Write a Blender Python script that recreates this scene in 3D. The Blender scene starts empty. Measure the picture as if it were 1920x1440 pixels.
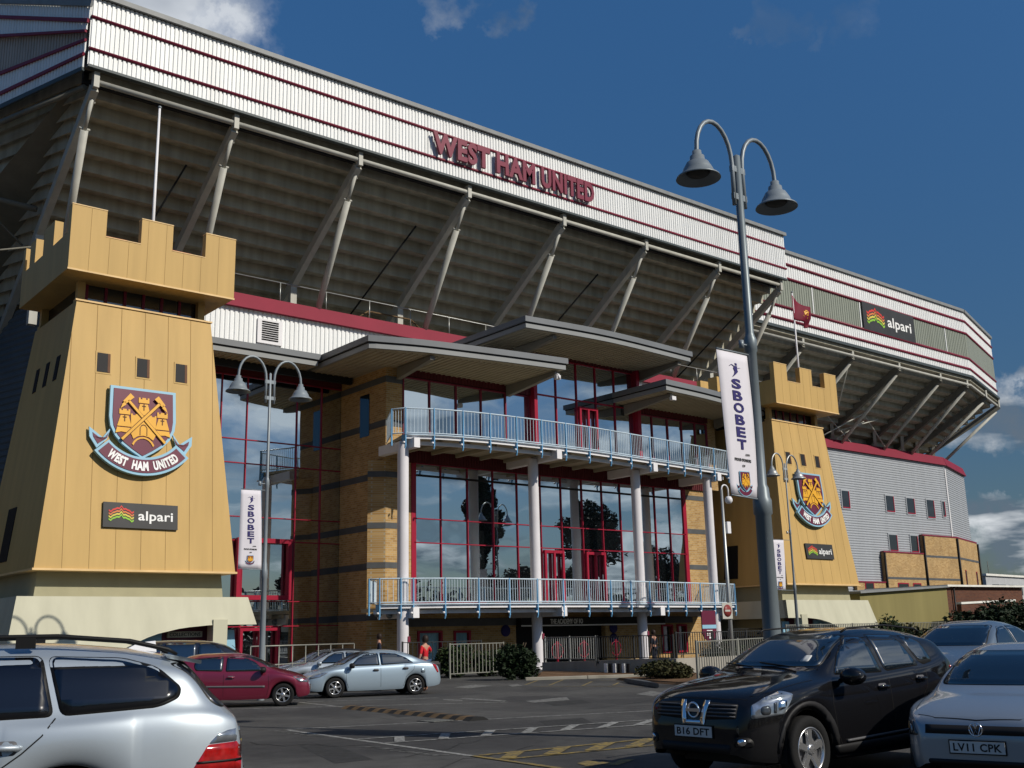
import bpy, bmesh, math, random
from mathutils import Vector, Matrix
from mathutils.bvhtree import BVHTree
random.seed(7)
R = math.radians
SC = bpy.context.scene
# ---------------------------------------------------------------- camera
F, EYE = 2006.0, 1.55
PIT, ROL, AZ = R(13.2), R(-1.29), R(50.4)
fh = Vector((math.cos(AZ), math.sin(AZ), 0)); rh = Vector((math.sin(AZ), -math.cos(AZ), 0)); ZZ = Vector((0, 0, 1))
FW = math.cos(PIT)*fh + math.sin(PIT)*ZZ; UP0 = -math.sin(PIT)*fh + math.cos(PIT)*ZZ
RV = math.cos(ROL)*rh + math.sin(ROL)*UP0; UV = -math.sin(ROL)*rh + math.cos(ROL)*UP0
CP = Vector((0, 0, EYE))
def ray(x, y): return (x-960)/F*RV - (y-720)/F*UV + FW
def P(x, y, X=None, Y=None, Z=None, d=None):
    """point of the place seen at photo position x,y, on the given plane"""
    v = ray(x, y)
    for a, i in ((X, 0), (Y, 1), (Z, 2)):
        if a is not None: return CP + v*((a-CP[i])/v[i])
    return CP + v*d
cd = bpy.data.cameras.new('camera'); cam = bpy.data.objects.new('camera', cd)
SC.collection.objects.link(cam); SC.camera = cam
cd.sensor_width = 36; cd.lens = F/1920*36; cd.clip_start = .1; cd.clip_end = 3000
M3 = Matrix((RV, UV, -FW)).transposed().to_4x4(); M3.translation = CP; cam.matrix_world = M3
# ---------------------------------------------------------------- world, sun, exposure
SUN_EL = R(36.0); SUN_H = Vector((.37, -.929, 0))
SD = (SUN_H*math.cos(SUN_EL) + ZZ*math.sin(SUN_EL)).normalized()
SC.view_settings.view_transform = 'Standard'; SC.view_settings.look = 'None'
SC.view_settings.exposure = 0.0; SC.view_settings.gamma = 1
sl = bpy.data.lights.new('sun', 'SUN'); sl.energy = 4.2; sl.angle = R(.55); sl.color = (1, .93, .82)
so = bpy.data.objects.new('sun', sl); SC.collection.objects.link(so)
so.rotation_euler = SD.to_track_quat('Z', 'Y').to_euler(); so.location = (0, 0, 60)
W = bpy.data.worlds.new('World'); SC.world = W; W.use_nodes = True
nt = W.node_tree; nt.nodes.clear()
def N(t, **k):
    n = nt.nodes.new(t)
    for a, b in k.items(): setattr(n, a, b)
    return n
def LK(a, b): nt.links.new(a, b)
out = N('ShaderNodeOutputWorld'); sky = N('ShaderNodeTexSky', sky_type='NISHITA', sun_disc=False)
sky.sun_elevation = SUN_EL; sky.sun_rotation = math.atan2(SUN_H.x, SUN_H.y)
sky.altitude = 50; sky.air_density = 1.0; sky.dust_density = .3; sky.ozone_density = 4.0
bg1 = N('ShaderNodeBackground'); bg1.inputs[1].default_value = .064
hs = N('ShaderNodeHueSaturation'); hs.inputs['Saturation'].default_value = 1.22
LK(sky.outputs[0], hs.inputs['Color']); LK(hs.outputs[0], bg1.inputs[0])
tc = N('ShaderNodeTexCoord'); sep = N('ShaderNodeSeparateXYZ'); LK(tc.outputs['Generated'], sep.inputs[0])
def MA(op, a, b=None, c=None, clamp=False):
    n = N('ShaderNodeMath', operation=op); n.use_clamp = clamp
    for i, v in enumerate((a, b, c)):
        if v is None: continue
        if isinstance(v, (int, float)): n.inputs[i].default_value = v
        else: LK(v, n.inputs[i])
    return n.outputs[0]
LK(MA('MULTIPLY', MA('MINIMUM', MA('ADD', MA('MULTIPLY', sep.outputs[2], 1.55), .30), 1.15), .082), bg1.inputs[1])     # sky dimmed towards the horizon to cut fill light on shaded faces
# cloud deck seen in perspective: direction / height
zz = MA('ADD', MA('MAXIMUM', sep.outputs[2], 0), .16)
cx = MA('DIVIDE', sep.outputs[0], zz); cy = MA('DIVIDE', sep.outputs[1], zz)
cmb = N('ShaderNodeCombineXYZ'); LK(cx, cmb.inputs[0]); LK(cy, cmb.inputs[1])
n1 = N('ShaderNodeTexNoise'); n1.inputs['Scale'].default_value = 1.1; n1.inputs['Detail'].default_value = 9; n1.inputs['Roughness'].default_value = .58
n1.inputs['Distortion'].default_value = .35
LK(cmb.outputs[0], n1.inputs['Vector'])
# fair-weather clouds cover the half of the sky behind the photographer
back = MA('MULTIPLY', MA('SUBTRACT', -0.12, sep.outputs[1]), 3.0, clamp=True)
cov_b = MA('MULTIPLY', MA('MULTIPLY', MA('MULTIPLY', MA('SUBTRACT', n1.outputs[0], .462), 8.0, clamp=True), back), MA('MULTIPLY', MA('ADD', sep.outputs[0], .1), 4.0, clamp=True))
n2 = N('ShaderNodeTexNoise'); n2.inputs['Scale'].default_value = 9; n2.inputs['Detail'].default_value = 8; n2.inputs['Roughness'].default_value = .6
LK(tc.outputs['Generated'], n2.inputs['Vector'])
n4 = N('ShaderNodeTexNoise'); n4.inputs['Scale'].default_value = 16; n4.inputs['Detail'].default_value = 6; n4.inputs['Roughness'].default_value = .62; LK(tc.outputs['Generated'], n4.inputs['Vector'])
wsub = N('ShaderNodeVectorMath', operation='SUBTRACT'); LK(n4.outputs['Color'], wsub.inputs[0]); wsub.inputs[1].default_value = (.5,.5,.5)
wmul = N('ShaderNodeVectorMath', operation='SCALE'); LK(wsub.outputs[0], wmul.inputs[0]); wmul.inputs['Scale'].default_value = .13
wadd = N('ShaderNodeVectorMath', operation='ADD'); LK(tc.outputs['Generated'], wadd.inputs[0]); LK(wmul.outputs[0], wadd.inputs[1])
def blob(px, py, rad, amt, sq=1.0):
    d = ray(px, py).normalized()
    vs = N('ShaderNodeVectorMath', operation='SUBTRACT'); LK(wadd.outputs[0], vs.inputs[0]); vs.inputs[1].default_value = d
    vm = N('ShaderNodeVectorMath', operation='MULTIPLY'); LK(vs.outputs[0], vm.inputs[0]); vm.inputs[1].default_value = (1, 1, sq)
    vl = N('ShaderNodeVectorMath', operation='LENGTH'); LK(vm.outputs[0], vl.inputs[0])
    g = MA('SUBTRACT', 1, MA('DIVIDE', vl.outputs['Value'], rad), clamp=True)      # 1 at centre, 0 at rim
    s = MA('ADD', g, MA('MULTIPLY', MA('SUBTRACT', n2.outputs[0], .5), 1.1))
    return MA('MULTIPLY', MA('MULTIPLY', MA('MULTIPLY', MA('SUBTRACT', s, .12), 1.5, clamp=True), amt), MA('MULTIPLY', g, 4.0, clamp=True))
cl = None
for b in ((250, -25, .14, .8, 1.6), (400, 15, .055, .75, 1.5), (835, 2, .030, .34, 1), (950, 34, .022, .32, 1), (1450, 40, .03, .14, 1.3),
          (1520, 62, .016, .12, 1), (1600, 20, .025, .10, 1), (1395, 66, .014, .16, 1), (1920, 772, .075, .95, 2.0), (1905, 985, .085, .9, 2.8), (1905, 1035, .06, .8, 2.0), (1640, -30, .02, .08, 1)):
    o = blob(*b); cl = o if cl is None else MA('MAXIMUM', cl, o)
mask = MA('MAXIMUM', cl, MA('MULTIPLY', cov_b, .85), clamp=True)
n3 = N('ShaderNodeTexNoise'); n3.inputs['Scale'].default_value = 2.6; n3.inputs['Detail'].default_value = 5; LK(cmb.outputs[0], n3.inputs['Vector'])
cr = N('ShaderNodeValToRGB'); cr.color_ramp.elements[0].position = .42; cr.color_ramp.elements[0].color = (.12, .16, .21, 1)
cr.color_ramp.elements[1].position = .6; cr.color_ramp.elements[1].color = (.78, .81, .84, 1); LK(n3.outputs[0], cr.inputs[0])
bg2 = N('ShaderNodeBackground'); LK(cr.outputs[0], bg2.inputs[0]); bg2.inputs[1].default_value = 1.0
mx = N('ShaderNodeMixShader'); LK(mask, mx.inputs[0]); LK(bg1.outputs[0], mx.inputs[1]); LK(bg2.outputs[0], mx.inputs[2]); LK(mx.outputs[0], out.inputs[0])
SC.cycles.max_bounces = 6; SC.cycles.glossy_bounces = 4; SC.cycles.transparent_max_bounces = 8
SC.cycles.sample_clamp_indirect = 6
# ---------------------------------------------------------------- materials
MATS = {}
def newmat(name):
    m = bpy.data.materials.new(name); m.use_nodes = True; MATS[name] = m
    return m, m.node_tree.nodes, m.node_tree.links, m.node_tree.nodes['Principled BSDF']
def setp(b, **k):
    for a, v in k.items():
        key = {'rough': 'Roughness', 'metal': 'Metallic', 'spec': 'Specular IOR Level', 'coat': 'Coat Weight', 'coatr': 'Coat Roughness', 'alpha': 'Alpha', 'trans': 'Transmission Weight'}[a]
        b.inputs[key].default_value = v
def mat(name, col, rough=.6, metal=0, spec=.22, coat=0, vary=.12, scale=1.5, bump=0, bscale=40, streak=0, coatr=.03):
    """plain painted/stone surface with soft tonal variation, optional rain streaks and bump"""
    m, n, l, b = newmat(name); setp(b, rough=rough, metal=metal, spec=spec, coat=coat, coatr=coatr)
    tcn = n.new('ShaderNodeTexCoord'); nz = n.new('ShaderNodeTexNoise'); nz.inputs['Scale'].default_value = scale; nz.inputs['Detail'].default_value = 6
    if streak:
        mp = n.new('ShaderNodeMapping'); mp.inputs['Scale'].default_value = (streak, streak, streak*.06); l.new(tcn.outputs['Object'], mp.inputs[0]); l.new(mp.outputs[0], nz.inputs['Vector'])
    else: l.new(tcn.outputs['Object'], nz.inputs['Vector'])
    r = n.new('ShaderNodeValToRGB'); c = col
    r.color_ramp.elements[0].position = .3; r.color_ramp.elements[1].position = .7
    r.color_ramp.elements[0].color = (c[0]*(1-vary), c[1]*(1-vary), c[2]*(1-vary*1.1), 1)
    r.color_ramp.elements[1].color = (min(1, c[0]*(1+vary*.7)), min(1, c[1]*(1+vary*.7)), min(1, c[2]*(1+vary*.7)), 1)
    l.new(nz.outputs[0], r.inputs[0]); l.new(r.outputs[0], b.inputs['Base Color'])
    if bump:
        nb = n.new('ShaderNodeTexNoise'); nb.inputs['Scale'].default_value = bscale; nb.inputs['Detail'].default_value = 4; l.new(tcn.outputs['Object'], nb.inputs['Vector'])
        bp = n.new('ShaderNodeBump'); bp.inputs['Strength'].default_value = bump; bp.inputs['Distance'].default_value = .02; l.new(nb.outputs[0], bp.inputs['Height']); l.new(bp.outputs[0], b.inputs['Normal'])
    return m
def brickmat(name, c1, c2, mortar, sx=1):
    m, n, l, b = newmat(name); setp(b, rough=.85, spec=.25)
    tcn = n.new('ShaderNodeTexCoord'); s = n.new('ShaderNodeSeparateXYZ'); l.new(tcn.outputs['Object'], s.inputs[0])
    ad = n.new('ShaderNodeMath'); ad.operation = 'ADD'; l.new(s.outputs[0], ad.inputs[0]); l.new(s.outputs[1], ad.inputs[1])
    cb = n.new('ShaderNodeCombineXYZ'); l.new(ad.outputs[0], cb.inputs[0]); l.new(s.outputs[2], cb.inputs[1])
    bt = n.new('ShaderNodeTexBrick'); l.new(cb.outputs[0], bt.inputs['Vector']); bt.inputs['Scale'].default_value = 1
    bt.inputs['Brick Width'].default_value = .26; bt.inputs['Row Height'].default_value = .1; bt.inputs['Mortar Size'].default_value = .008
    bt.inputs['Color1'].default_value = (*c1, 1); bt.inputs['Color2'].default_value = (*c2, 1); bt.inputs['Mortar'].default_value = (*mortar, 1)
    nz = n.new('ShaderNodeTexNoise'); nz.inputs['Scale'].default_value = .8; nz.inputs['Detail'].default_value = 5; l.new(tcn.outputs['Object'], nz.inputs['Vector'])
    h = n.new('ShaderNodeMixRGB'); h.blend_type = 'MULTIPLY'; h.inputs[0].default_value = .45; l.new(bt.outputs[0], h.inputs[1]); l.new(nz.outputs[0], h.inputs[2]); l.new(h.outputs[0], b.inputs['Base Color'])
    return m
def glassmat(name, tint=(.42, .52, .58), dark=(.006, .008, .01), fac=.62, wob=.0):
    """coated facade glass: a mirror layer over a dark room"""
    m, n, l, b = newmat(name); b.inputs['Base Color'].default_value = (*dark, 1); setp(b, rough=.3, spec=.3)
    g = n.new('ShaderNodeBsdfGlossy'); g.inputs['Color'].default_value = (*tint, 1); g.inputs['Roughness'].default_value = .005
    lw = n.new('ShaderNodeLayerWeight'); lw.inputs[0].default_value = .35
    mr = n.new('ShaderNodeMapRange'); mr.inputs[3].default_value = fac; mr.inputs[4].default_value = min(1, fac+.3); l.new(lw.outputs['Fresnel'], mr.inputs[0])
    mxs = n.new('ShaderNodeMixShader'); l.new(mr.outputs[0], mxs.inputs[0]); l.new(b.outputs[0], mxs.inputs[1]); l.new(g.outputs[0], mxs.inputs[2]); l.new(mxs.outputs[0], n['Material Output'].inputs[0])
    if wob:
        tcn = n.new('ShaderNodeTexCoord'); nb = n.new('ShaderNodeTexNoise'); nb.inputs['Scale'].default_value = .9; nb.inputs['Detail'].default_value = 1.5; l.new(tcn.outputs['Object'], nb.inputs['Vector'])
        bp = n.new('ShaderNodeBump'); bp.inputs['Strength'].default_value = wob; bp.inputs['Distance'].default_value = .02; l.new(nb.outputs[0], bp.inputs['Height']); l.new(bp.outputs[0], g.inputs['Normal'])
    return m
# ---------------------------------------------------------------- object helpers
COL = SC.collection
ORG = {}
def tag(o, label=None, cat=None, group=None, kind=None):
    if label: o['label'] = label
    if cat: o['category'] = cat
    if group: o['group'] = group
    if kind: o['kind'] = kind
    return o
def thing(name, loc, label=None, cat=None, group=None, rz=0, kind=None):
    o = bpy.data.objects.new(name, None); COL.objects.link(o); o.location = loc; o.rotation_euler = (0, 0, rz); o.empty_display_size = .3
    ORG[o] = Vector(loc); return tag(o, label, cat, group, kind)
class MB:
    def __init__(s): s.v = []; s.f = []; s.sm = set()
    def add(s, vs, fs, smooth=False):
        b = len(s.v); s.v += [Vector(v) for v in vs]
        for f in fs:
            if smooth: s.sm.add(len(s.f))
            s.f.append([b+i for i in f])
        return s
    def box(s, x0, x1, y0, y1, z0, z1):
        return s.add([(x0,y0,z0),(x1,y0,z0),(x1,y1,z0),(x0,y1,z0),(x0,y0,z1),(x1,y0,z1),(x1,y1,z1),(x0,y1,z1)],
                     [(0,3,2,1),(4,5,6,7),(0,1,5,4),(1,2,6,5),(2,3,7,6),(3,0,4,7)])
    def hexa(s, lo, hi):
        """two quads (4 points each, same winding) joined"""
        return s.add(list(lo)+list(hi), [(3,2,1,0),(4,5,6,7),(0,1,5,4),(1,2,6,5),(2,3,7,6),(3,0,4,7)])
    def bar(s, a, b, w, h=None, up=(0,0,1), round=False, n=8, w2=None):
        a = Vector(a); b = Vector(b); d = (b-a).normalized(); u = Vector(up)
        if abs(d.dot(u)) > .98: u = Vector((0,1,0)) if abs(d.y) < .9 else Vector((1,0,0))
        sx = d.cross(u).normalized(); sy = sx.cross(d).normalized()
        if round:
            w2 = w if w2 is None else w2
            c = [(math.cos(2*math.pi*i/n), math.sin(2*math.pi*i/n)) for i in range(n)]
            vs = [a+sx*x*w+sy*y*w for x, y in c]+[b+sx*x*w2+sy*y*w2 for x, y in c]
            s.add(vs, [(i, (i+1) % n, n+(i+1) % n, n+i) for i in range(n)], True)
            return s.add(vs, [tuple(range(n))[::-1], tuple(range(n, 2*n))])
        h = w if h is None else h
        q = [(-1,-1),(1,-1),(1,1),(-1,1)]
        return s.hexa([a+sx*x*w/2+sy*y*h/2 for x, y in q], [b+sx*x*w/2+sy*y*h/2 for x, y in q])
    def tube(s, pts, r, n=8, radii=None):
        pts = [Vector(p) for p in pts]; vs = []; m = len(pts); prev = None
        for i, p in enumerate(pts):
            d = (pts[min(i+1, m-1)]-pts[max(i-1, 0)]).normalized()
            if prev is None:
                u = Vector((0,0,1)) if abs(d.z) < .9 else Vector((0,1,0)); sx = d.cross(u).normalized()
            else: sx = (prev-d*prev.dot(d)).normalized()
            prev = sx; sy = d.cross(sx); rr = radii[i] if radii else r
            vs += [p+(sx*math.cos(2*math.pi*k/n)+sy*math.sin(2*math.pi*k/n))*rr for k in range(n)]
        fs = [(i*n+k, i*n+(k+1) % n, (i+1)*n+(k+1) % n, (i+1)*n+k) for i in range(m-1) for k in range(n)]
        s.add(vs, fs, True); b = len(s.v)-len(vs)
        s.f.append([b+k for k in range(n)][::-1]); s.f.append([b+(m-1)*n+k for k in range(n)])
        return s
    def prism(s, poly, o, ux, uy, depth):
        """2D polygon in plane (o,ux,uy) extruded by vector depth"""
        o = Vector(o); ux = Vector(ux); uy = Vector(uy); dv = Vector(depth); n = len(poly)
        a = [o+ux*p[0]+uy*p[1] for p in poly]; vs = a+[p+dv for p in a]
        return s.add(vs, [tuple(range(n))[::-1], tuple(range(n, 2*n))]+[(i, (i+1) % n, n+(i+1) % n, n+i) for i in range(n)])
    def lathe(s, prof, o, ax=(0,0,1), n=24, smooth=True):
        ax = Vector(ax).normalized(); u = ax.orthogonal().normalized(); w = ax.cross(u); o = Vector(o); m = len(prof)
        vs = [o+ax*h+(u*math.cos(2*math.pi*k/n)+w*math.sin(2*math.pi*k/n))*r for r, h in prof for k in range(n)]
        return s.add(vs, [(i*n+k, i*n+(k+1) % n, (i+1)*n+(k+1) % n, (i+1)*n+k) for i in range(m-1) for k in range(n)], smooth)
    def quad(s, *p): return s.add(p, [tuple(range(len(p)))])
    def build(s, name, mt, parent=None, label=None, kind=None, bevel=0, recalc=True, loc=None):
        me = bpy.data.meshes.new(name)
        og = ORG.get(parent, Vector()) if loc is None else Vector(loc)
        me.from_pydata([v-og for v in s.v], [], s.f)
        if recalc:
            bm = bmesh.new(); bm.from_mesh(me); bmesh.ops.recalc_face_normals(bm, faces=bm.faces); bm.to_mesh(me); bm.free()
        for i in s.sm: me.polygons[i].use_smooth = True
        me.materials.append(MATS[mt] if isinstance(mt, str) else mt)
        o = bpy.data.objects.new(name, me); COL.objects.link(o)
        if parent is not None: o.parent = parent; ORG[o] = og
        elif loc is not None: o.location = loc; ORG[o] = og
        if bevel:
            md = o.modifiers.new('bevel', 'BEVEL'); md.width = bevel; md.segments = 2; md.limit_method = 'ANGLE'
        if label: o['label'] = label
        if kind: o['kind'] = kind
        return o
def sub(o, mb, name, mt, label=None, kind=None, bevel=0):
    """a sub-part of mesh part o, given in world coordinates of the same thing"""
    return mb.build(name, mt, o, label, kind, bevel)
def kids(o): return [c for c in o.children]
def copy_tree(o, parent=None):
    c = o.copy(); COL.objects.link(c); c.parent = parent
    for ch in kids(o): copy_tree(ch, c)
    return c
_tx = {}
def textmesh(s, bold=.0, cond=1.0):
    """letters as triangulated faces, scaled so the box is 1 x 1"""
    key = (s, bold)
    if key not in _tx:
        cu = bpy.data.curves.new('t', 'FONT'); cu.body = s; cu.size = 1; cu.offset = bold; cu.resolution_u = 3; cu.space_character = 1.0+bold*2
        ob = bpy.data.objects.new('t', cu); COL.objects.link(ob)
        dg = bpy.context.evaluated_depsgraph_get(); me = bpy.data.meshes.new_from_object(ob.evaluated_get(dg))
        vs = [v.co.copy() for v in me.vertices]; fs = [tuple(p.vertices) for p in me.polygons]
        bpy.data.objects.remove(ob); bpy.data.meshes.remove(me)
        x0 = min(v.x for v in vs); x1 = max(v.x for v in vs); y0 = min(v.y for v in vs); y1 = max(v.y for v in vs)
        _tx[key] = ([((v.x-x0)/(x1-x0), (v.y-y0)/(y1-y0)) for v in vs], fs, (x1-x0)/(y1-y0))
    return _tx[key]
def addtext(mb, s, fn, thick, bold=.0):
    """fn(u,v) -> point for u,v in 0..1; thick = vector to push the front face out"""
    uv, fs, asp = textmesh(s, bold); t = Vector(thick); n = len(uv)
    pts = [Vector(fn(u, v)) for u, v in uv]
    front = [p+t for p in pts]
    ed = {}
    for f in fs:
        for i in range(len(f)):
            e = (f[i], f[(i+1) % len(f)]); k = tuple(sorted(e)); ed[k] = None if k in ed else e
    side = [(a, b, n+b, n+a) for e in ed.values() if e for a, b in [e]]
    mb.add(pts+front, [tuple(n+i for i in f) for f in fs]+side)
# ---------------------------------------------------------------- material library
mat('white_cladding', (.76,.77,.76), .42, vary=.07, streak=2.0)
mat('maroon_trim', (.2,.022,.045), .45, vary=.1)
mat('maroon_band', (.20,.012,.032), .6, vary=.08, scale=.6)
mat('red_frame', (.30,.012,.035), .38, vary=.06)
mat('maroon_letters', (.19,.03,.055), .4, vary=.08)
mat('dark_trim', (.06,.075,.08), .5, vary=.1)
mat('roof_grey', (.22,.23,.23), .5, vary=.12, streak=1.5)
mat('translucent_panel', (.27,.29,.24), .35, vary=.1, streak=2)
mat('concrete_step', (.37,.35,.28), .9, vary=.25, streak=1.5, bump=.3, bscale=12)
mat('steel_paint', (.44,.435,.39), .5, vary=.12, streak=1.5)
mat('steel_dark', (.16,.155,.13), .6, vary=.15)
mat('brace_black', (.015,.015,.015), .6)
mat('galv', (.4,.41,.4), .42, metal=.6, vary=.12)
mat('tower_render', (.51,.335,.12), .55, vary=.10, streak=1.3, bump=.08, bscale=90)
mat('tower_seam', (.30,.19,.07), .8)
mat('tower_edge', (.72,.5,.24), .5)
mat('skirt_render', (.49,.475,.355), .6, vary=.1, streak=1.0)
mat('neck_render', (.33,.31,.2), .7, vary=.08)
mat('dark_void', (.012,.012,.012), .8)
mat('canopy_edge', (.17,.18,.19), .42, vary=.1, scale=.5)
mat('canopy_edge_light', (.26,.27,.27), .42, vary=.08, scale=.5)
mat('soffit', (.36,.32,.235), .75, vary=.08)
mat('canopy_beam', (.2,.19,.165), .6, vary=.08)
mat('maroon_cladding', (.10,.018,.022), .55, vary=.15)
mat('white_steel', (.72,.71,.72), .38, vary=.05)
mat('column_white', (.66,.64,.66), .42, vary=.05)
mat('blue_rail', (.14,.34,.56), .35, vary=.08)
mat('blue_dark', (.05,.14,.28), .4, vary=.08)
mat('rail_pale', (.5,.6,.68), .35)
mat('silver_siding', (.36,.38,.405), .42, metal=.1, vary=.06, streak=1.4)
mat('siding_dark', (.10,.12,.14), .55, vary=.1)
mat('band_brick', (.09,.095,.1), .8, vary=.15)
mat('concrete', (.33,.31,.27), .9, vary=.2, streak=1.2, bump=.3, bscale=25)
mat('kerb_stone', (.3,.28,.23), .9, vary=.25, bump=.3)
mat('soil', (.13,.075,.04), .95, vary=.4, bump=.6, bscale=30)
mat('olive_wall', (.22,.19,.075), .8, vary=.12, streak=.7)
mat('pale_grey_wall', (.4,.41,.42), .7, vary=.08)
mat('white_coping', (.7,.69,.63), .6)
mat('pole_paint', (.17,.2,.215), .42, metal=.25, vary=.12)
mat('lamp_paint', (.22,.25,.27), .42, metal=.2, vary=.12)
mat('lamp_inner', (.05,.05,.045), .5)
mat('banner_cloth', (.62,.6,.64), .75, vary=.05, scale=2)
mat('ink_navy', (.03,.025,.12), .6)
mat('ink_black', (.02,.02,.02), .6)
mat('ink_white', (.82,.82,.8), .5)
mat('crest_blue', (.26,.47,.6), .4, vary=.05)
mat('crest_claret', (.125,.02,.045), .42, vary=.06)
mat('crest_gold', (.72,.37,.03), .4, vary=.08)
mat('crest_line', (.12,.05,.02), .6)
mat('sign_charcoal', (.045,.045,.045), .4)
mat('wave_red', (.6,.05,.04), .5); mat('wave_orange', (.65,.2,.06), .5); mat('wave_yellow', (.6,.5,.08), .5); mat('wave_green', (.25,.5,.05), .5)
mat('flag_claret', (.16,.008,.025), .7, vary=.15)
mat('sign_red', (.22,.04,.035), .4)
mat('curtain_blue', (.3,.5,.58), .7, vary=.2, streak=5)
mat('fence_galv', (.24,.24,.21), .5, metal=.3, vary=.15)
mat('fence_dark', (.03,.032,.034), .5)
mat('bark', (.06,.045,.03), .95, bump=.5)
mat('black_plastic', (.012,.012,.013), .5)
mat('leaf_dark', (.012,.024,.008), .65, vary=.5, scale=3)
mat('leaf_mid', (.026,.044,.012), .6, vary=.5, scale=3)
mat('leaf_warm', (.04,.04,.013), .7, vary=.5, scale=3)
mat('skin', (.42,.22,.15), .55); mat('hair_dark', (.02,.012,.008), .6); mat('cloth_red', (.5,.015,.025), .8, vary=.15, scale=8)
mat('cloth_navy', (.015,.017,.03), .85); mat('cloth_jeans', (.06,.1,.18), .85); mat('cloth_white', (.5,.55,.6), .8)
mat('shop_red', (.25,.05,.05), .5); mat('cream_board', (.5,.45,.33), .6)
brickmat('brick_gold', (.58,.375,.15), (.40,.23,.075), (.50,.42,.29))
brickmat('brick_red', (.16,.06,.03), (.11,.04,.025), (.12,.09,.07))
glassmat('facade_glass', tint=(.70,.80,.86), fac=.70, wob=.05)
glassmat('window_dark', tint=(.4,.46,.5), dark=(.02,.022,.025), fac=.12)
mat('slot_glass', (.012,.012,.013), .6)
glassmat('dark_glass', tint=(.3,.36,.4), fac=.3)
glassmat('wing_glass', tint=(.74,.84,.9), fac=.66, wob=.07)
# asphalt: two tones of worn tarmac, stains and aggregate
def asphalt():
    m, n, l, b = newmat('asphalt'); setp(b, rough=.86, spec=.3)
    t = n.new('ShaderNodeTexCoord')
    def nz(sc, det=6, dist=0, rough=.55):
        x = n.new('ShaderNodeTexNoise'); x.inputs['Scale'].default_value = sc; x.inputs['Detail'].default_value = det; x.inputs['Distortion'].default_value = dist; x.inputs['Roughness'].default_value = rough
        l.new(t.outputs['Object'], x.inputs['Vector']); return x
    a, c, d = nz(.25, 8, .6), nz(3, 6), nz(70, 3)
    r = n.new('ShaderNodeValToRGB'); e = r.color_ramp.elements; e[0].position = .42; e[0].color = (.046,.045,.044,1); e[1].position = .6; e[1].color = (.082,.080,.075,1); l.new(a.outputs[0], r.inputs[0])
    r2 = n.new('ShaderNodeValToRGB'); e = r2.color_ramp.elements; e[0].position = .3; e[0].color = (.72,.72,.72,1); e[1].position = .7; e[1].color = (1.1,1.1,1.1,1); l.new(c.outputs[0], r2.inputs[0])
    r3 = n.new('ShaderNodeValToRGB'); e = r3.color_ramp.elements; e[0].position = .3; e[0].color = (.5,.5,.5,1); e[1].position = .75; e[1].color = (1.5,1.5,1.5,1); l.new(d.outputs[0], r3.inputs[0])
    m1 = n.new('ShaderNodeMixRGB'); m1.blend_type = 'MULTIPLY'; m1.inputs[0].default_value = 1; l.new(r.outputs[0], m1.inputs[1]); l.new(r2.outputs[0], m1.inputs[2])
    m2 = n.new('ShaderNodeMixRGB'); m2.blend_type = 'MULTIPLY'; m2.inputs[0].default_value = 1; l.new(m1.outputs[0], m2.inputs[1]); l.new(r3.outputs[0], m2.inputs[2]); l.new(m2.outputs[0], b.inputs['Base Color'])
    bp = n.new('ShaderNodeBump'); bp.inputs['Strength'].default_value = .35; bp.inputs['Distance'].default_value = .01; l.new(d.outputs[0], bp.inputs['Height']); l.new(bp.outputs[0], b.inputs['Normal'])
asphalt()
def roadpaint(name, col, thr):
    """paint worn through to the tarmac in places"""
    m, n, l, b = newmat(name); setp(b, rough=.8, spec=.3); t = n.new('ShaderNodeTexCoord')
    x = n.new('ShaderNodeTexNoise'); x.inputs['Scale'].default_value = 9; x.inputs['Detail'].default_value = 9; x.inputs['Roughness'].default_value = .75; l.new(t.outputs['Object'], x.inputs['Vector'])
    r = n.new('ShaderNodeValToRGB'); e = r.color_ramp.elements; e[0].position = thr-.09; e[0].color = (.06,.06,.058,1); e[1].position = thr+.09; e[1].color = (*col,1); l.new(x.outputs[0], r.inputs[0]); l.new(r.outputs[0], b.inputs['Base Color'])
roadpaint('paint_white', (.30,.30,.28), .47); roadpaint('paint_faint', (.21,.21,.195), .5); roadpaint('paint_yellow', (.28,.20,.05), .49)
def leafclump(mb, c, rad, n, size, rng, squash=1.0, shell=.5):
    """n leaf clusters (small bent quads) scattered through an uneven blob"""
    lob = [(Vector((rng.gauss(0, 1), rng.gauss(0, 1), rng.gauss(0, 1))).normalized(), rng.uniform(.1, .32)) for _ in range(7)]
    for _ in range(n):
        d = Vector((rng.gauss(0, 1), rng.gauss(0, 1), rng.gauss(0, 1))).normalized()
        rr = 1+sum(a*max(0, d.dot(q))**3 for q, a in lob)-.12
        t = rng.uniform(shell, 1)**.6*rr
        p = Vector(c)+Vector((d.x*rad*t, d.y*rad*t, d.z*rad*t*squash))
        a = Vector((rng.gauss(0, 1), rng.gauss(0, 1), rng.gauss(0, .6))).normalized(); b = a.cross(Vector((rng.gauss(0, 1), rng.gauss(0, 1), rng.gauss(0, 1)))).normalized(); s = size*rng.uniform(.6, 1.4)
        k = a.cross(b)*s*.25
        mb.add([p-a*s, p+b*s*.55+k, p+a*s, p-b*s*.55+k], [(0, 1, 2, 3)])
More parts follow.
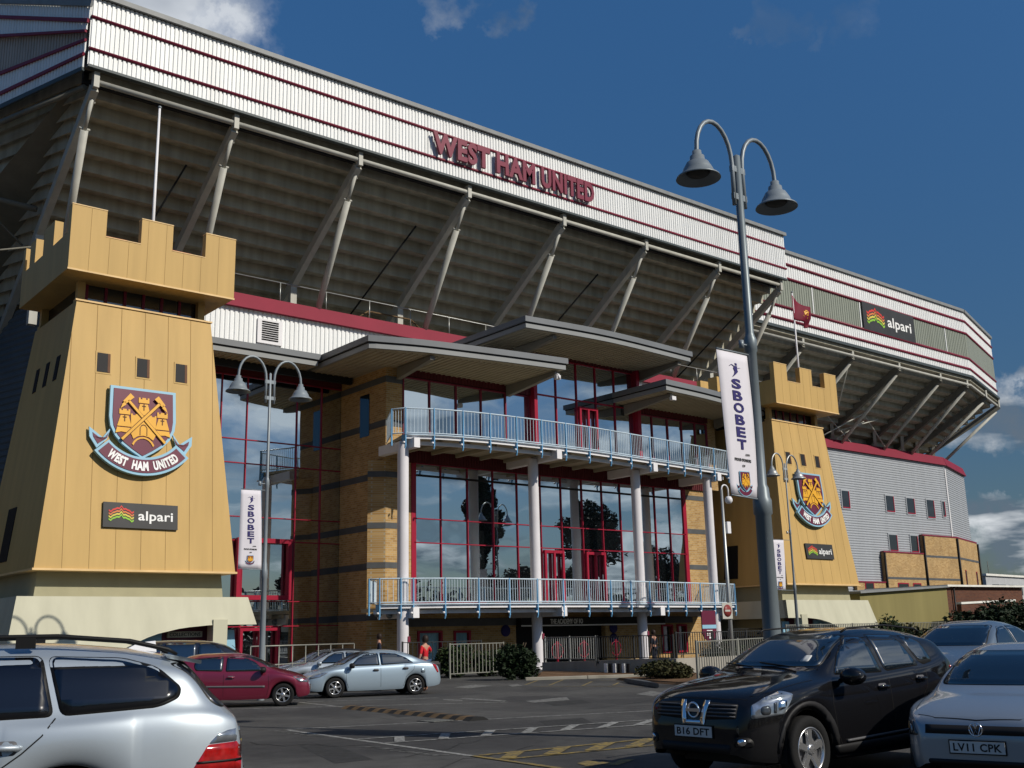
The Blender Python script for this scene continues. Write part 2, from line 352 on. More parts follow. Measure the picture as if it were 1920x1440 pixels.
# ================================================================ ground
g = MB(); g.quad((-400,-400,0),(700,-400,0),(700,700,0),(-400,700,0)); tag(g.build('ground', 'asphalt', recalc=False), kind='structure')
def gp(x, y, z=.004): p = P(x, y, Z=0); p.z = z; return p
def stripe(mb, a, b, w, z=.004, seg=1):
    a = gp(*a, z) if len(a) == 2 else Vector(a); b = gp(*b, z) if len(b) == 2 else Vector(b)
    s = (b-a).cross(ZZ).normalized()*w/2
    mb.quad(a-s, b-s, b+s, a+s)
m = MB(); stripe(m, (538,1368), (1238,1332), .09); stripe(m, (538,1369), (888,1418), .10)
stripe(m, (427,1330), (650,1324.5), .09); stripe(m, (650,1324.5), (953,1316.5), .09); stripe(m, (562,1317), (640,1325.5), .09); stripe(m, (576,1316), (822,1308.6), .09)
tag(m.build('parking_lines', 'paint_white', recalc=False), kind='structure')
m = MB(); U = [gp(672,1386.5,.008), gp(1238,1349,.008)]; L = [gp(720,1394,.008), gp(1238,1357.5,.008)]
stripe(m, U[0], U[1], .09); stripe(m, L[0], L[1], .09)
for i in range(7):
    t = (i+.35)/7; a = L[0].lerp(L[1], t); b = U[0].lerp(U[1], min(1, t+.07)); a.z = b.z = .012
    stripe(m, a, b, .16)
tag(m.build('hatched_bay_lines', 'paint_white', recalc=False), kind='structure')
m = MB(); U = [gp(900,1417,.008), gp(1238,1384,.008)]; L = [gp(940,1425,.008), gp(1245,1396,.008)]
stripe(m, U[0], U[1], .10); stripe(m, L[0], L[1], .10); stripe(m, gp(886,1418,.01), gp(1080,1446,.01), .10)
for i in range(4):
    t = (i+.12)/4; a = L[0].lerp(L[1], t); b = U[0].lerp(U[1], min(1, t+.16)); a.z = b.z = .014
    stripe(m, a, b, .2)
for q in ([(1082,1432),(1100,1427),(1152,1431),(1100,1437)], [(1135,1436),(1165,1425),(1192,1424),(1160,1435)]): m.quad(*[gp(x, y, .006) for x, y in q])
tag(m.build('yellow_hatching', 'paint_yellow', recalc=False), kind='structure')
m = MB(); rg = random.Random(3)
for (x0, y0, x1, y1, k) in ((502,1371,612,1384,9),(668,1400,826,1419,10)):
    for i in range(k):
        t = i/k; c = (x0+(x1-x0)*t, y0+(y1-y0)*t)
        stripe(m, (c[0], c[1]), (c[0]+rg.uniform(18,34), c[1]+rg.uniform(-2,1)), .045, .006)
for q in ([(850,1289),(890,1284),(925,1286),(880,1291)], [(1192,1302),(1220,1296),(1246,1299),(1225,1306)], [(952,1285),(970,1283),(980,1286),(960,1288)], [(985,1315),(1062,1307),(1068,1313),(1000,1318)], [(870,1309),(950,1314),(945,1316),(862,1311)], [(832,1311),(868,1313),(866,1315),(830,1313)]):
    m.quad(*[gp(x, y, .006) for x, y in q])
tag(m.build('worn_paint_marks', 'paint_faint', recalc=False), kind='structure')
mat('asphalt_patch', (.038,.038,.038), .9, vary=.3, scale=6, bump=.4, bscale=80); mat('crack_fill', (.018,.018,.018), .6)
m = MB()
for q in ([(1010,1352),(1092,1346),(1118,1358),(1030,1364)], [(560,1398),(618,1394),(700,1424),(628,1432)], [(1020,1318),(1090,1312),(1110,1318),(1040,1324)], [(720,1338),(760,1336),(790,1342),(745,1345)]): m.quad(*[gp(x, y, .002) for x, y in q])
tag(m.build('asphalt_patches', 'asphalt_patch', recalc=False), kind='structure')
m = MB(); rc = random.Random(21)
for (x, y, dx, dy, k) in ((470,1392,26,4,14),(760,1420,30,-5,12),(930,1345,24,-2,11),(1000,1398,-22,5,12),(620,1345,22,1.5,14),(880,1300,24,2,9),(1100,1330,18,-2,7)):
    p = (x, y)
    for i in range(k): n_ = (p[0]+dx*rc.uniform(.5,1.2), p[1]+dy*rc.uniform(-.6,2.0)); stripe(m, p, n_, rc.uniform(.012,.03), .003); p = n_
tag(m.build('tarmac_cracks', 'crack_fill', recalc=False), kind='structure')
dp = gp(820,1352,0); dr_ = thing('drain_cover', dp, 'small square iron drain cover in the tarmac near the speed hump', 'drain cover'); m = MB(); m.box(dp.x-.28, dp.x+.28, dp.y-.28, dp.y+.28, 0, .008); fr_ = m.build('frame', 'rubber_black' if 0 else 'crack_fill', dr_); m = MB()
for i in range(6): m.box(dp.x-.24+.08*i, dp.x-.19+.08*i, dp.y-.24, dp.y+.24, .009, .014)
m.build('grate', 'kerb_stone' if 0 else 'fence_galv', dr_)
m = MB()
for a, b in (((985,1284),(1008,1276)),((1030,1285),(1062,1272)),((1092,1286),(1110,1278)),((1112,1276),(1230,1274)),((1150,1285),(1160,1280)),((1000,1287),(1210,1287))): stripe(m, a, b, .08)
tag(m.build('yellow_entrance_lines', 'paint_yellow', recalc=False), kind='structure')
# speed hump: alternating rubber blocks
a, b = gp(656,1328,0), gp(898,1351,0); hump = thing('speed_hump', a.lerp(b, .5), 'low worn speed hump of alternating brown and black rubber blocks across the tarmac', 'speed hump')
d = (b-a)/11; s = d.cross(ZZ).normalized()*.23
mat('rubber_brown', (.13,.085,.045), .9, vary=.3, scale=9); mat('rubber_black', (.02,.02,.02), .9)
for i in range(11):
    for j, mt in ((0,'rubber_brown'),(1,'rubber_black')):
        m = MB(); p = a+d*(i+.5*j); q = p+d*.5; h = ZZ*.065
        m.hexa([p-s, q-s, q+s, p+s], [p-s*.45+h, q-s*.45+h, q+s*.45+h, p+s*.45+h]); m.build('rubber_block', mt, hump)
# ================================================================ upper stand
YF = 40.5
stand = thing('stadium_stand', (34,47,0), 'huge grandstand with white ribbed fascia, claret lettering and stepped concrete underside', 'stadium stand')
def ribs(mb, p0, p1, z0, z1, pitch=.19, dep=.05, n_out=None, z0b=None, z1b=None):
    """vertical trapezoid ribs between two plan points; heights may vary from end to end"""
    p0 = Vector((p0[0], p0[1], 0)); p1 = Vector((p1[0], p1[1], 0)); L = (p1-p0).length; d = (p1-p0)/L
    nn = Vector((d.y, -d.x, 0)) if n_out is None else Vector(n_out); k = max(1, int(L/pitch)); w = L/k; vs = []; fs = []
    z0b = z0 if z0b is None else z0b; z1b = z1 if z1b is None else z1b
    for i in range(k):
        for t, o in ((0,0),(.18,0),(.32,dep),(.86,dep)):
            q = p0+d*w*(i+t)+nn*o; f = (i+t)/k
            vs += [(q.x, q.y, z0+(z0b-z0)*f), (q.x, q.y, z1+(z1b-z1)*f)]
    vs += [(p1.x, p1.y, z0b), (p1.x, p1.y, z1b)]
    for i in range(len(vs)//2-1): fs.append((2*i, 2*i+2, 2*i+3, 2*i+1))
    mb.add(vs, fs)
def hribs(mb, p0, p1, z0, z1, pitch=.2, dep=.03):
    p0 = Vector((p0[0], p0[1], 0)); p1 = Vector((p1[0], p1[1], 0)); d = (p1-p0).normalized(); nn = Vector((d.y, -d.x, 0)); k = max(1, round((z1-z0)/pitch)); w = (z1-z0)/k
    pr = []
    for i in range(k):
        for t, o in ((0,0),(.25,0),(.45,dep),(.8,dep)): pr.append((z0+w*(i+t), o))
    pr.append((z1, 0)); vs = []
    for z, o in pr:
        for p in (p0, p1): q = p+nn*o; vs.append((q.x, q.y, z))
    mb.add(vs, [(2*i, 2*i+1, 2*i+3, 2*i+2) for i in range(len(pr)-1)])
XL, XR = 11.8, 57.4
ZB, Z1, Z2, Z3, ZT = 24.12, 24.82, 24.98, 26.3, 27.2     # bottom, lower trim, upper trim, top
for z0, z1 in ((24.2,24.82),(24.96,26.24),(26.38,27.2)):
    m = MB(); ribs(m, (XL,YF), (XR,YF), z0, z1); m.build('fascia_panel', 'white_cladding', stand, recalc=False)
for z in (24.89, 26.31):
    m = MB(); m.tube([(XL,YF-.06,z),(XR,YF-.06,z)], .07, 8); m.build('trim_rail', 'maroon_trim', stand)
m = MB(); m.box(XL, XR, YF-.1, YF+.12, 24.08, 24.19); m.build('fascia_gutter', 'dark_trim', stand); m = MB(); m.box(XL+.1, XR-.1, YF+.75, YF+.95, 23.75, 24.3); m.box(XL+.1, XR-.1, YF+.14, YF+.74, 24.22, 24.26); m.build('edge_beam', 'brace_black', stand)  # edge_beam here: black strips that paint the shaded gap behind the tube
m = MB(); m.box(XL+.02, XR-.02, YF+.04, YF+.5, 24.2, 27.19); m.build('fascia_backing', 'steel_dark', stand)
m = MB(); m.hexa([(XL-.1,YF-.22,27.205),(XR+.1,YF-.22,27.205),(XR+.1,62,30.2),(XL-6,62,30.2)], [(XL-.1,YF-.22,27.42),(XR+.1,YF-.22,27.42),(XR+.1,62,30.5),(XL-6,62,30.5)]); m.build('roof', 'roof_grey', stand)
m = MB(); m.hexa([(XR+.001,YF,24.2),(XR+.05,YF,24.2),(XR+.05,60,24.2),(XR+.001,60,24.2)], [(XR+.001,YF,27.19),(XR+.05,YF,27.19),(XR+.05,60,29.9),(XR+.001,60,29.9)]); m.build('end_panel', 'white_cladding', stand)
# corner wing to the left: a facet turning back
CA = Vector((11.78,YF,0)); CD = (P(0,200,Z=24.2)-P(160,130,Z=24.2)); CD.z = 0; CD.normalize(); CN = Vector((-CD.y, CD.x, 0)) 
if CN.y > 0: CN = -CN
CN2 = Vector((CD.y, -CD.x, 0)) if Vector((CD.y, -CD.x, 0)).x < 0 else Vector((-CD.y, CD.x, 0))
def PC(x, y, off=0):
    v = ray(x, y); n = CN2; o = CA+n*off; t = (o-CP).dot(n)/v.dot(n); return CP+v*t
def cquad(mb, l0, l1, r1, r0, off=0, ribs_=True):
    """band on the corner facet: heights at left (px) and right, extended past the frame"""
    a0, a1, b1, b0 = PC(0,l0,off), PC(0,l1,off), PC(*r1,off), PC(*r0,off)
    ext = 2.4
    a0 = b0+(a0-b0)*ext; a1 = b1+(a1-b1)*ext
    if ribs_:
        b0.x = b1.x = (b0.x+b1.x)/2; b0.y = b1.y = (b0.y+b1.y)/2; a0.x = a1.x = (a0.x+a1.x)/2; a0.y = a1.y = (a0.y+a1.y)/2
        ribs(mb, a0, b0, min(a0.z,a1.z), max(a0.z,a1.z), n_out=CN2, z0b=min(b0.z,b1.z), z1b=max(b0.z,b1.z), pitch=.19, dep=.05)
    else: mb.hexa([a0, b0, b0+CN2*.1, a0+CN2*.1], [a1, b1, b1+CN2*.1, a1+CN2*.1])
cw = thing('corner_stand', (10,46,0), 'white ribbed corner facet of the roof fascia, far left, with a slatted wedge', 'stadium stand')
for i, (l0, l1, r1, r0) in enumerate(((7,30,(168,36),(173,12)),(36,66,(163,56),(166,44)),(142,176,(160,100),(163,76)),(181,200,(157,126),(159,104)))):
    m = MB(); cquad(m, l0, l1, r1, r0); m.build('fascia_panel', 'white_cladding', cw, recalc=False)
mat('slat_shade', (.42,.36,.31), .6, vary=.1)
m = MB(); cquad(m, 70, 138, (163,73), (163,62), -.12); m.build('louvre', 'slat_shade', cw, recalc=False)
for l0, l1, r1, r0 in ((30,36,(167,43),(168,36)),(66,71,(163,61),(163,57)),(137,143,(162,78),(163,73)),(175,181,(158,105),(160,99))):
    m = MB(); cquad(m, l0, l1, r1, r0, .02, False); m.build('trim_rail', 'maroon_trim', cw)
m = MB(); cquad(m, 199, 207, (158,133), (157,126), .03, False); m.build('fascia_gutter', 'dark_trim', cw)
m = MB(); cquad(m, -2, 8, (173,13), (176,2), .03, False); m.build('roof', 'roof_grey', cw)
# stepped concrete underside
TX = [12.25, 18.3, 24.62, 31.1, 37.65, 44.15, 50.75, 57.0]
ZN = 24.05
def zu(y): return 23.95-(y-41.0)*.69+.55          # underside line above the rakers
def steps(mb, ya, yb, xl, xr, pitch=.72):
    y = ya
    while y < yb:
        z = zu(y); y2 = y+pitch; z2 = zu(y2); a, b = xl(y), xr(y); c, d_ = xl(y2), xr(y2); lip = .17
        # riser (faces the street), nosing, sloping soffit
        pr = [(y, z+.05), (y, z2-.05), (y+.13, z2-.05), (y+.15, z2+.05), (y2, z2+.05)]
        vs = []
        for (yy, z_) in pr:
            t = (yy-y)/pitch; vs += [(a+(c-a)*t, yy, z_), (b+(d_-b)*t, yy, z_)]
        mb.add(vs, [(2*i, 2*i+1, 2*i+3, 2*i+2) for i in range(4)])
        y = y2
m = MB(); steps(m, 41.0, 66, lambda y: 12.2, lambda y: 57.3); o = m.build('terrace_underside', 'concrete_step', stand, recalc=False)
m = MB(); y = 41.0; CDn = CD.normalized()*24
while y < 66:
    z, z2 = zu(y), zu(y+.72); vs = []
    for yy, z_ in ((y, z+.05), (y, z2-.05), (y+.13, z2-.05), (y+.15, z2+.05), (y+.72, z2+.05)): vs += [(12.2+CDn.x, yy+CDn.y, z_), (12.2, yy, z_)]
    m.add(vs, [(2*i, 2*i+1, 2*i+3, 2*i+2) for i in range(4)]); y += .72
m.build('terrace_underside', 'concrete_step', cw, recalc=False)
m = MB(); m.quad((12.19,41,24.95),(12.19,66,8.1),(12.19+CDn.x,66+CDn.y,8.1),(12.19+CDn.x,41+CDn.y,24.95)); m.build('terrace_deck', 'steel_dark', cw, recalc=False)
m = MB(); m.quad((12.2,41,24.9),(57.3,41,24.9),(57.3,66,8.1),(3.5,66,8.1)); m.build('terrace_deck', 'steel_dark', stand, recalc=False)
m = MB(); m.tube([(TX[0],40.78,23.68),(TX[-1],40.78,23.78)], .115, 10); m.build('edge_tube', 'steel_paint', stand)
for i, x in enumerate(TX):
    m = MB(); m.box(x-.11, x+.11, 40.62, 40.95, 23.4, 24.07); m.build('node_post', 'steel_paint', stand)
    m = MB(); m.bar((x+.0,40.9,23.45),(x,47.2,19.2),.3,.42); m.bar((x,47.2,19.2),(x,56,13.2),.3,.42); m.build('raker', 'steel_paint', stand)
    m = MB(); m.box(x-.17, x+.17, 47.02, 47.36, 15, 19.35); m.build('post', 'steel_paint', stand)
    m = MB(); m.tube([(x+.02,41.15,23.1),(x+.02,41.9,21.9)], .09, 8); m.tube([(x+.02,41.85,22.0),(x+.72,46.2,17.0)], .16, 12)
    m.tube([(x-.2,41.85,22.05),(x+.24,41.85,22.05)], .05, 6); m.tube([(x-.14,41.25,23.0),(x+.18,41.25,23.0)], .045, 6); m.build('strut', 'steel_paint', stand)
for i in (0,2,4,6):
    if i < 7:
        x0, x1 = TX[i]+4.9, TX[i]+3.6
        m = MB(); m.tube([(x0,43.2,22.3),(x1+.2,51,16.9)], .05, 6); m.build('downpipe', 'brace_black', stand)
# side trusses glimpsed at the far left
m = MB(); m.tube([(12.0,41.3,23.6),(9.3,47.6,23.2)], .12, 8); m.tube([(11.9,46.5,20),(6.5,49,21.2)], .14, 8); m.tube([(8.6,48,21.4),(11.7,47.5,18.6)], .05, 6); m.tube([(12.0,46.8,18.4),(9,47.5,17.6)], .04, 6); m.build('wind_brace', 'steel_dark', stand)
# letters standing off the fascia
def fz(x0, x1, z0, z1, y): return lambda u, v: (x0+(x1-x0)*u, y, z0+(z1-z0)*v)
a, b, c, e = P(812,250,Y=40.2), P(820,292,Y=40.2), P(1112,338,Y=40.2), P(1108,378,Y=40.2)
zl0, zl1 = 25.0, 26.16; lx0, lx1 = a.x, c.x; tot = lx1-lx0
m = MB()
for wd, u0, u1 in (('WEST',0,.325),('HAM',.365,.605),('UNITED',.645,1.0)):
    addtext(m, wd, fz(lx0+tot*u0, lx0+tot*u1, zl0, zl1, 40.28), (0,-.14,0), .042)
m.build('lettering', 'maroon_letters', stand, recalc=False)
# ================================================================ right corner stand
rs = thing('corner_stand', (85,50,0), 'farther right grandstand with faceted corner, its fascia carrying a dark sponsor board', 'stadium stand')
YR = 47.3
plan = [Vector((60,YR,0)), Vector((94.2,YR,0)), Vector((100,48.95,0)), Vector((105.8,50.6,0)), Vector((109,59,0)), Vector((110,74,0))]
def zlev(i): return [(30.25,30.0),(29.38,29.02),(28.22,27.82),(25.78,25.42),(24.75,24.45),(24.0,23.68)][i]
LV = [[zlev(i)[0]*0+(zlev(i)[0]+zlev(i)[1])/2 for i in range(6)]]*1
L0 = LV[0]
def facets(fn):
    for a, b in zip(plan[:-1], plan[1:]): fn(a, b)
for i0, i1, mt in ((1,0,'white_cladding'),(2,1,'white_cladding'),(3,2,'translucent_panel'),(4,3,'white_cladding'),(5,4,'white_cladding')):
    m = MB(); facets(lambda a, b: ribs(m, a, b, L0[i0]+.06, L0[i1]-.06, pitch=.3, dep=.05)); m.build('glazed_strip' if i0 == 3 else 'fascia_panel', mt, rs, recalc=False)
for i in (1,2,3,4):
    m = MB(); m.tube([p+Vector((0,-.05,L0[i])) for p in plan], .12, 8); m.build('trim_rail', 'maroon_trim', rs)
m = MB(); facets(lambda a, b: m.bar(a+ZZ*(L0[5]-.0), b+ZZ*(L0[5]-.0), .5, .22)); m.build('fascia_gutter', 'dark_trim', rs)
m = MB(); facets(lambda a, b: m.bar(a+ZZ*(L0[0]+.1)+Vector((0,.25,0)), b+ZZ*(L0[0]+.1)+Vector((0,.25,0)), .9, .26)); vs = [p+ZZ*(L0[0]+.2) for p in plan]; m.add(vs+[Vector((60,72,32.5))], [tuple(range(len(vs)+1))]); m.build('roof', 'roof_grey', rs)
m = MB()
for x in (70.2, 76.8, 84.6, 90.4):
    m.box(x-.06, x+.06, YR-.07, YR+.02, L0[3]+.1, L0[2]-.1)
m.build('glazing_bar', 'white_cladding', rs)
m = MB(); m.quad((61,YR+.6,24.2),(109,60,24.2),(110,75,24.2),(61,75,24.2)); 
# sloping terrace underside following the plan
def sto(mb, depth=10, n=15):
    for a, b in zip(plan[:-1], plan[1:]):
        pass
off = [Vector((0,1,0)), Vector((-.12,1,0)), Vector((-.35,.9,0)), Vector((-.6,.75,0)), Vector((-.9,.35,0)), Vector((-1,0,0))]
def sring(t, dz=0): return [p+o*t+ZZ*(23.9-t*.66+dz) for p, o in zip(plan, off)]
m = MB()
for k in range(17):
    t0, t1 = k*.8, (k+1)*.8
    A = sring(t0); B = [Vector((p.x, p.y, q.z+.12)) for p, q in zip(sring(t0), sring(t1))]; Cc = sring(t1, 0)
    n = len(A); m.add(A+B+Cc, [(i, i+1, n+i+1, n+i) for i in range(n-1)]+[(n+i, n+i+1, 2*n+i+1, 2*n+i) for i in range(n-1)])
m.build('terrace_underside', 'concrete_step', rs, recalc=False)
nodes = [68.6, 75.3, 82.2, 88.9, 93.6]
m = MB(); m.tube([Vector((62,YR+.1,23.1))]+[p+ZZ*23.1+Vector((0,.1,0)) for p in plan[1:4]], .13, 8); m.build('edge_tube', 'steel_paint', rs)
NP = [(Vector((x,YR+.15,23.7)), Vector((0,1,0))) for x in nodes]+[(plan[2]+ZZ*23.7, Vector((-.35,.9,0))), (plan[3]+ZZ*23.7, Vector((-.6,.75,0)))]
for i, (p, o) in enumerate(NP):
    m = MB(); m.bar(p-ZZ*.75, p+ZZ*.1, .25); m.build('node_post', 'steel_paint', rs)
    q = p+o*6.6-ZZ*4.6; m = MB(); m.bar(p-ZZ*.7, q, .35, .55); m.bar(q, q+o*5-ZZ*3.6, .35, .55); m.build('raker', 'steel_dark', rs)
    m = MB(); m.tube([p-ZZ*1.2+o*.3, p+o*7.2-ZZ*(7.0)], .15, 10); m.build('strut', 'steel_paint', rs)
    m = MB(); m.bar(p+o*7.3-ZZ*7.2+Vector((.3,0,0)), p+o*6.6-ZZ*4.3+Vector((-.7,0,0)), .28, .4); m.build('post', 'steel_paint', rs)
m = MB()
for a, b in (((75.3,47.8,22.6),(78.4,51.5,19.2)),((78.6,53,20),(84.4,54,17.6)),((78.8,53.4,17.7),(84.4,52,20.4)),((84,52.5,20.4),(88.5,53.3,17.7)),((81.0,53.4,17.7),(84,52.4,19.4)),((86,52.2,19.8),(81.2,53.2,18.4))): m.tube([a, b], .06, 6)
m.build('wind_brace', 'steel_paint', rs)
# sponsor board
def alpari(mb_bg, waves, txt, o, ux, uz, w, h, nrm, parent, board_name='sponsor_board'):
    o = Vector(o); ux = Vector(ux); uz = Vector(uz); nrm = Vector(nrm)
    b = MB(); b.prism([(0,0),(w,0),(w,h),(0,h)], o, ux, uz, nrm*.06); bo = b.build(board_name, 'sign_charcoal', parent)
    front = o+nrm*.062
    for i, cm in enumerate(('wave_red','wave_orange','wave_yellow','wave_green')):
        mm = MB(); pts = []
        for k in range(13):
            t = k/12; y = .80-.115*i+(-.02 if k % 2 else .03)-abs(t-.48)*.42*(1.0)+(.04 if k % 3 == 0 else 0)
            pts.append((.07+t*.33, y-.0))
        th = .035 if i != 1 else .03
        for (x0, y0), (x1, y1) in zip(pts[:-1], pts[1:]):
            mm.hexa([front+ux*x0*w+uz*(y0-th)*h, front+ux*x1*w+uz*(y1-th)*h, front+ux*x1*w+uz*(y1+th)*h, front+ux*x0*w+uz*(y0+th)*h],
                    [front+nrm*.012+ux*x0*w+uz*(y0-th)*h, front+nrm*.012+ux*x1*w+uz*(y1-th)*h, front+nrm*.012+ux*x1*w+uz*(y1+th)*h, front+nrm*.012+ux*x0*w+uz*(y0+th)*h])
        mm.build('wave_mark', cm, bo)
    mm = MB(); addtext(mm, 'alpari', lambda u, v: front+ux*w*(.46+.47*u)+uz*h*(.2+.5*v), nrm*.012, .015); mm.build('lettering', 'ink_white', bo, recalc=False)
    return bo
alpari(0,0,0, (77.0,YR-.12,25.62), (1,0,0), (0,0,1), 7.9, 2.38, (0,-1,0), rs)
# ================================================================ lower wall of the right stand
rw = thing('stadium_wing', (90,54,0), 'silver ribbed lower wing of the right stand with a claret parapet and brick base', 'stadium building')
YW = 53.7; pw = [Vector((60,YW,0)), Vector((99.4,YW,0)), Vector((108.6,56.6,0)), Vector((112,66,0))]
m = MB()
for a, b in zip(pw[:-1], pw[1:]): hribs(m, a, b, 4, 16.9, .22, .04)
m.build('wall', 'silver_siding', rw, recalc=False)
m = MB()
for a, b in zip(pw[:-1], pw[1:]):
    d = (b-a).normalized(); nn = Vector((d.y, -d.x, 0)); m.hexa([a+ZZ*16.85, b+ZZ*16.85, b+ZZ*16.85+nn*.3, a+ZZ*16.85+nn*.3], [a+ZZ*17.7-nn*.35, b+ZZ*17.7-nn*.35, b+ZZ*17.7, a+ZZ*17.7])
m.build('parapet', 'maroon_band', rw)
m = MB(); m.box(99.33, 99.5, YW-.09, YW+.02, 4, 16.5); m.build('corner_trim', 'white_steel', rw)
m = MB(); m.hexa([(60,YW+.1,17.6),(99,YW+.1,17.6),(108.4,57,17.6),(60,57.4,17.6)], [(60,66,20),(99,66,20),(104,66,20),(60,67,20)]); m.build('roof', 'steel_dark', rw)
def rwin(x0, x1, z0, z1):
    f = MB(); f.box(x0-.12, x1+.12, YW-.085, YW+.02, z0-.12, z1+.12); w = f.build('window', 'silver_siding', rw)
    q = MB(); q.box(x0, x1, YW-.10, YW-.087, z0, z1); q.build('pane', 'window_dark', w)
    q = MB(); q.box(x1-.1, x1, YW-.12, YW-.101, z0, z1); q.box(x0, x1-.1, YW-.12, YW-.101, z0, z0+.08); q.build('sash', 'red_frame', w)
for x0, x1, z0, z1 in ((81.4,82.5,11.7,13.2),(88.3,89.6,11.75,13.2),(91.8,93.1,11.75,13.2),(95.3,96.6,11.55,13.25),(98.15,98.6,11.8,13.25),(88.2,89.5,8.2,9.65),(91.8,93.0,8.2,9.7)): rwin(x0, x1, z0, z1)
for x0, x1, z0, z1, mt in ((86.6,93.4,3,8.0,'brick_gold'),(93.4,99.5,3,9.75,'brick_gold'),(82.0,86.6,3,5.3,'brick_gold')):
    m = MB(); m.box(x0, x1, YW-.35, YW-.06, z0, z1); w = m.build('brick_base', mt, rw)
    m = MB(); m.box(x0-.02, x1+.02, YW-.40, YW-.05, z1, z1+.12); m.build('coping', 'maroon_trim', w)
    if z1 > 6: m = MB(); m.box(x0+.01, x1-.01, YW-.362, YW-.355, 5.65, 5.85); m.build('band', 'band_brick', w)
    if z1 > 9: m = MB(); m.box(x0+.01, x1-.01, YW-.362, YW-.355, 7.75, 7.95); m.build('band', 'band_brick', w)
m = MB(); m.hexa([(99.5,YW-.35,3),(108.9,56.2,3),(108.9,56.6,3),(99.5,YW,3)], [(99.5,YW-.35,9.75),(108.9,56.2,9.75),(108.9,56.6,9.75),(99.5,YW,9.75)]); w = m.build('brick_base', 'brick_gold', rw)
m = MB(); m.hexa([(99.5,YW-.38,7.75),(108.9,56.17,7.75),(108.9,56.6,7.75),(99.5,YW,7.75)], [(99.5,YW-.38,7.95),(108.9,56.17,7.95),(108.9,56.6,7.95),(99.5,YW,7.95)]); m.build('band', 'band_brick', w)
m = MB(); m.hexa([(99.5,YW-.38,9.75),(108.9,56.17,9.75),(108.9,56.6,9.75),(99.5,YW,9.75)], [(99.5,YW-.38,9.9),(108.9,56.17,9.9),(108.9,56.6,9.9),(99.5,YW,9.9)]); m.build('coping', 'maroon_trim', w)
for x in (86.6, 93.4, 99.55, 108.9):
    yy = YW-.45 if x < 100 else 56.1
    m = MB(); m.tube([(x,yy,2),(x,yy,9.7 if x > 90 else 8)], .1, 8); m.build('downpipe', 'black_plastic', rw)
for x0, x1, y0 in ((88.4,90.2,0),(90.9,92.3,0),(83.2,84.6,0)):
    f = MB(); f.box(x0, x1, YW-.375, YW-.351, 3.2, 5.35); w = f.build('window', 'red_frame', rw); q = MB(); q.box(x0+.12, x1-.12, YW-.39, YW-.376, 3.4, 5.25); q.build('pane', 'dark_glass', w)
for t in (.25, .78):
    a = Vector((99.5,YW-.36,0)).lerp(Vector((108.9,56.18,0)), t); d = Vector((9.4,2.85,0)).normalized(); f = MB(); f.prism([(0,0),(.55,0),(.55,2.6),(0,2.6)], a+ZZ*4.2, d, ZZ, Vector((d.y,-d.x,0))*.03); w = f.build('window', 'red_frame', rw)
    q = MB(); q.prism([(.08,.5),(.47,.5),(.47,2.5),(.08,2.5)], a+ZZ*4.2+Vector((d.y,-d.x,0))*.032, d, ZZ, Vector((d.y,-d.x,0))*.01); q.build('pane', 'dark_glass', w)
# ================================================================ entrance building
eb = thing('entrance_building', (36,41,0), 'brick and mirrored glass entrance block with curved grey canopies and blue balconies between the towers', 'building')
# parapet strip below the stand
m = MB(); ribs(m, (13.5,45.5), (62,45.5), 14.4, 16.95, pitch=.24, dep=.05); m.build('upper_wall', 'white_cladding', eb, recalc=False)
m = MB(); m.hexa([(13.5,45.2,16.9),(62,45.2,16.9),(62,45.45,16.9),(13.5,45.45,16.9)], [(13.5,45.5,17.66),(62,45.5,17.66),(62,45.75,17.66),(13.5,45.75,17.66)]); m.build('parapet', 'maroon_band', eb)
m = MB(); m.box(13.5, 62, 45.5, 56, 17.2, 17.3); m.build('roof', 'roof_grey', eb)
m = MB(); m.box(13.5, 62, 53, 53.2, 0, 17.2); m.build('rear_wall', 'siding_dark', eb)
rl = MB(); rl.tube([(15,45.62,18.62),(61,45.62,18.62)], .03, 6)
x = 15.5
while x < 61: rl.tube([(x,45.62,17.6),(x,45.62,18.62)], .03, 6); x += 2.55
rl.build('roof_railing', 'galv', eb)
m = MB(); m.box(21.9, 23.2, 45.36, 45.46, 15.35, 16.55); v = m.build('vent', 'white_steel', eb)
m = MB()
for k in range(9): m.hexa([(22.12,45.345,15.5+k*.11),(22.98,45.345,15.5+k*.11),(22.98,45.358,15.5+k*.11),(22.12,45.358,15.5+k*.11)], [(22.12,45.32,15.56+k*.11),(22.98,45.32,15.56+k*.11),(22.98,45.358,15.56+k*.11),(22.12,45.358,15.56+k*.11)])
m.build('louvre', 'brace_black', v)
m = MB(); m.box(45.9, 47.6, 45.9, 46.6, 17.3, 18.2); m.build('roof_unit', 'cream_board', eb); m = MB(); m.box(47.7, 49.3, 46, 46.8, 17.3, 18.0); m.build('roof_unit', 'cream_board', eb)
m = MB()
for a, b in (((35.0,45.8,17.9),(35,46.3,18.4)),((36.2,45.8,17.9),(36.2,46.3,18.4)),): pass
m.tube([(28.6,46.3,17.5),(28.6,46.3,18.3),(31.3,46.3,18.3),(31.3,46.3,17.5)], .05, 6); m.tube([(28.6,46.3,18.3),(27.9,46.3,17.8)], .04, 6); m.tube([(31.3,46.3,18.3),(32,46.3,17.8)], .04, 6); m.build('hatch_rail', 'rubber_brown', eb)
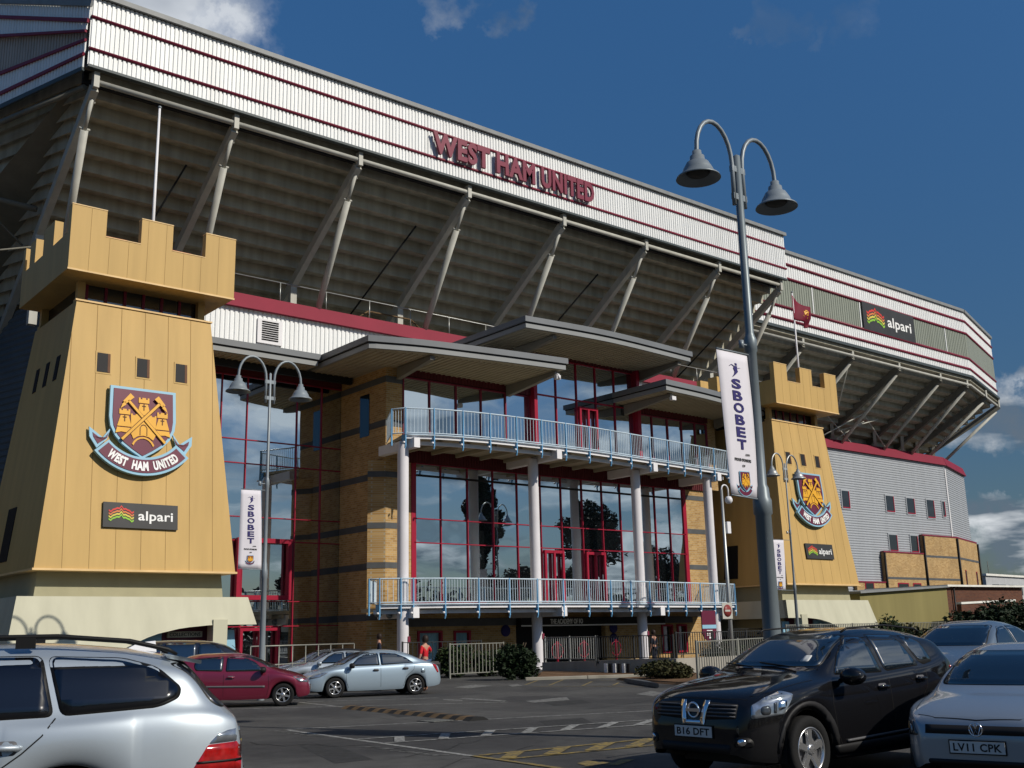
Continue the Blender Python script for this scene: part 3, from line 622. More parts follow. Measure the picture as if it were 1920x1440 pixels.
# left and right recesses with tall mirrored glazing
rg = random.Random(11)
def glazing(par, o, ux, xs, zs, nrm, name='curtain_wall', gm='facade_glass', fw=.042, heavy=(), skip=(), tilt=.0035, frame='red_frame', heavyx=()):
    """frame bars + one pane per opening, every pane leaning a hair differently"""
    o = Vector(o); ux = Vector(ux); nrm = Vector(nrm); f = MB()
    def bar(x0, z0, x1, z1): a = o+ux*x0+nrm*.05; f.hexa([a+ZZ*z0, a+ux*(x1-x0)+ZZ*z0, a+ux*(x1-x0)+ZZ*z0-nrm*.1, a+ZZ*z0-nrm*.1], [a+ZZ*z1, a+ux*(x1-x0)+ZZ*z1, a+ux*(x1-x0)+ZZ*z1-nrm*.1, a+ZZ*z1-nrm*.1])
    for x in xs:
        w = .13 if x in heavyx else fw/2; bar(x-w, zs[0], x+w, zs[-1])
    for z in zs:
        w = .09 if z in heavy else fw/2
        for x0, x1 in zip(xs[:-1], xs[1:]): bar(x0+fw/2+.001, z-w, x1-fw/2-.001, z+w)
    fr = f.build(name, frame, par)
    for i, (x0, x1) in enumerate(zip(xs[:-1], xs[1:])):
        for j, (z0, z1) in enumerate(zip(zs[:-1], zs[1:])):
            if (i, j) in skip: continue
            a, b = rg.uniform(-tilt, tilt), rg.uniform(-tilt, tilt); p = MB(); w, h = x1-x0, z1-z0
            def q(u, v): return o+ux*(x0+u*w)+ZZ*(z0+v*h)-nrm*(.02+a*(u-.5)*w+b*(v-.5)*h)
            k = 5; vs = [q(u/k, v/k)-nrm*(.0035*math.sin(math.pi*u/k)*math.sin(math.pi*v/k)*rg.choice((-1,1))*1) for v in range(k+1) for u in range(k+1)]
            s = rg.choice((-1, 1))*rg.uniform(.001, .004); vs = [q(u/k, v/k)-nrm*(s*math.sin(math.pi*u/k)*math.sin(math.pi*v/k)) for v in range(k+1) for u in range(k+1)]
            p.add(vs, [(v*(k+1)+u, v*(k+1)+u+1, (v+1)*(k+1)+u+1, (v+1)*(k+1)+u) for v in range(k) for u in range(k)], True); p.build('pane', gm, fr, recalc=False)
    return fr
lg = glazing(eb, (0,44.5,0), (1,0,0), [17.3,18.6,19.85,21.1,23.63,24.93,26.2], [.2,2.16,3.24,5.9,6.95,9.35,10.43,13.35], (0,-1,0), gm='wing_glass')
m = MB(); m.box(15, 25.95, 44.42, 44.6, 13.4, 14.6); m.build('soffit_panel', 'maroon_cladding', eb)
m = MB()
for a, b, c, d in ((20.75,23.4,3.3,6.0),):
    m.box(a,a+.2,44.2,44.4,c,d); m.box(b-.2,b,44.2,44.4,c,d); m.box(a+.2,b-.2,44.2,44.4,d-.2,d); m.box(a+.2,b-.2,44.2,44.4,c,c+.2); m.build('window_frame', 'red_frame', eb); m = MB()
for a, b, c, d in ((21.0,22.9,.3,2.1),): m.box(a,a+.13,44.2,44.4,c,d); m.box(b-.13,b,44.2,44.4,c,d); m.box(a+.13,b-.13,44.2,44.4,d-.13,d); m.box(21.9,22.0,44.2,44.4,c,d-.13)
m.build('doorway', 'red_frame', eb)
rgz = glazing(eb, (0,44.5,0), (1,0,0), [48.5,50.5,52.2,54.2,56.2,58.2], [.2,2.2,3.3,5.7,6.1,8.6,10.9,13.3], (0,-1,0), gm='dark_glass')
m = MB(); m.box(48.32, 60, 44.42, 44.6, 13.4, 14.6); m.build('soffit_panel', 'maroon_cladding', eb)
# brick body: side piers, ground floor, bands
def wallbox(x0, x1, y0, y1, z0, z1, mt='brick_gold', nm='brick_wall'):
    m = MB(); m.box(x0, x1, y0, y1, z0, z1); return m.build(nm, mt, eb)
bl = wallbox(26.0, 26.9, 40.5, 44.5, 0, 14.2); bl2 = wallbox(25.6, 26.0, 40.9, 41.3, 0, 9.4) if 0 else None
for i, z in enumerate((2.3, 4.55, 6.3, 8.6, 10.95, 13.0)):
    m = MB(); m.box(25.985, 26.91, 40.485, 44.49, z, z+.3); m.build('band', 'band_brick', bl)
m = MB(); m.box(25.97, 25.995, 41.9, 42.7, 10.7, 12.7); m.build('window', 'dark_glass', bl)
m = MB(); m.hexa([(25.35,40.95,0),(26.0,40.48,0),(26.9,40.48,0),(26.0,41.9,0)], [(25.35,40.95,9.35),(26.0,40.48,9.35),(26.9,40.48,9.35),(26.0,41.9,9.35)]); pl = m.build('brick_pier', 'brick_gold', eb)
for z in (2.3, 4.55, 6.3, 8.6):
    m = MB(); m.hexa([(25.33,40.94,z),(25.99,40.465,z),(26.9,40.465,z),(25.98,41.91,z)], [(25.33,40.94,z+.26),(25.99,40.465,z+.26),(26.9,40.465,z+.26),(25.98,41.91,z+.26)]); m.build('band', 'band_brick', pl)
br = wallbox(46.05, 48.3, 40.5, 44.5, 0, 9.5)
for z in (2.3, 4.9, 6.9, 8.8):
    m = MB(); m.box(46.04, 48.31, 40.485, 44.49, z, z+.26); m.build('band', 'band_brick', br)
bu = wallbox(48.28, 49.0, 40.5, 44.5, 9.5, 14.2)
gf = MB()
wins = [(27.7,29.05,.35,1.82),(29.7,30.65,.35,1.8),(43.5,44.38,.44,1.92),(44.72,45.5,.44,1.92)]
def pierce(mb, xs0, xs1, z0, z1, holes, y0, y1):
    x = xs0
    for a, b, c, d in holes:
        mb.box(x, a, y0, y1, z0, z1); mb.box(a, b, y0, y1, z0, c); mb.box(a, b, y0, y1, d, z1); x = b
    mb.box(x, xs1, y0, y1, z0, z1)
pierce(gf, 26.9, 33.4, 0, 2.95, wins[:2], 40.5, 40.8); pierce(gf, 39.35, 46.05, 0, 2.95, wins[2:], 40.5, 40.8); gf.box(33.4, 39.35, 40.5, 40.8, 1.95, 2.95)
gfo = gf.build('ground_wall', 'brick_gold', eb)
m = MB(); m.box(26.91, 46.04, 40.46, 40.495, 2.0, 2.35); m.build('band', 'band_brick', gfo)
for i, (a, b, c, d) in enumerate(wins):
    f = MB(); f.box(a,a+.1,40.42,40.6,c,d); f.box(b-.1,b,40.42,40.6,c,d); f.box(a+.1,b-.1,40.42,40.6,c,c+.1); f.box(a+.1,b-.1,40.42,40.6,d-.1,d); w = f.build('window', 'red_frame', eb)
    q = MB(); n = 14
    for k in range(n if i < 2 else 3):
        wd = (b-a-.2)/(n if i < 2 else 7); x0 = a+.1+wd*(k if i < 2 else k+2); q.hexa([(x0,40.62,c+.1),(x0+wd*.5,40.585,c+.1),(x0+wd*.5,40.6,c+.1),(x0,40.64,c+.1)], [(x0,40.62,d-.1),(x0+wd*.5,40.585,d-.1),(x0+wd*.5,40.6,d-.1),(x0,40.64,d-.1)]); q.hexa([(x0+wd*.5,40.585,c+.1),(x0+wd,40.62,c+.1),(x0+wd,40.64,c+.1),(x0+wd*.5,40.6,c+.1)], [(x0+wd*.5,40.585,d-.1),(x0+wd,40.62,d-.1),(x0+wd,40.64,d-.1),(x0+wd*.5,40.6,d-.1)])
    q.build('curtain', 'curtain_blue' if i < 2 else 'white_steel', w)
    q = MB(); q.box(a+.1, b-.1, 40.7, 40.72, c+.1, d-.1); q.build('pane', 'dark_glass', w)
# entrance recess
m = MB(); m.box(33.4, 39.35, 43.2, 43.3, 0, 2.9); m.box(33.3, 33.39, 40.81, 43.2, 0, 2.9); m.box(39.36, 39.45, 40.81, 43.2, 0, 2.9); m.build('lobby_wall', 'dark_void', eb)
ent = glazing(eb, (0,42.2,0), (1,0,0), [33.5,34.7,35.9,37.1,38.3,39.3], [.1,1.9], (0,-1,0), name='entrance_doors', gm='dark_glass', fw=.1)
m = MB(); m.box(33.4, 43.4, 40.1, 40.45, 1.93, 2.33); m.build('entrance_beam', 'brace_black', eb)
m = MB(); m.box(33.4, 43.4, 40.08, 40.098, 1.93, 1.99); addtext(m, 'THE ACADEMY OF FO', fz(35.25, 37.4, 2.03, 2.27, 40.098), (0,-.03,0), .01); m.build('lettering', 'ink_white', eb, recalc=False)
for (x, z) in ((32.75,1.75),(39.9,1.8),(39.9,1.25),(42.2,.95)):
    m = MB(); m.lathe([(0,0),(.27,0),(.27,.04),(0,.05)], (x,40.49,z), (0,-1,0)); m.build('wall_plaque', 'ink_navy' if z > 1 else 'black_plastic', eb)
# first-floor glass wall
XS = [27.5,29.04,30.59,32.13,33.65,35.17,36.56,38.02,39.46,40.81,42.1,43.49,44.65,45.9]
lw = glazing(eb, (0,40.5,0), (1,0,0), XS, [3.05,5.73,6.82,9.35], (0,-1,0), heavyx=(27.5,45.9), skip=())
m = MB(); m.box(26.9, 27.36, 40.47, 40.7, 2.95, 9.35); m.build('jamb', 'brick_gold', eb)
for a, b in ((35.22,36.5),(38.06,39.4)):
    m = MB()
    for x in (a, (a+b)/2-.05, b-.1): m.box(x, x+.12, 40.3, 40.44, 3.0, 5.62)
    m.box(a+.12, b-.1, 40.31, 40.43, 5.48, 5.62); m.build('doorway', 'red_frame', eb)
m = MB(); m.box(27.63, 45.77, 40.38, 40.445, 8.78, 8.84); m.build('glazing_bar', 'brace_black', eb)
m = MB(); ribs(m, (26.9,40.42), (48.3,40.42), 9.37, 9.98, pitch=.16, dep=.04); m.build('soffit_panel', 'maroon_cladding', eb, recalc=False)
# second floor banks
ub1 = glazing(eb, (0,40.5,0), (1,0,0), [26.94,28.42,29.97,31.49,33.04,34.62], [10.1,13.35], (0,-1,0), frame='maroon_trim', fw=.07)
ub2 = glazing(eb, (0,40.45,0), (1,0,0), [34.85,36.4,37.86,39.26,40.68,42.1], [10.1,13.55,15.55], (0,-1,0), fw=.06)
ub3 = glazing(eb, (0,40.5,0), (1,0,0), [42.45,43.6,44.88,46.06,47.22,48.24], [10.1,13.35], (0,-1,0), frame='maroon_trim', fw=.07)
m = MB(); m.box(34.63, 34.84, 40.1, 40.7, 10.1, 13.95); m.build('red_pillar', 'red_frame', eb); m = MB(); m.box(42.12, 42.36, 40.1, 40.7, 10.1, 16.0); m.build('red_pillar', 'red_frame', eb)
m = MB()
for x in (37.9, 38.48, 39.1): m.box(x, x+.12, 40.25, 40.39, 10.1, 13.2)
m.box(38.02, 39.1, 40.26, 40.38, 13.08, 13.2); m.build('doorway', 'red_frame', eb)
for a, b, z0, z1 in ((26.9,34.62,13.4,14.2),(42.37,48.28,13.4,14.2),(34.85,42.11,15.6,16.3)):
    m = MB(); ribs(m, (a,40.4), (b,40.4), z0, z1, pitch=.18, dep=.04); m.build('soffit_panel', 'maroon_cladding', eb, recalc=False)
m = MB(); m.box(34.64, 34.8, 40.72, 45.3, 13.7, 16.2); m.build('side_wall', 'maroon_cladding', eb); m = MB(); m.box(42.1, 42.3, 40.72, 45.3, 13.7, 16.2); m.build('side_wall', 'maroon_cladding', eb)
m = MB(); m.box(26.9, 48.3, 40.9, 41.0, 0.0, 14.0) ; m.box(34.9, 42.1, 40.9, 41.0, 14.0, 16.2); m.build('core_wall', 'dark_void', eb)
# canopies
def smooth(pts, n=6):
    P_ = [Vector((p[0], p[1], 0)) for p in pts]; P_ = [P_[0]*2-P_[1]]+P_+[P_[-1]*2-P_[-2]]; o = []
    for i in range(1, len(P_)-2):
        for k in range(n):
            t = k/n; a, b, c, d = P_[i-1:i+3]
            o.append(.5*((2*b)+(c-a)*t+(2*a-5*b+4*c-d)*t*t+(-a+3*b-3*c+d)*t**3))
    return o+[P_[-2]]
def canopy(front, yb, zt, beams=(), nm='canopy', label=None):
    fr = smooth(front); a, b = fr[0], fr[-1]
    def ring(ins, z):
        k = [p+Vector((0,ins,0)) for p in fr]; k[0].x += ins; k[-1].x -= ins
        return [Vector((p.x, p.y, z)) for p in k]+[Vector((b.x-ins, yb, z)), Vector((a.x+ins, yb, z))]
    def slab(i, z0, z1, mt, name, par):
        lo, hi = ring(i, z0), ring(i, z1); n = len(lo); m = MB(); m.add(lo+hi, [tuple(range(n)), tuple(range(n, 2*n))]+[(k, (k+1) % n, n+(k+1) % n, n+k) for k in range(n)]); return m.build(name, mt, par)
    c = slab(0, zt-.27, zt, 'canopy_edge', nm, eb); 
    if label: c['label'] = label
    slab(.07, zt-.33, zt-.27, 'brace_black', 'gap_shade_strip', c); slab(.09, zt-.55, zt-.33, 'canopy_edge_light', 'lower_lip', c)  # solid black strip stands in for the shade between the two lips
    # ribbed soffit
    lo = ring(.16, zt-.56); m = MB(); n = len(lo); m.add(lo, [tuple(range(n))]); 
    x = a.x+.3
    while x < b.x-.3:
        yf = min((abs(p.x-x), p.y) for p in fr)[1]+.5; m.box(x, x+.07, yf, yb-.05, zt-.6, zt-.561); x += .3
    m.build('soffit', 'soffit', c, recalc=False)
    for bx in beams:
        yf = min((abs(p.x-bx), p.y) for p in fr)[1]+.35; m = MB()
        m.hexa([(bx-.12,yf,zt-.78),(bx+.12,yf,zt-.78),(bx+.12,40.35,zt-1.15),(bx-.12,40.35,zt-1.15)], [(bx-.12,yf,zt-.61),(bx+.12,yf,zt-.61),(bx+.12,40.35,zt-.61),(bx-.12,40.35,zt-.61)])
        m.build('beam', 'canopy_beam', c)
    return c
canopy([(23.59,38.17),(25.84,37.46),(28.19,37.02),(30.9,36.6),(33.5,36.26)], 45.3, 14.3, (26.6,33.1), label='left curved grey canopy')
canopy([(31.58,37.06),(36.8,36.68),(43.4,37.04)], 45.2, 16.3, (33.6,42.6), label='highest curved grey canopy in the middle')
canopy([(40.55,36.5),(44.94,36.9),(50.7,37.93)], 45.3, 14.302, (41.4,48.9), label='right curved grey canopy')
canopy([(15.5,42.2),(20,42.18),(23.54,42.18)], 45.3, 14.298, ()); canopy([(50.76,42.0),(54,42.1),(60,42.3)], 45.3, 14.298, ())
m = MB(); m.box(17, 25.9, 43.3, 43.5, 13.4, 13.72); m.build('gutter_beam', 'brace_black', eb)
m = MB(); m.tube([(33.1,36.9,13.62),(33.1,36.55,13.5),(33.12,36.5,13.3)], .06, 8); m.box(33.0, 33.25, 36.55, 36.75, 13.3, 13.5); m.build('flood_light', 'white_steel', eb)
m = MB(); m.box(41.3, 41.6, 36.8, 37.0, 13.35, 13.55); m.build('flood_light', 'white_steel', eb)
# balconies
railpx = [(760,765),(813,767),(867,771),(918,776),(967,782),(1014,788),(1060,794),(1103,800),(1143,807),(1181,814),(1217,820),(1250,826),(1281,831),(1310,837),(1338,841),(1365,845)]
pu = [(25.26,37.8),(26.41,37.3),(27.73,36.98),(29.1,36.79),(30.54,36.69),(31.99,36.63),(33.47,36.6),(35.0,36.62),(36.52,36.72),(38.05,36.84),(39.55,36.97),(41.0,37.1),(42.4,37.22),(43.85,37.38),(45.15,37.5),(46.5,37.65)]
pl_ = [(24.35,38.35),(25.1,37.9),(25.6,37.72),(26.9,37.25),(28.45,36.95),(29.98,36.75),(31.5,36.65),(33.0,36.6),(34.6,36.62),(36.1,36.7),(37.55,36.8),(38.98,36.93),(40.4,37.06),(41.85,37.18),(43.15,37.3),(44.4,37.45),(45.6,37.55),(46.3,37.63)]
def balcony(pts, zr, zd, xl, xr, colx, label, endl):
    fr = [Vector((a, b, 0)) for a, b in pts]; sm = smooth(pts, 4)
    lo = [Vector((p.x, p.y+.12, zd-.16)) for p in sm]+[Vector((xr,40.4,zd-.16)), Vector((xl,40.4,zd-.16))]; hi = [p+ZZ*.14 for p in lo]; n = len(lo)
    m = MB(); m.add(lo+hi, [tuple(range(n)), tuple(range(n, 2*n))]+[(k, (k+1) % n, n+(k+1) % n, n+k) for k in range(n)]); b = m.build('balcony', 'soffit', eb, label)
    m = MB()
    for p, q in zip(sm[:-1], sm[1:]): m.bar(p+ZZ*(zd-.13)+Vector((0,.07,0)), q+ZZ*(zd-.13)+Vector((0,.07,0)), .06, .2)
    m.build('edge_channel', 'white_steel', b)
    m = MB()
    for p, q in zip(sm[:-1], sm[1:]): m.bar(p+ZZ*(zd-.36)+Vector((0,.45,0)), q+ZZ*(zd-.36)+Vector((0,.45,0)), .12, .16)
    m.build('edge_beam', 'white_steel', b)
    for cx_ in colx:
        yf = min((abs(p.x-cx_-.35), p.y) for p in sm)[1]-.02; m = MB()
        m.box(cx_+.12, cx_+.42, yf, 40.35, zd-.62, zd-.2) ; m.build('cantilever_beam', 'white_steel', b)
    for i in range(len(fr)-1):
        t = fr[i].lerp(fr[i+1], .5); m = MB(); m.box(t.x-.06, t.x+.06, t.y+.55, 40.3, zd-.34, zd-.18); m.build('joist', 'soffit', b)
    pos = fr
    for i, p in enumerate(pos):
        m = MB(); m.hexa([p+Vector((-.02,-.05,zd-.05)), p+Vector((.02,-.05,zd-.05)), p+Vector((.02,.03,zd-.05)), p+Vector((-.02,.03,zd-.05))], [p+Vector((-.02,-.04,zr+.03)), p+Vector((.02,-.04,zr+.03)), p+Vector((.02,.02,zr+.03)), p+Vector((-.02,.02,zr+.03))])
        m.prism([(0,0),(0,-.5),(-.05,-.62),(-.09,-.6),(-.07,-.45),(-.3,-.2),(-.3,0)], p+Vector((-.025,-.05,zd-.051)), (0,-1,0), ZZ, (.05,0,0)); m.build('post', 'blue_dark' if 0 else 'blue_rail', b)
        m = MB(); m.lathe([(0,0),(.045,0),(.045,.1),(0,.1)], p+Vector((-.13,-.02,zd-.42)), (0,-1,0), 10); m.build('bracket_bolt', 'white_steel', b)
    e0 = [Vector((xl,40.4,0))]+[Vector((endl[0],endl[1],0))]; path = e0+sm+[Vector((xr,40.4,0))]
    m = MB(); m.tube([p+ZZ*zr for p in path], .032, 8); m.build('handrail', 'rail_pale', b)
    m = MB(); m.tube([p+ZZ*(zd+.02) for p in path], .028, 6); m.tube([p+ZZ*(zd-.07)-Vector((0,.03,0)) for p in sm], .03, 6); m.build('bottom_rail', 'rail_pale', b)
    m = MB(); acc = 0
    for p, q in zip(path[:-1], path[1:]):
        L = (q-p).length; k = max(1, int(L/.125))
        for j in range(k): c = p.lerp(q, (j+.5)/k); m.box(c.x-.009, c.x+.009, c.y-.009, c.y+.009, zd+.02, zr)
    m.build('balusters', 'rail_pale', b, kind='stuff')
    p0 = Vector((endl[0],endl[1],0)); m = MB(); m.box(p0.x-.03, p0.x+.03, p0.y-.03, p0.y+.03, zd-.5, zr+.02); m.build('post', 'blue_rail', b)
    return b
CX = [P(755.5,1000,Y=38.2).x, P(1002.5,1000,Y=38.2).x, P(1196,1000,Y=38.2).x, P(1331.5,1000,Y=38.2).x]
balcony(pu, 11.2, 10.1, 25.98, 46.9, CX, 'upper balcony', (24.92,38.35))
balcony(pl_, 3.94, 2.95, 25.5, 46.9, CX, 'lower balcony', (24.1,38.75))
for x in CX:
    m = MB(); m.lathe([(.245,0),(.245,9.65)], (x,38.2,0), n=28); m.lathe([(.33,0),(.33,.12),(.25,.16)], (x,38.2,0), n=28); c = m.build('column', 'column_white', eb)
for x in CX[:3]:
    m = MB(); m.prism([(0,0),(.12,0),(.12,.24),(0,.24)], (x+.08,37.95,1.35), (1,0,0), ZZ, (0,-.01,0)); m.build('notice', 'maroon_letters', eb)
for x, z in ((24.9,2.55),(25.5,2.5)):
    m = MB(); m.lathe([(0,0),(.16,.02),(.13,.2),(0,.22)], (x,39.4,z), (0,-1,0), 16); m.build('flood_light', 'lamp_paint', eb)
# hanging claret shield sign at the right end of the lower balcony
hs_ = thing('hanging_sign', P(1336,1170,Y=37.3), 'claret shield-shaped sign with a pale blue strip hanging under the lower balcony right end', 'sign')
so_ = P(1315,1145,Y=37.2); m = MB(); w_ = P(1341,1145,Y=37.2).x-so_.x; zb_ = P(1328,1203,Y=37.2).z; z0_ = so_.z; h_ = z0_-zb_
poly = [(0,0),(w_,0),(w_,-h_*.72),(w_*.85,-h_*.9),(w_*.5,-h_),(w_*.15,-h_*.9),(0,-h_*.72)]
m.prism(poly, so_, (1,0,0), ZZ, (0,.06,0)); bo = m.build('board', 'crest_claret', hs_)
m = MB(); m.prism([(0,-h_*.46),(w_,-h_*.46),(w_,-h_*.58),(0,-h_*.58)], so_+Vector((0,-.012,0)), (1,0,0), ZZ, (0,.01,0)); m.build('strip', 'crest_blue', hs_)
m = MB()
for k in range(4): m.prism([(w_*.3,-h_*(.63+.05*k)),(w_*.7,-h_*(.63+.05*k)),(w_*.7,-h_*(.655+.05*k)),(w_*.3,-h_*(.655+.05*k))], so_+Vector((0,-.012,0)), (1,0,0), ZZ, (0,.01,0))
m.prism([(w_*.44,-h_*.84),(w_*.56,-h_*.84),(w_*.56,-h_*.9),(w_*.44,-h_*.9)], so_+Vector((0,-.012,0)), (1,0,0), ZZ, (0,.01,0)); m.build('small_print', 'ink_white', hs_)
# ================================================================ dark wing behind the left tower
lw_ = thing('stadium_wing', (5,53,0), 'shaded dark-sided wing of the stand seen at the far left behind the tower', 'stadium building')
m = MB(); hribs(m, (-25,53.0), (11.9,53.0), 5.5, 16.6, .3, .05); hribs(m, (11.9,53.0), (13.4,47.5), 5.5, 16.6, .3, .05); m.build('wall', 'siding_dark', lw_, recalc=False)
m = MB(); m.hexa([(-25,52.7,16.6),(12.0,52.7,16.6),(12.2,53.1,16.6),(-25,53.1,16.6)], [(-25,52.9,17.6),(12.1,52.9,17.6),(12.2,53.2,17.6),(-25,53.2,17.6)]); m.build('parapet', 'maroon_band', lw_)
m = MB(); m.box(-25, 12.5, 53.05, 60, 0, 5.5); m.build('brick_base', 'brick_gold', lw_)
m = MB(); m.hexa([(-25,53,17.6),(12.3,53,17.6),(12.3,58,19),(-25,58,19)], [(-25,53,17.7),(12.3,53,17.7),(12.3,58,19.1),(-25,58,19.1)]); m.build('roof', 'roof_grey', lw_)
m = MB(); m.box(9.6, 10.7, 52.9, 52.96, 11.3, 13.4); m.box(13.0, 13.2, 50, 50.9, 10, 12); m.build('window', 'dark_glass', lw_)
# ================================================================ castle towers
def crest(par, o, ux, uz, nrm, s, name='crest', detail=True, th=.12):
    """club shield: u right, v down from the top centre, unit metres times s"""
    o = Vector(o); ux = Vector(ux); uz = Vector(uz); nrm = Vector(nrm)
    def pl(poly, mt, off, t, nm, p): 
        m = MB(); m.prism([(x*s, y*s) for x, y in poly], o+nrm*off, ux, uz, nrm*t); return m.build(nm, mt, p)
    def mp(polys, mt, off, t, nm, p):
        m = MB()
        for poly in polys: m.prism([(x*s, y*s) for x, y in poly], o+nrm*off, ux, uz, nrm*t)
        return m.build(nm, mt, p)
    sh = [(-1.2,0),(1.2,0),(1.22,-1.15),(1.17,-1.5),(1.0,-1.85),(.75,-2.13),(.4,-2.38),(0,-2.62),(-.4,-2.38),(-.75,-2.13),(-1.0,-1.85),(-1.17,-1.5),(-1.22,-1.15)]
    inn = [(x*.905, -.1+(y*.925 if y < 0 else 0)) for x, y in sh]
    base = pl(sh, 'crest_blue', 0, th, name, par); pl(inn, 'crest_claret', th, .02*s+.002, 'shield_field', base)
    e = th+.02*s+.002
    gold = []
    def tower(cx, y0, w, y1, wb):
        k = w/5
        gold.append([(cx-w/2*1.15,y0-.2),(cx-w/2*1.15,y0),(cx-w/2*.75,y0),(cx-w/2*.75,y0-.06),(cx-.07,y0-.06),(cx-.07,y0),(cx+.07,y0),(cx+.07,y0-.06),(cx+w/2*.75,y0-.06),(cx+w/2*.75,y0),(cx+w/2*1.15,y0),(cx+w/2*1.15,y0-.2)])
        gold.append([(cx-w/2*.85,y0-.24),(cx+w/2*.85,y0-.24),(cx+wb/2,y1),(cx-wb/2,y1)])
    tower(.0,-.36,.34,-1.02,.5); tower(-.69,-.85,.34,-1.5,.52); tower(.69,-.85,.34,-1.5,.52)
    gold.append([(-.95,-1.54),(-.46,-1.54),(-.43,-1.75),(-.6,-1.72),(-.8,-1.7),(-1.0,-1.76)]); gold.append([(.46,-1.54),(.95,-1.54),(1.0,-1.76),(.8,-1.7),(.6,-1.72),(.43,-1.75)])
    gold.append([(-.47,-1.0),(-.4,-1.0),(-.4,-1.05),(-.3,-1.05),(-.3,-1.0),(-.2,-1.0),(-.2,-1.05),(.2,-1.05),(.2,-1.0),(.3,-1.0),(.3,-1.05),(.4,-1.05),(.4,-1.0),(.47,-1.0),(.44,-1.76),(.36,-1.93),(.2,-1.82),(0,-1.78),(-.2,-1.82),(-.36,-1.93),(-.44,-1.76)])
    arc = [(.45*math.sin(a*.28), -2.3+.5*math.cos(a*.28)-.03) for a in range(-4, 5)]; gold.append(arc+[(x*.88, y-.06) for x, y in arc[::-1]])
    mp(gold, 'crest_gold', e, .03*s, 'castle', base)
    if detail:
        ln = []
        for cx, y in ((0,-.72),(-.69,-1.2),(.69,-1.2)): ln.append([(cx-.02,y-.12),(cx+.02,y-.12),(cx+.02,y+.12),(cx-.02,y+.12)]); ln.append([(cx-.07,y+.02),(cx+.07,y+.02),(cx+.07,y+.06),(cx-.07,y+.06)])
        ln.append([(-.14,-1.78),(-.11,-1.78),(-.11,-1.5),(-.06,-1.42),(0,-1.4),(.06,-1.42),(.11,-1.5),(.11,-1.78),(.14,-1.78),(.14,-1.5),(.08,-1.39),(0,-1.36),(-.08,-1.39),(-.14,-1.5)])
        mp(ln, 'crest_line', e+.031*s, .006, 'castle_openings', base)
    for sg in (1,-1):
        def h(x, y, w, lx, ly, w2=None):
            d = Vector((lx-x, ly-y)).normalized(); n = Vector((-d.y, d.x)); w2 = w2 or w
            return [(x+n.x*w/2,y+n.y*w/2),(lx+n.x*w2/2,ly+n.y*w2/2),(lx-n.x*w2/2,ly-n.y*w2/2),(x-n.x*w/2,y-n.y*w/2)]
        off = e+.032*s+(.03*s if sg > 0 else 0)
        if detail: mp([[(a*sg, b) for a, b in h(-.79,-2.0,.135,.58,-.52)]], 'crest_line', off, .012*s, 'hammer_outline', base)
        q = mp([[(a*sg, b) for a, b in h(-.79,-2.0,.09,.58,-.52)], [(a*sg, b) for a, b in h(.44,-.32,.2,.72,-.62,.14)], [(a*sg, b) for a, b in ((.67,-.55),(.79,-.67),(.86,-.86),(.66,-.7))]], 'crest_gold', off+.012*s, .025*s, 'hammer', base)
    # ribbon
    def arcp(r, a0, a1, n=22): return [(r*math.sin(R(a0+(a1-a0)*k/n)), -.98-r*math.cos(R(a0+(a1-a0)*k/n))+0) for k in range(n+1)]
    rb = arcp(2.26,-49,49)+arcp(1.6,49,-49); pl(rb, 'crest_blue', -.02, th+.05*s, 'ribbon', base)
    ri = arcp(2.17,-46.5,46.5)+arcp(1.69,46.5,-46.5); pl(ri, 'crest_claret', th-.02+.05*s, .02*s, 'ribbon_field', base)
    for sg in (1,-1):
        t = [(-1.1,-1.85),(-1.3,-2.1),(-1.62,-2.35),(-1.95,-2.0),(-1.98,-1.62),(-1.55,-1.95),(-1.42,-1.62)][::-1]
        t = [(-1.12,-1.55),(-1.4,-1.95),(-1.88,-1.6),(-1.86,-1.95),(-1.6,-2.35),(-1.25,-2.0)]
        pl([(a*sg, b) for a, b in t], 'crest_blue', -.02, th*.6, 'ribbon_tail', base)
        t2 = [(-1.2,-1.75),(-1.38,-2.06),(-1.76,-1.8),(-1.73,-1.95),(-1.57,-2.2),(-1.25,-1.95)]
        pl([(a*sg, b) for a, b in t2], 'crest_claret', th*.6-.02, .01+.005*s, 'tail_field', base)
    if detail or s > .2:
        m = MB()
        for wd, a0, a1 in (('WEST',-39,-17),('HAM',-11.5,6),('UNITED',11.5,40)):
            addtext(m, wd, lambda u, v: o+nrm*(th-.02+.07*s)+ux*s*((1.76+.34*(1-v))*math.sin(R(a0+(a1-a0)*u)))+uz*s*(-.98-(1.76+.34*(1-v))*math.cos(R(a0+(a1-a0)*u))), nrm*.02*s, .055)
        m.build('ribbon_lettering', 'ink_white', base, recalc=False)
    return base
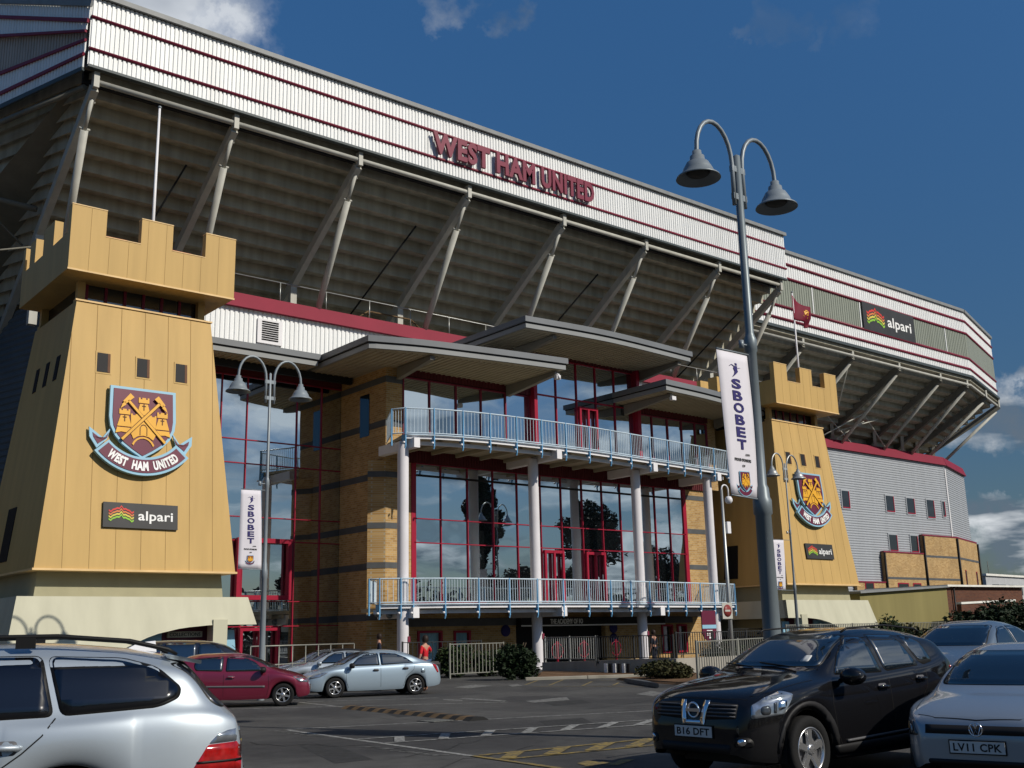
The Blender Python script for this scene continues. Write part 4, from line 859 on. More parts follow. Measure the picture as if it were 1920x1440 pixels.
def castle_tower(dx, sign, label, lk):
    T = thing('castle_tower', (13.6+dx,39.6,0), label, 'tower', 'castle towers flanking the entrance')
    X = lambda x: x+dx
    b = [(10.16,36.5),(17.06,36.5),(17.06,43.2),(10.16,43.2)]; t = [(11.15,37.42),(16.12,37.42),(16.12,42.3),(11.15,42.3)]; zb, zt = 3.98, 13.36
    m = MB(); m.hexa([(X(x),y,zb) for x, y in b], [(X(x),y,zt) for x, y in t]); body = m.build('battered_wall', 'tower_render', T)
    yf = lambda z: 36.5+(z-zb)/(zt-zb)*.92; xl = lambda z: 10.16+(z-zb)/(zt-zb)*.99; xr = lambda z: 17.06-(z-zb)/(zt-zb)*.94
    m = MB()
    for k in range(1, 8):
        t_ = k/8; n = 2
        xa = 10.16+6.9*t_; xb = xa
        # seams stay vertical; the edge ones die into the slope
        zs = zt
        if xa < 11.15: zs = zb+(xa-10.16)/.99*(zt-zb)
        if xa > 16.12: zs = zb+(17.06-xa)/.94*(zt-zb)
        m.hexa([(X(xa)-.008,yf(zb)-.004,zb),(X(xa)+.008,yf(zb)-.004,zb),(X(xa)+.012,yf(zb)+.01,zb),(X(xa)-.008,yf(zb)+.01,zb)], [(X(xa)-.012,yf(zs)-.004,zs),(X(xa)+.012,yf(zs)-.004,zs),(X(xa)+.012,yf(zs)+.01,zs),(X(xa)-.012,yf(zs)+.01,zs)])
    m.build('panel_joints', 'tower_seam', body)
    m = MB(); m.box(X(10.1), X(17.12), 36.44, 43.25, zb-.07, zb-.002); m.build('base_trim', 'tower_edge', T)
    m = MB(); m.box(X(11.1), X(16.17), 37.37, 37.5, zt, zt+.06); m.build('top_trim', 'tower_edge', T)
    # slit windows
    for (a, c) in ((11.92,12.38),(13.33,13.79),(14.76,15.2)):
        m = MB(); z0, z1 = 10.84, 11.54
        m.hexa([(X(a)-.05,yf(z0)-.02,z0-.06),(X(c)+.05,yf(z0)-.02,z0-.06),(X(c)+.05,yf(z0)+.05,z0-.06),(X(a)-.05,yf(z0)+.05,z0-.06)], [(X(a)-.05,yf(z1)-.02,z1+.06),(X(c)+.05,yf(z1)-.02,z1+.06),(X(c)+.05,yf(z1)+.05,z1+.06),(X(a)-.05,yf(z1)+.05,z1+.06)]); w = m.build('window', 'tower_render', T)
        m = MB(); m.hexa([(X(a),yf(z0)-.026,z0),(X(c),yf(z0)-.026,z0),(X(c),yf(z0)+.01,z0),(X(a),yf(z0)+.01,z0)], [(X(a),yf(z1)-.026,z1),(X(c),yf(z1)-.026,z1),(X(c),yf(z1)+.01,z1),(X(a),yf(z1)+.01,z1)]); m.build('pane', 'slot_glass', w)
        m = MB(); m.hexa([(X(c)-.09,yf(z0)-.03,z0),(X(c),yf(z0)-.03,z0),(X(c),yf(z0)-.027,z0),(X(c)-.09,yf(z0)-.027,z0)], [(X(c)-.09,yf(z1)-.03,z1),(X(c),yf(z1)-.03,z1),(X(c),yf(z1)-.027,z1),(X(c)-.09,yf(z1)-.027,z1)]); m.build('reveal', 'crest_line', w)
    for y in (38.1,39.3,40.5):
        m = MB(); z0, z1 = 10.6, 11.5; m.hexa([(X(xl(z0))-.02,y,z0),(X(xl(z0))-.02,y+.4,z0),(X(xl(z0))+.05,y+.4,z0),(X(xl(z0))+.05,y,z0)], [(X(xl(z1))-.02,y,z1),(X(xl(z1))-.02,y+.4,z1),(X(xl(z1))+.05,y+.4,z1),(X(xl(z1))+.05,y,z1)]); m.build('window', 'dark_void', T)
    m = MB(); z0, z1 = 4.4, 6.3; m.hexa([(X(xl(z0))-.02,39.9,z0),(X(xl(z0))-.02,40.9,z0),(X(xl(z0))+.05,40.9,z0),(X(xl(z0))+.05,39.9,z0)], [(X(xl(z1))-.02,39.9,z1),(X(xl(z1))-.02,40.9,z1),(X(xl(z1))+.05,40.9,z1),(X(xl(z1))+.05,39.9,z1)]); m.build('window', 'dark_void', T)
    # lookout band
    m = MB(); m.box(X(11.5), X(15.85), 37.95, 42.0, zt-.05, 14.2); n = m.build('lookout', 'dark_glass', T)
    m = MB()
    for k in range(7): x = 11.62+k*.69; m.box(X(x)-.05, X(x)+.05, 37.9, 37.96, zt, 14.2)
    m.build('mullion', 'maroon_trim', n)
    for x, y in ((11.35,37.75),(15.82,37.75),(11.35,42),(15.82,42)):
        m = MB(); m.box(X(x)-.13, X(x)+.13, y-.13, y+.13, zt-.02, 14.2); m.box(X(x)-.17, X(x)+.17, y-.17, y+.17, zt-.01, zt+.14); m.build('corner_post', 'tower_render', T)
    # crenellated head
    x0, x1, y0, y1, z0, z1, z2 = 10.5, 16.6, 36.5, 42.3, 14.17, 15.57, 16.54; th = .3
    m = MB(); m.box(X(x0), X(x1), y0, y1, z0, z0+.12); m.build('head_floor', 'tower_render', T)
    m = MB(); m.box(X(x0), X(x1), y0, y0+th, z0+.12, z1); m.box(X(x0), X(x1), y1-th, y1, z0+.12, z1); m.box(X(x0), X(x0)+th, y0+th, y1-th, z0+.12, z1); m.box(X(x1)-th, X(x1), y0+th, y1-th, z0+.12, z1)
    hd = m.build('parapet', 'tower_render', T)
    fx = [(10.5,11.71),(12.96,14.13),(15.4,16.6)]
    for a, c in fx:
        for ya in (y0, y1-th): m = MB(); m.box(X(a), X(c), ya, ya+th, z1, z2); m.build('merlon', 'tower_render', T)
    for a, c in ((38.45,39.7),(40.7,41.4)):
        for xa in (x0, x1-th): m = MB(); m.box(X(xa), X(xa)+th, a, c, z1, z2); m.build('merlon', 'tower_render', T)
    m = MB()
    for k in range(1, 9):
        x = x0+6.1*k/9.0*1.0; top = z1
        for a, c in fx:
            if a < x < c: top = z2
        m.box(X(x)-.007, X(x)+.007, y0-.003, y0+.02, z0, top)
    m.build('panel_joints', 'tower_seam', hd)
    m = MB(); m.box(X(x0)-.02, X(x1)+.02, y0-.025, y0-.001, z0-.03, z0+.03)
    for a, c in fx: m.box(X(a)-.01, X(c)+.01, y0-.015, y0+th+.01, z2, z2+.035)
    for a, c in ((11.71,12.96),(14.13,15.4)): m.box(X(a), X(c), y0-.015, y0+th+.01, z1, z1+.03)
    m.build('edge_trim', 'tower_edge', hd)
    m = MB(); m.tube([(X(11.6),y0+.7,15.85),(X(15.5),y0+.7,15.85)], .03, 6); m.build('guard_rail', 'wave_red', T)
    if not sign:
        m = MB(); m.tube([(X(14.2),y0+.8,15.75),(X(15.2),y0+.8,15.62)], .06, 8); m.box(X(14.4), X(14.8), y0+.6, y0+.9, 15.55, 15.75); m.build('flood_light', 'galv', T)
    # neck and flared skirt
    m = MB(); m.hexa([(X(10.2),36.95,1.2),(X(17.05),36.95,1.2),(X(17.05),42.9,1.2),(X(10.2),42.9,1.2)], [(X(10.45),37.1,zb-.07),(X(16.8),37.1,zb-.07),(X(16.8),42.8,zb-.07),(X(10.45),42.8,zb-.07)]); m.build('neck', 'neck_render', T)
    c0 = 13.58
    def MX(x): return X(x if not sign else 2*c0-x)
    # skirt panel: top edge, sloping end, arch cut from the low side
    yt, yb_ = 36.3, 35.75
    top = [(9.66,3.08),(17.5,3.08)]
    low = [(9.1,0.0),(11.8,0.0),(12.4,.9),(13.1,1.45),(14.0,1.82),(15.0,2.03),(16.1,2.12),(17.75,2.12)]
    def sk(x, z, o=0): return (MX(x), yt-(3.08-z)*.26+o, z)
    vs = []; fs = []; n = 24
    def lowz(x):
        for (a, za), (c, zc) in zip(low[:-1], low[1:]):
            if a <= x <= c: return za+(zc-za)*(x-a)/(c-a)
        return low[-1][1]
    for k in range(n+1):
        t = k/n; xt = 9.66+(17.5-9.66)*t; xb0 = 9.1+(17.75-9.1)*t; z = lowz(xb0)
        vs += [sk(xt, 3.08), sk(xb0, z), sk(xb0, z, .2), sk(xt, 3.08, .2)]
    for k in range(n): fs += [(4*k+j, 4*k+(j+1) % 4, 4*k+4+(j+1) % 4, 4*k+4+j) for j in range(4)]
    m = MB(); m.add(vs, fs+[(0,1,2,3), (4*n,4*n+1,4*n+2,4*n+3)]); sk_o = m.build('skirt', 'skirt_render', T)
    m = MB()
    for sx in (9.66, 17.5):
        ex = -.55 if sx < 12 else .25; zz_ = 0 if sx < 12 else 2.12
        if sx < 12 or True: m.hexa([(MX(sx+ex),yt-(3.08-zz_)*.26,zz_),(MX(sx+ex),43.4,zz_),(MX(sx+ex)+(.1 if not sign else -.1)*(1 if sx < 12 else -1),43.4,zz_),(MX(sx+ex)+(.1 if not sign else -.1)*(1 if sx < 12 else -1),yt+.2,zz_)], [(MX(sx),yt+.01,3.08),(MX(sx),43.2,3.08),(MX(sx)+(.1 if not sign else -.1)*(1 if sx < 12 else -1),43.2,3.08),(MX(sx)+(.1 if not sign else -.1)*(1 if sx < 12 else -1),yt+.2,3.08)])
    m.box(min(MX(9.7),MX(17.45)), max(MX(9.7),MX(17.45)), yt+.1, 43, 3.0, 3.06); m.build('skirt_side', 'skirt_render', T)
    m = MB(); m.box(min(MX(16.1),MX(16.62)), max(MX(16.1),MX(16.62)), 36.0, 36.5, 0, 2.3); m.build('pier', 'skirt_render', T)
    m = MB(); m.box(min(MX(10.6),MX(16.8)), max(MX(10.6),MX(16.8)), 36.8, 36.9, 0, 2.9); m.build('shop_front', 'crest_claret', T)
    sf = MB(); a, c = sorted((MX(13.1), MX(14.55))); sf.box(a, c, 36.7, 36.79, .2, 2.0); sf.build('shop_window', 'crest_blue', T); sf = MB(); a, c = sorted((MX(16.65), MX(17.4))); sf.hexa([(a,36.7,0),(c,36.7,0),(c,36.79,0),(a,36.79,0)], [(a,36.7,1.95),(c-.2,36.7,1.95),(c-.2,36.79,1.95),(a,36.79,1.95)]); sf.build('shop_window', 'curtain_blue' if 0 else 'crest_blue', T)
    if not sign:
        m = MB(); m.box(X(14.75), X(16.0), 36.68, 36.78, 1.72, 1.92); q = m.build('shop_board', 'cream_board', T)
        m = MB(); addtext(m, 'COLLECTIONS', fz(X(14.82), X(15.93), 1.76, 1.88, 36.68), (0,-.01,0), .01); m.build('lettering', 'ink_black', q, recalc=False)
        m = MB(); m.box(X(14.75), X(16.0), 36.68, 36.78, 1.2, 1.62); q = m.build('shop_board', 'wave_orange', T)
    # crest and sponsor board
    sl = math.atan2(.92, zt-zb); uz = Vector((0, math.sin(sl), math.cos(sl))); nr = Vector((0,-math.cos(sl),math.sin(sl)))
    zc = 10.34; crest(T, Vector((X(13.52), yf(zc), zc))+nr*.1, (1,0,0), uz, nr, .975)
    z0 = 5.38; alpari(0,0,0, Vector((X(12.27), yf(z0), z0))+nr*.03, (1,0,0), uz, 2.6, .86, nr, T)
    return T
castle_tower(0, False, 'nearer left mock castle tower, ochre with battlements and claret crest, large in the photo', 0)
castle_tower(39.28, True, 'farther right mock castle tower, ochre with battlements, beside the silver wing', 0)
# flagpoles
def flagpole(x, y, z0, z1, label):
    T = thing('flagpole', (x,y,z0), label, 'flagpole'); m = MB(); m.tube([(x,y,z0),(x,y,z1)], .06, 10, radii=[.075,.045]); m.build('pole', 'white_steel', T)
    m = MB(); m.lathe([(0,-.07),(.06,-.04),(.08,.0),(.06,.04),(0,.08)], (x,y,z1+.05), n=12); m.build('finial', 'lamp_paint', T); return T
q = P(287,418,Y=38.6); zt_ = P(304,205,Y=38.6).z; flagpole(q.x, 38.6, 14.3, zt_, 'bare white flagpole rising from the left castle tower')
q = P(1497,688,Y=38.6); qt = P(1481,548,Y=38.6); flagpole(q.x, 38.6, 14.3, qt.z, 'white flagpole on the right castle tower, flying the claret flag')
fl = thing('flag', (q.x,38.6,qt.z), 'claret flag with a small gold crest blowing from the right flagpole', 'flag')
m = MB(); nx, ny = 18, 10; vs = []
HT, HB, FT, FB = P(1482.5,553,Y=38.6), P(1487,599,Y=38.6), P(1524,581,Y=38.6), P(1521,614,Y=38.6)
def flagpt(u, v):
    p = HT.lerp(FT, u).lerp(HB.lerp(FB, u), v); return Vector((p.x, 38.55+(.32*math.sin(u*7.0+v*2.2)+.16*math.sin(v*5+u*3))*u, p.z-.16*math.sin(u*3.14)*(1-v)+.07*math.sin(u*9+v*4)*u))
for j in range(ny+1):
    for i in range(nx+1): vs.append(flagpt(i/nx, j/ny))
m.add(vs, [(j*(nx+1)+i, j*(nx+1)+i+1, (j+1)*(nx+1)+i+1, (j+1)*(nx+1)+i) for j in range(ny) for i in range(nx)], True); fo = m.build('cloth', 'flag_claret', fl, recalc=False)
sd = fo.modifiers.new('solid', 'SOLIDIFY'); sd.thickness = .01
m = MB()
def patchf(u0, u1, v0, v1):
    a = [flagpt(u, v)-Vector((0,.03,0)) for u, v in ((u0,v0),(u1,v0),(u1,v1),(u0,v1))]; m.hexa(a, [p-Vector((0,.01,0)) for p in a])
patchf(.45,.62,.38,.62); patchf(.40,.67,.66,.72); patchf(.50,.57,.30,.37)
m.build('emblem', 'crest_gold', fl)
# ================================================================ lamp posts
def banner(par, tl, tr, br, bl, big=True):
    """hanging cloth between four corners with vertical lettering"""
    tl, tr, br, bl = map(Vector, (tl, tr, br, bl)); nrm = (tr-tl).cross(tl-bl).normalized()
    if nrm.y > 0: nrm = -nrm
    def q(u, v, o=0):     # v from top 0 to bottom 1
        a = tl.lerp(tr, u); b = bl.lerp(br, u); return a.lerp(b, v)+nrm*(o+.035*math.sin(math.pi*v)*math.sin(u*2.2))
    m = MB(); n, k = 6, 16; m.add([q(i/n, j/k) for j in range(k+1) for i in range(n+1)], [(j*(n+1)+i, j*(n+1)+i+1, (j+1)*(n+1)+i+1, (j+1)*(n+1)+i) for j in range(k) for i in range(n)], True)
    c = m.build('cloth', 'banner_cloth', par, recalc=False); md = c.modifiers.new('solid', 'SOLIDIFY'); md.thickness = .006; md.offset = 0
    m = MB(); th = nrm*.004; o = .008
    for i, ch in enumerate('SBOBET'):
        v0 = .19+i*.085; w = .30 if ch != 'O' else .33
        addtext(m, ch, lambda u, v, v0=v0, w=w: q(.5-w/2+w*u, v0+.07*(1-v), o), th, .035)
    m.build('lettering', 'ink_navy', c, recalc=False)
    m = MB()
    addtext(m, '.com', lambda u, v: q(.58+.16*u, .712+.014*(1-v), o), th, .0)
    addtext(m, 'PROUD SPONSORS', lambda u, v: q(.22+.56*u, .748+.02*(1-v), o), th, .02)
    addtext(m, 'OF', lambda u, v: q(.46+.1*u, .79+.016*(1-v), o), th, .01); m.build('small_lettering', 'ink_black', c, recalc=False)
    # running figure mark: head, bowed body, trailing limb
    m = MB()
    def qs(pts, w0):
        for (a, b, wa), (c_, d, wb) in zip(pts[:-1], pts[1:]):
            m.hexa([q(a-wa, b, o), q(a+wa, b, o), q(c_+wb, d, o), q(c_-wb, d, o)], [q(a-wa, b, o)+th, q(a+wa, b, o)+th, q(c_+wb, d, o)+th, q(c_-wb, d, o)+th])
    qs([(.56,.075,.03),(.57,.09,.03)], 1); qs([(.55,.096,.05),(.52,.115,.06),(.55,.135,.055),(.5,.155,.03),(.42,.175,.01)], 1); qs([(.35,.10,.012),(.42,.088,.016),(.5,.10,.02)], 1); qs([(.6,.11,.02),(.7,.104,.01)], 1)
    m.build('runner_mark', 'ink_navy', c)
    ux = (tr-tl).normalized(); uz = (tl-bl).normalized(); s = (tr-tl).length*.135
    crest(c, q(.5, .835, .012), ux, uz, nrm, s, 'crest', detail=False, th=.006)
    return c
def lamp_post(x, y, label, arm=.97, cols=('pole_paint','lamp_paint'), w=1.0):
    T = thing('street_lamp', (x,y,0), label, 'street lamp', 'twin-headed lamp posts'); p = lambda a, b, z: (x+a, y+b, z)
    m = MB(); m.lathe([(r_*w,z_) for r_, z_ in ((.16,0),(.16,.25),(.138,.3),(.118,3.2),(.14,3.22),(.14,3.42),(.12,3.46),(.112,3.6),(.088,3.65),(.084,5.7),(.1,5.72),(.1,5.9),(.08,5.95),(.066,6.0),(.06,8.96),(.0,9.0))], (x,y,0), n=20); m.build('pole', cols[0], T)
    for s in (-1, 1):
        pts = [p(s*.13,0,8.1),p(s*.125,0,8.75)]
        cx_, r = s*(.125+(arm-.125)/2), (arm-.125)/2
        for k in range(13):
            a = math.pi*(k/12); pts.append(p(cx_-s*r*math.cos(a), 0, 8.8+.60*math.sin(a)*1.0))
        pts += [p(s*arm,0,8.75),p(s*arm,0,8.72)]
        m = MB(); m.tube(pts, .036, 10); m.build('arm', cols[1], T)
        m = MB(); c = p(s*arm,0,8.60-.19); m.lathe([(.0,.37),(.07,.37),(.075,.30),(.11,.28),(.12,.2),(.17,.17),(.23,.06),(.25,.0),(.33,-.06),(.345,-.09),(.335,-.09),(.30,-.05),(.2,.02),(.0,.12)], c, n=28); h = m.build('lamp_head', cols[1], T)
        m = MB(); m.lathe([(.0,.06),(.18,.0),(.15,-.03),(0,-.05)], c, n=20); m.build('diffuser', 'lamp_inner', h)
    for z in (8.25, 8.72): m = MB(); m.box(x-.16, x+.16, y-.03, y+.03, z-.05, z+.05); m.build('arm_clamp', cols[1], T)
    m = MB(); m.tube([p(0,0,5.8),p(-.25,0,5.8)], .015, 6); m.lathe([(0,0),(.04,0),(.04,.12),(0,.12)], p(-.22,0,5.74), n=8); m.build('bracket', cols[1], T)
    return T
LX, LY = 13.0, 9.93
A = lamp_post(LX, LY, 'tall nearest twin-headed lamp post standing behind the black car, dark grey'); 
tl, tr, br_, bl_ = P(1343,655,Y=LY-.1), P(1400,667,Y=LY), P(1421,934,Y=LY), P(1371,925,Y=LY-.1)
bn = thing('banner', tr, 'largest white vertical sponsor banner, hanging from the nearest lamp post', 'banner', 'banners on lamp posts'); banner(bn, tl, tr, br_, bl_)
m = MB(); m.tube([Vector((LX,LY,tr.z+.02)), tl+ZZ*.02], .012, 6); m.tube([Vector((LX,LY,br_.z-.02)), bl_-ZZ*.02], .012, 6); m.build('banner_arm', 'lamp_paint', bn)
q = P(508,672,Z=9.42); X2, Y2 = q.x, q.y
lamp_post(X2, Y2, 'left twin-headed lamp post standing behind the dark red hatchback', cols=('lamp_paint','lamp_paint'), w=.62)
bn = thing('banner', (X2,Y2,4), 'white vertical sponsor banner on the left lamp post beside the left tower', 'banner', 'banners on lamp posts')
tl, tr, br_, bl_ = P(452,918,Y=Y2), P(489,920,Y=Y2), P(490,1067,Y=Y2), P(446,1065,Y=Y2); banner(bn, tl, tr, br_, bl_)
m = MB(); m.tube([Vector((X2,Y2,tr.z+.02)), tl+ZZ*.02], .012, 6); m.tube([Vector((X2,Y2,br_.z-.02)), bl_-ZZ*.02], .012, 6); m.build('banner_arm', 'lamp_paint', bn)
q = P(1462,850,Z=9.42); X3, Y3 = q.x+.3, q.y
lamp_post(X3, Y3, 'most distant twin-headed lamp post in front of the right tower', cols=('lamp_paint','galv'), w=.55)
bn = thing('banner', (X3,Y3,4), 'smallest white vertical sponsor banner, on the distant lamp post in front of the right tower', 'banner', 'banners on lamp posts')
tl, tr, br_, bl_ = P(1447,1012,Y=Y3), P(1469,1013,Y=Y3), P(1473,1106,Y=Y3), P(1453,1105,Y=Y3); banner(bn, tl, tr, br_, bl_)
m = MB(); m.tube([Vector((X3,Y3,tr.z+.02)), tl+ZZ*.02], .012, 6); m.tube([Vector((X3,Y3,br_.z-.02)), bl_-ZZ*.02], .012, 6); m.build('banner_arm', 'lamp_paint', bn)
# camera mast with no-entry sign
cy_ = 27.0; b = P(1372,1200,Y=cy_); t = P(1352,918,Y=cy_)
T = thing('camera_mast', (b.x,cy_,0), 'slim grey mast with a hooked top and white dome camera near the right columns', 'camera mast')
x0 = (b.x+t.x)/2; m = MB(); m.tube([(x0,cy_,0),(x0,cy_,2.6),(x0,cy_,t.z)], .06, 10, radii=[.09,.075,.05])
m.build('pole', 'galv', T)
m = MB(); m.tube([(x0,cy_,t.z-.3)]+[(x0+.2-.2*math.cos(a*math.pi/8), cy_, t.z+.2*math.sin(a*math.pi/8)) for a in range(9)]+[(x0+.4,cy_,t.z-.25)], .03, 8); m.build('hook', 'white_steel', T)
m = MB(); m.lathe([(0,.12),(.1,.1),(.15,0),(.15,-.08),(.1,-.16),(0,-.19)], (x0+.4,cy_,t.z-.35), n=18); m.build('dome_camera', 'white_steel', T)
m = MB(); m.box(x0+.1, x0+.3, cy_-.1, cy_+.1, t.z-1.7, t.z-1.25); m.build('control_box', 'white_steel', T)
sc_ = P(1364,1145,Y=cy_-.12); T2 = thing('no_entry_sign', sc_, 'small square plate with a red disc fixed to the camera mast', 'sign'); m = MB(); m.box(sc_.x-.29, sc_.x+.29, cy_-.12, cy_-.1, sc_.z-.3, sc_.z+.3); pb = m.build('plate', 'steel_paint', T2)
m = MB(); m.lathe([(0,0),(.23,0),(.23,.01),(0,.01)], (sc_.x,cy_-.121,sc_.z), (0,-1,0), 24); m.build('disc', 'sign_red', pb); m = MB(); m.box(sc_.x-.15, sc_.x+.15, cy_-.136, cy_-.132, sc_.z-.035, sc_.z+.035); m.build('bar', 'steel_paint', pb)
# ================================================================ fences, walls, kerbs
def fence(p0, p1, z0, z1, label, mt='fence_galv', pitch=.115, every=2.4, name='railing_fence', r=.011, z0b=None, z1b=None):
    p0 = Vector((p0[0], p0[1], 0)); p1 = Vector((p1[0], p1[1], 0)); T = thing(name, p0, label, 'fence'); L = (p1-p0).length; k = max(1, round(L/every))
    z0b = z0 if z0b is None else z0b; z1b = z1 if z1b is None else z1b; H0 = lambda t: z0+(z0b-z0)*t; H1 = lambda t: z1+(z1b-z1)*t
    for i in range(k+1): t = i/k; q = p0.lerp(p1, t); m = MB(); m.bar(q+ZZ*(H0(t)-.1 if H0(t) > .2 else 0), q+ZZ*(H1(t)+.04), .055, .055); m.build('post', mt, T)
    m = MB(); m.bar(p0+ZZ*H1(0), p1+ZZ*H1(1), .045, .03); m.bar(p0+ZZ*(H0(0)+.12), p1+ZZ*(H0(1)+.12), .045, .03); m.build('rails', mt, T)
    m = MB(); n = int(L/pitch)
    for i in range(1, n): t = i/n; q = p0.lerp(p1, t); m.bar(q+ZZ*(H0(t)+.12), q+ZZ*H1(t), r*2, r*2)
    m.build('bars', mt, T, kind='stuff'); return T
fence((24.46,33.6), (27.05,33.6), .06, 1.26, 'light grey barred gate panel in front of the bush left of the entrance', 'fence_galv', .17, 2.6, 'gate', .014)
fence((24.2,36.4), (27.5,35.6), .2, 1.35, 'dark railing standing behind the barred gate', 'fence_dark', .2, 3)
T = thing('utility_cabinet', (23.7,33.9,0), 'low black cabinet beside the left post of the barred gate', 'cabinet'); m = MB(); m.box(23.45, 24.1, 33.7, 34.1, 0, .55); m.hexa([(23.45,33.7,.551),(24.1,33.7,.551),(24.1,34.1,.551),(23.45,34.1,.551)], [(23.5,33.75,.66),(24.05,33.75,.66),(24.05,34.05,.66),(23.5,34.05,.66)]); m.build('body', 'black_plastic', T)
W0, W1 = Vector((29.9,34.6,0)), Vector((29.6,27.2,0)); zw0 = P(1010,1249,X=29.8).z; 
T = thing('ramp_wall', W0, 'low stained concrete wall beside the entrance ramp, carrying a railing', 'wall')
def wz(px, py, t): 
    q = W0.lerp(W1, t); return q
m = MB(); m.hexa([(29.9,34.6,0),(29.6,27.2,0),(29.9,27.2,0),(30.2,34.6,0)], [(29.9,34.6,.42),(29.6,27.2,.62),(29.9,27.2,.62),(30.2,34.6,.42)]); m.build('wall', 'concrete', T)
m = MB(); m.box(29.6, 36.0, 26.9, 27.19, 0, .6); m.build('wall', 'concrete', T)
fence((30.0,34.5), (29.75,31.2), .45, 1.42, 'pale grey ramp railing nearest the entrance doors', 'galv', .14, 1.65)
fence((29.74,31.1), (29.7,27.1), .5, 1.42, 'dark ramp railing on the concrete wall in the middle', 'fence_dark', .13, 2.0)
fence((29.8,27.05), (35.8,27.05), .62, 1.5, 'dark railing along the front of the concrete wall', 'fence_dark', .13, 2.0)
q0 = P(1310,1290,Z=0); fence((q0.x,q0.y), (q0.x+4.6,q0.y+.8), .1, 1.25, 'near grey palisade railing just left of the black car', 'fence_galv', .13, 2.2, z1b=1.3)
fence((42.3,31.5), (58.5,31.5), .15, 1.72, 'long grey railing fence in front of the right tower base', 'fence_galv', .15, 2.7, r=.016)
fence((61,32.6), (66.5,31.2), .3, 2.0, 'short railing section beyond the right-hand bushes', 'galv', .2, 2.7)
fence((46.6,38.5), (49.2,38.3), .1, 1.6, 'dark railing between the right columns and the tower', 'fence_dark', .16, 2.6)
T = thing('crowd_barrier', (17.5,33,0), 'galvanised handrail barrier behind the parked cars on the left', 'barrier'); m = MB(); a, b = P(470,1216,Y=31.5), P(664,1214,Y=33.5)
m.tube([(a.x,a.y,1.38),(b.x,b.y,1.38)], .022, 8); m.tube([(a.x,a.y,.8),(b.x,b.y,.8)], .016, 8); m.build('handrail', 'fence_galv', T)
for k in range(9): t = k/8; m = MB(); m.tube([(a.x+(b.x-a.x)*t,a.y+(b.y-a.y)*t,0),(a.x+(b.x-a.x)*t,a.y+(b.y-a.y)*t,1.38)], .018, 8); m.build('post', 'fence_galv', T)
# kerbs, soil
m = MB(); m.hexa([(24.9,29.5,0),(28.4,27.6,0),(29.6,28.5,0),(29.8,34.4,0)], [(25.1,29.7,.05),(28.4,27.8,.05),(29.55,28.7,.09),(29.7,34.3,.09)]); tag(m.build('soil_bed', 'soil'), kind='structure')
m = MB(); m.bar((24.7,29.5,.05), (26.6,28.4,.05), .12, .12); m.bar((26.61,28.39,.05), (28.5,27.4,.05), .12, .12); tag(m.build('kerb', 'kerb_stone', bevel=.02), kind='structure')
k0, k1 = P(1192,1284,Z=0), P(1236,1291,Z=0); m = MB(); m.hexa([(k0.x,k0.y,0),(k1.x,k1.y,0),(k1.x+1.5,k1.y+2.0,0),(k0.x+1.0,k0.y+1.5,0)], [(k0.x+.05,k0.y+.05,.14),(k1.x+.05,k1.y+.05,.14),(k1.x+1.5,k1.y+2,.14),(k0.x+1,k0.y+1.5,.14)]); tag(m.build('traffic_island', 'band_brick', bevel=.03), kind='structure')
m = MB(); m.hexa([(24.2,21.2,0),(31,23,0),(33,27,0),(26.2,26.6,0)], [(24.4,21.4,.08),(31,23.2,.08),(33,27,.08),(26.2,26.4,.08)]); tag(m.build('verge', 'soil'), kind='structure')
m = MB()
for i in range(5): m.box(28.95+.0*i, 29.0, 31.6-.22*i, 31.48-.22*i, .1, .5)
T = thing('ramp_grille', (29.2,31,0), 'little black and white striped edge marker at the foot of the ramp', 'marker')
for i in range(6): m = MB(); m.box(29.3, 29.36, 30.2-.24*i, 30.32-.24*i, .02, .42); m.build('stripe', 'ink_white' if i % 2 == 0 else 'ink_black', T)
# red goalpost-like cycle stands by the entrance
for i, (x, y) in enumerate(((31.3,35.2),(33.6,36.0),(36.2,36.6))):
    T = thing('bollard', (x,y,0), ('red hoop-topped bollard left of the entrance doors','red hoop-topped bollard in front of the entrance doors','red hoop-topped bollard right of the entrance doors')[i], 'bollard', 'red bollards at the entrance'); m = MB(); m.tube([(x,y,0),(x,y,1.25)], .05, 10); m.build('post', 'red_frame', T)
    m = MB(); m.tube([(x+.32*math.cos(a*math.pi/8), y, .85+.32*math.sin(a*math.pi/8)) for a in range(17)], .016, 8); m.build('hoop', 'red_frame', T)
# ================================================================ low buildings on the right
def strip(p0, p1, z0, z1, dep, mt, par, nm):
    p0 = Vector((p0[0], p0[1], 0)); p1 = Vector((p1[0], p1[1], 0)); d = (p1-p0).normalized(); n = Vector((-d.y, d.x, 0))*dep; m = MB(); m.hexa([p0+ZZ*z0, p1+ZZ*z0, p1+n+ZZ*z0, p0+n+ZZ*z0], [p0+ZZ*z1, p1+ZZ*z1, p1+n+ZZ*z1, p0+n+ZZ*z1]); return m.build(nm, mt, par)
def shed(par, x0, x1, y, dep, z0, z1, mt, rmt, nm='wall', lip=.25):
    m = MB(); m.hexa([(x0,y,0),(x1,y,0),(x1,y+dep,0),(x0,y+dep,0)], [(x0,y,z0),(x1,y,z1),(x1,y+dep,z1),(x0,y+dep,z0)]); w = m.build(nm, mt, par)
    m = MB(); m.hexa([(x0-lip,y-lip,z0+.003),(x1+.0,y-lip,z1+.003),(x1+.0,y+dep,z1+.003),(x0-lip,y+dep,z0+.003)], [(x0-lip,y-lip,z0+.13),(x1+.0,y-lip,z1+.13),(x1+.0,y+dep,z1+.13),(x0-lip,y+dep,z0+.13)]); m.build('roof' if dep > 1 else 'coping', rmt, par); return w
ow = thing('outbuilding', (64,38,0), 'low olive rendered outbuilding with a thin roof lip right of the right tower', 'outbuilding')
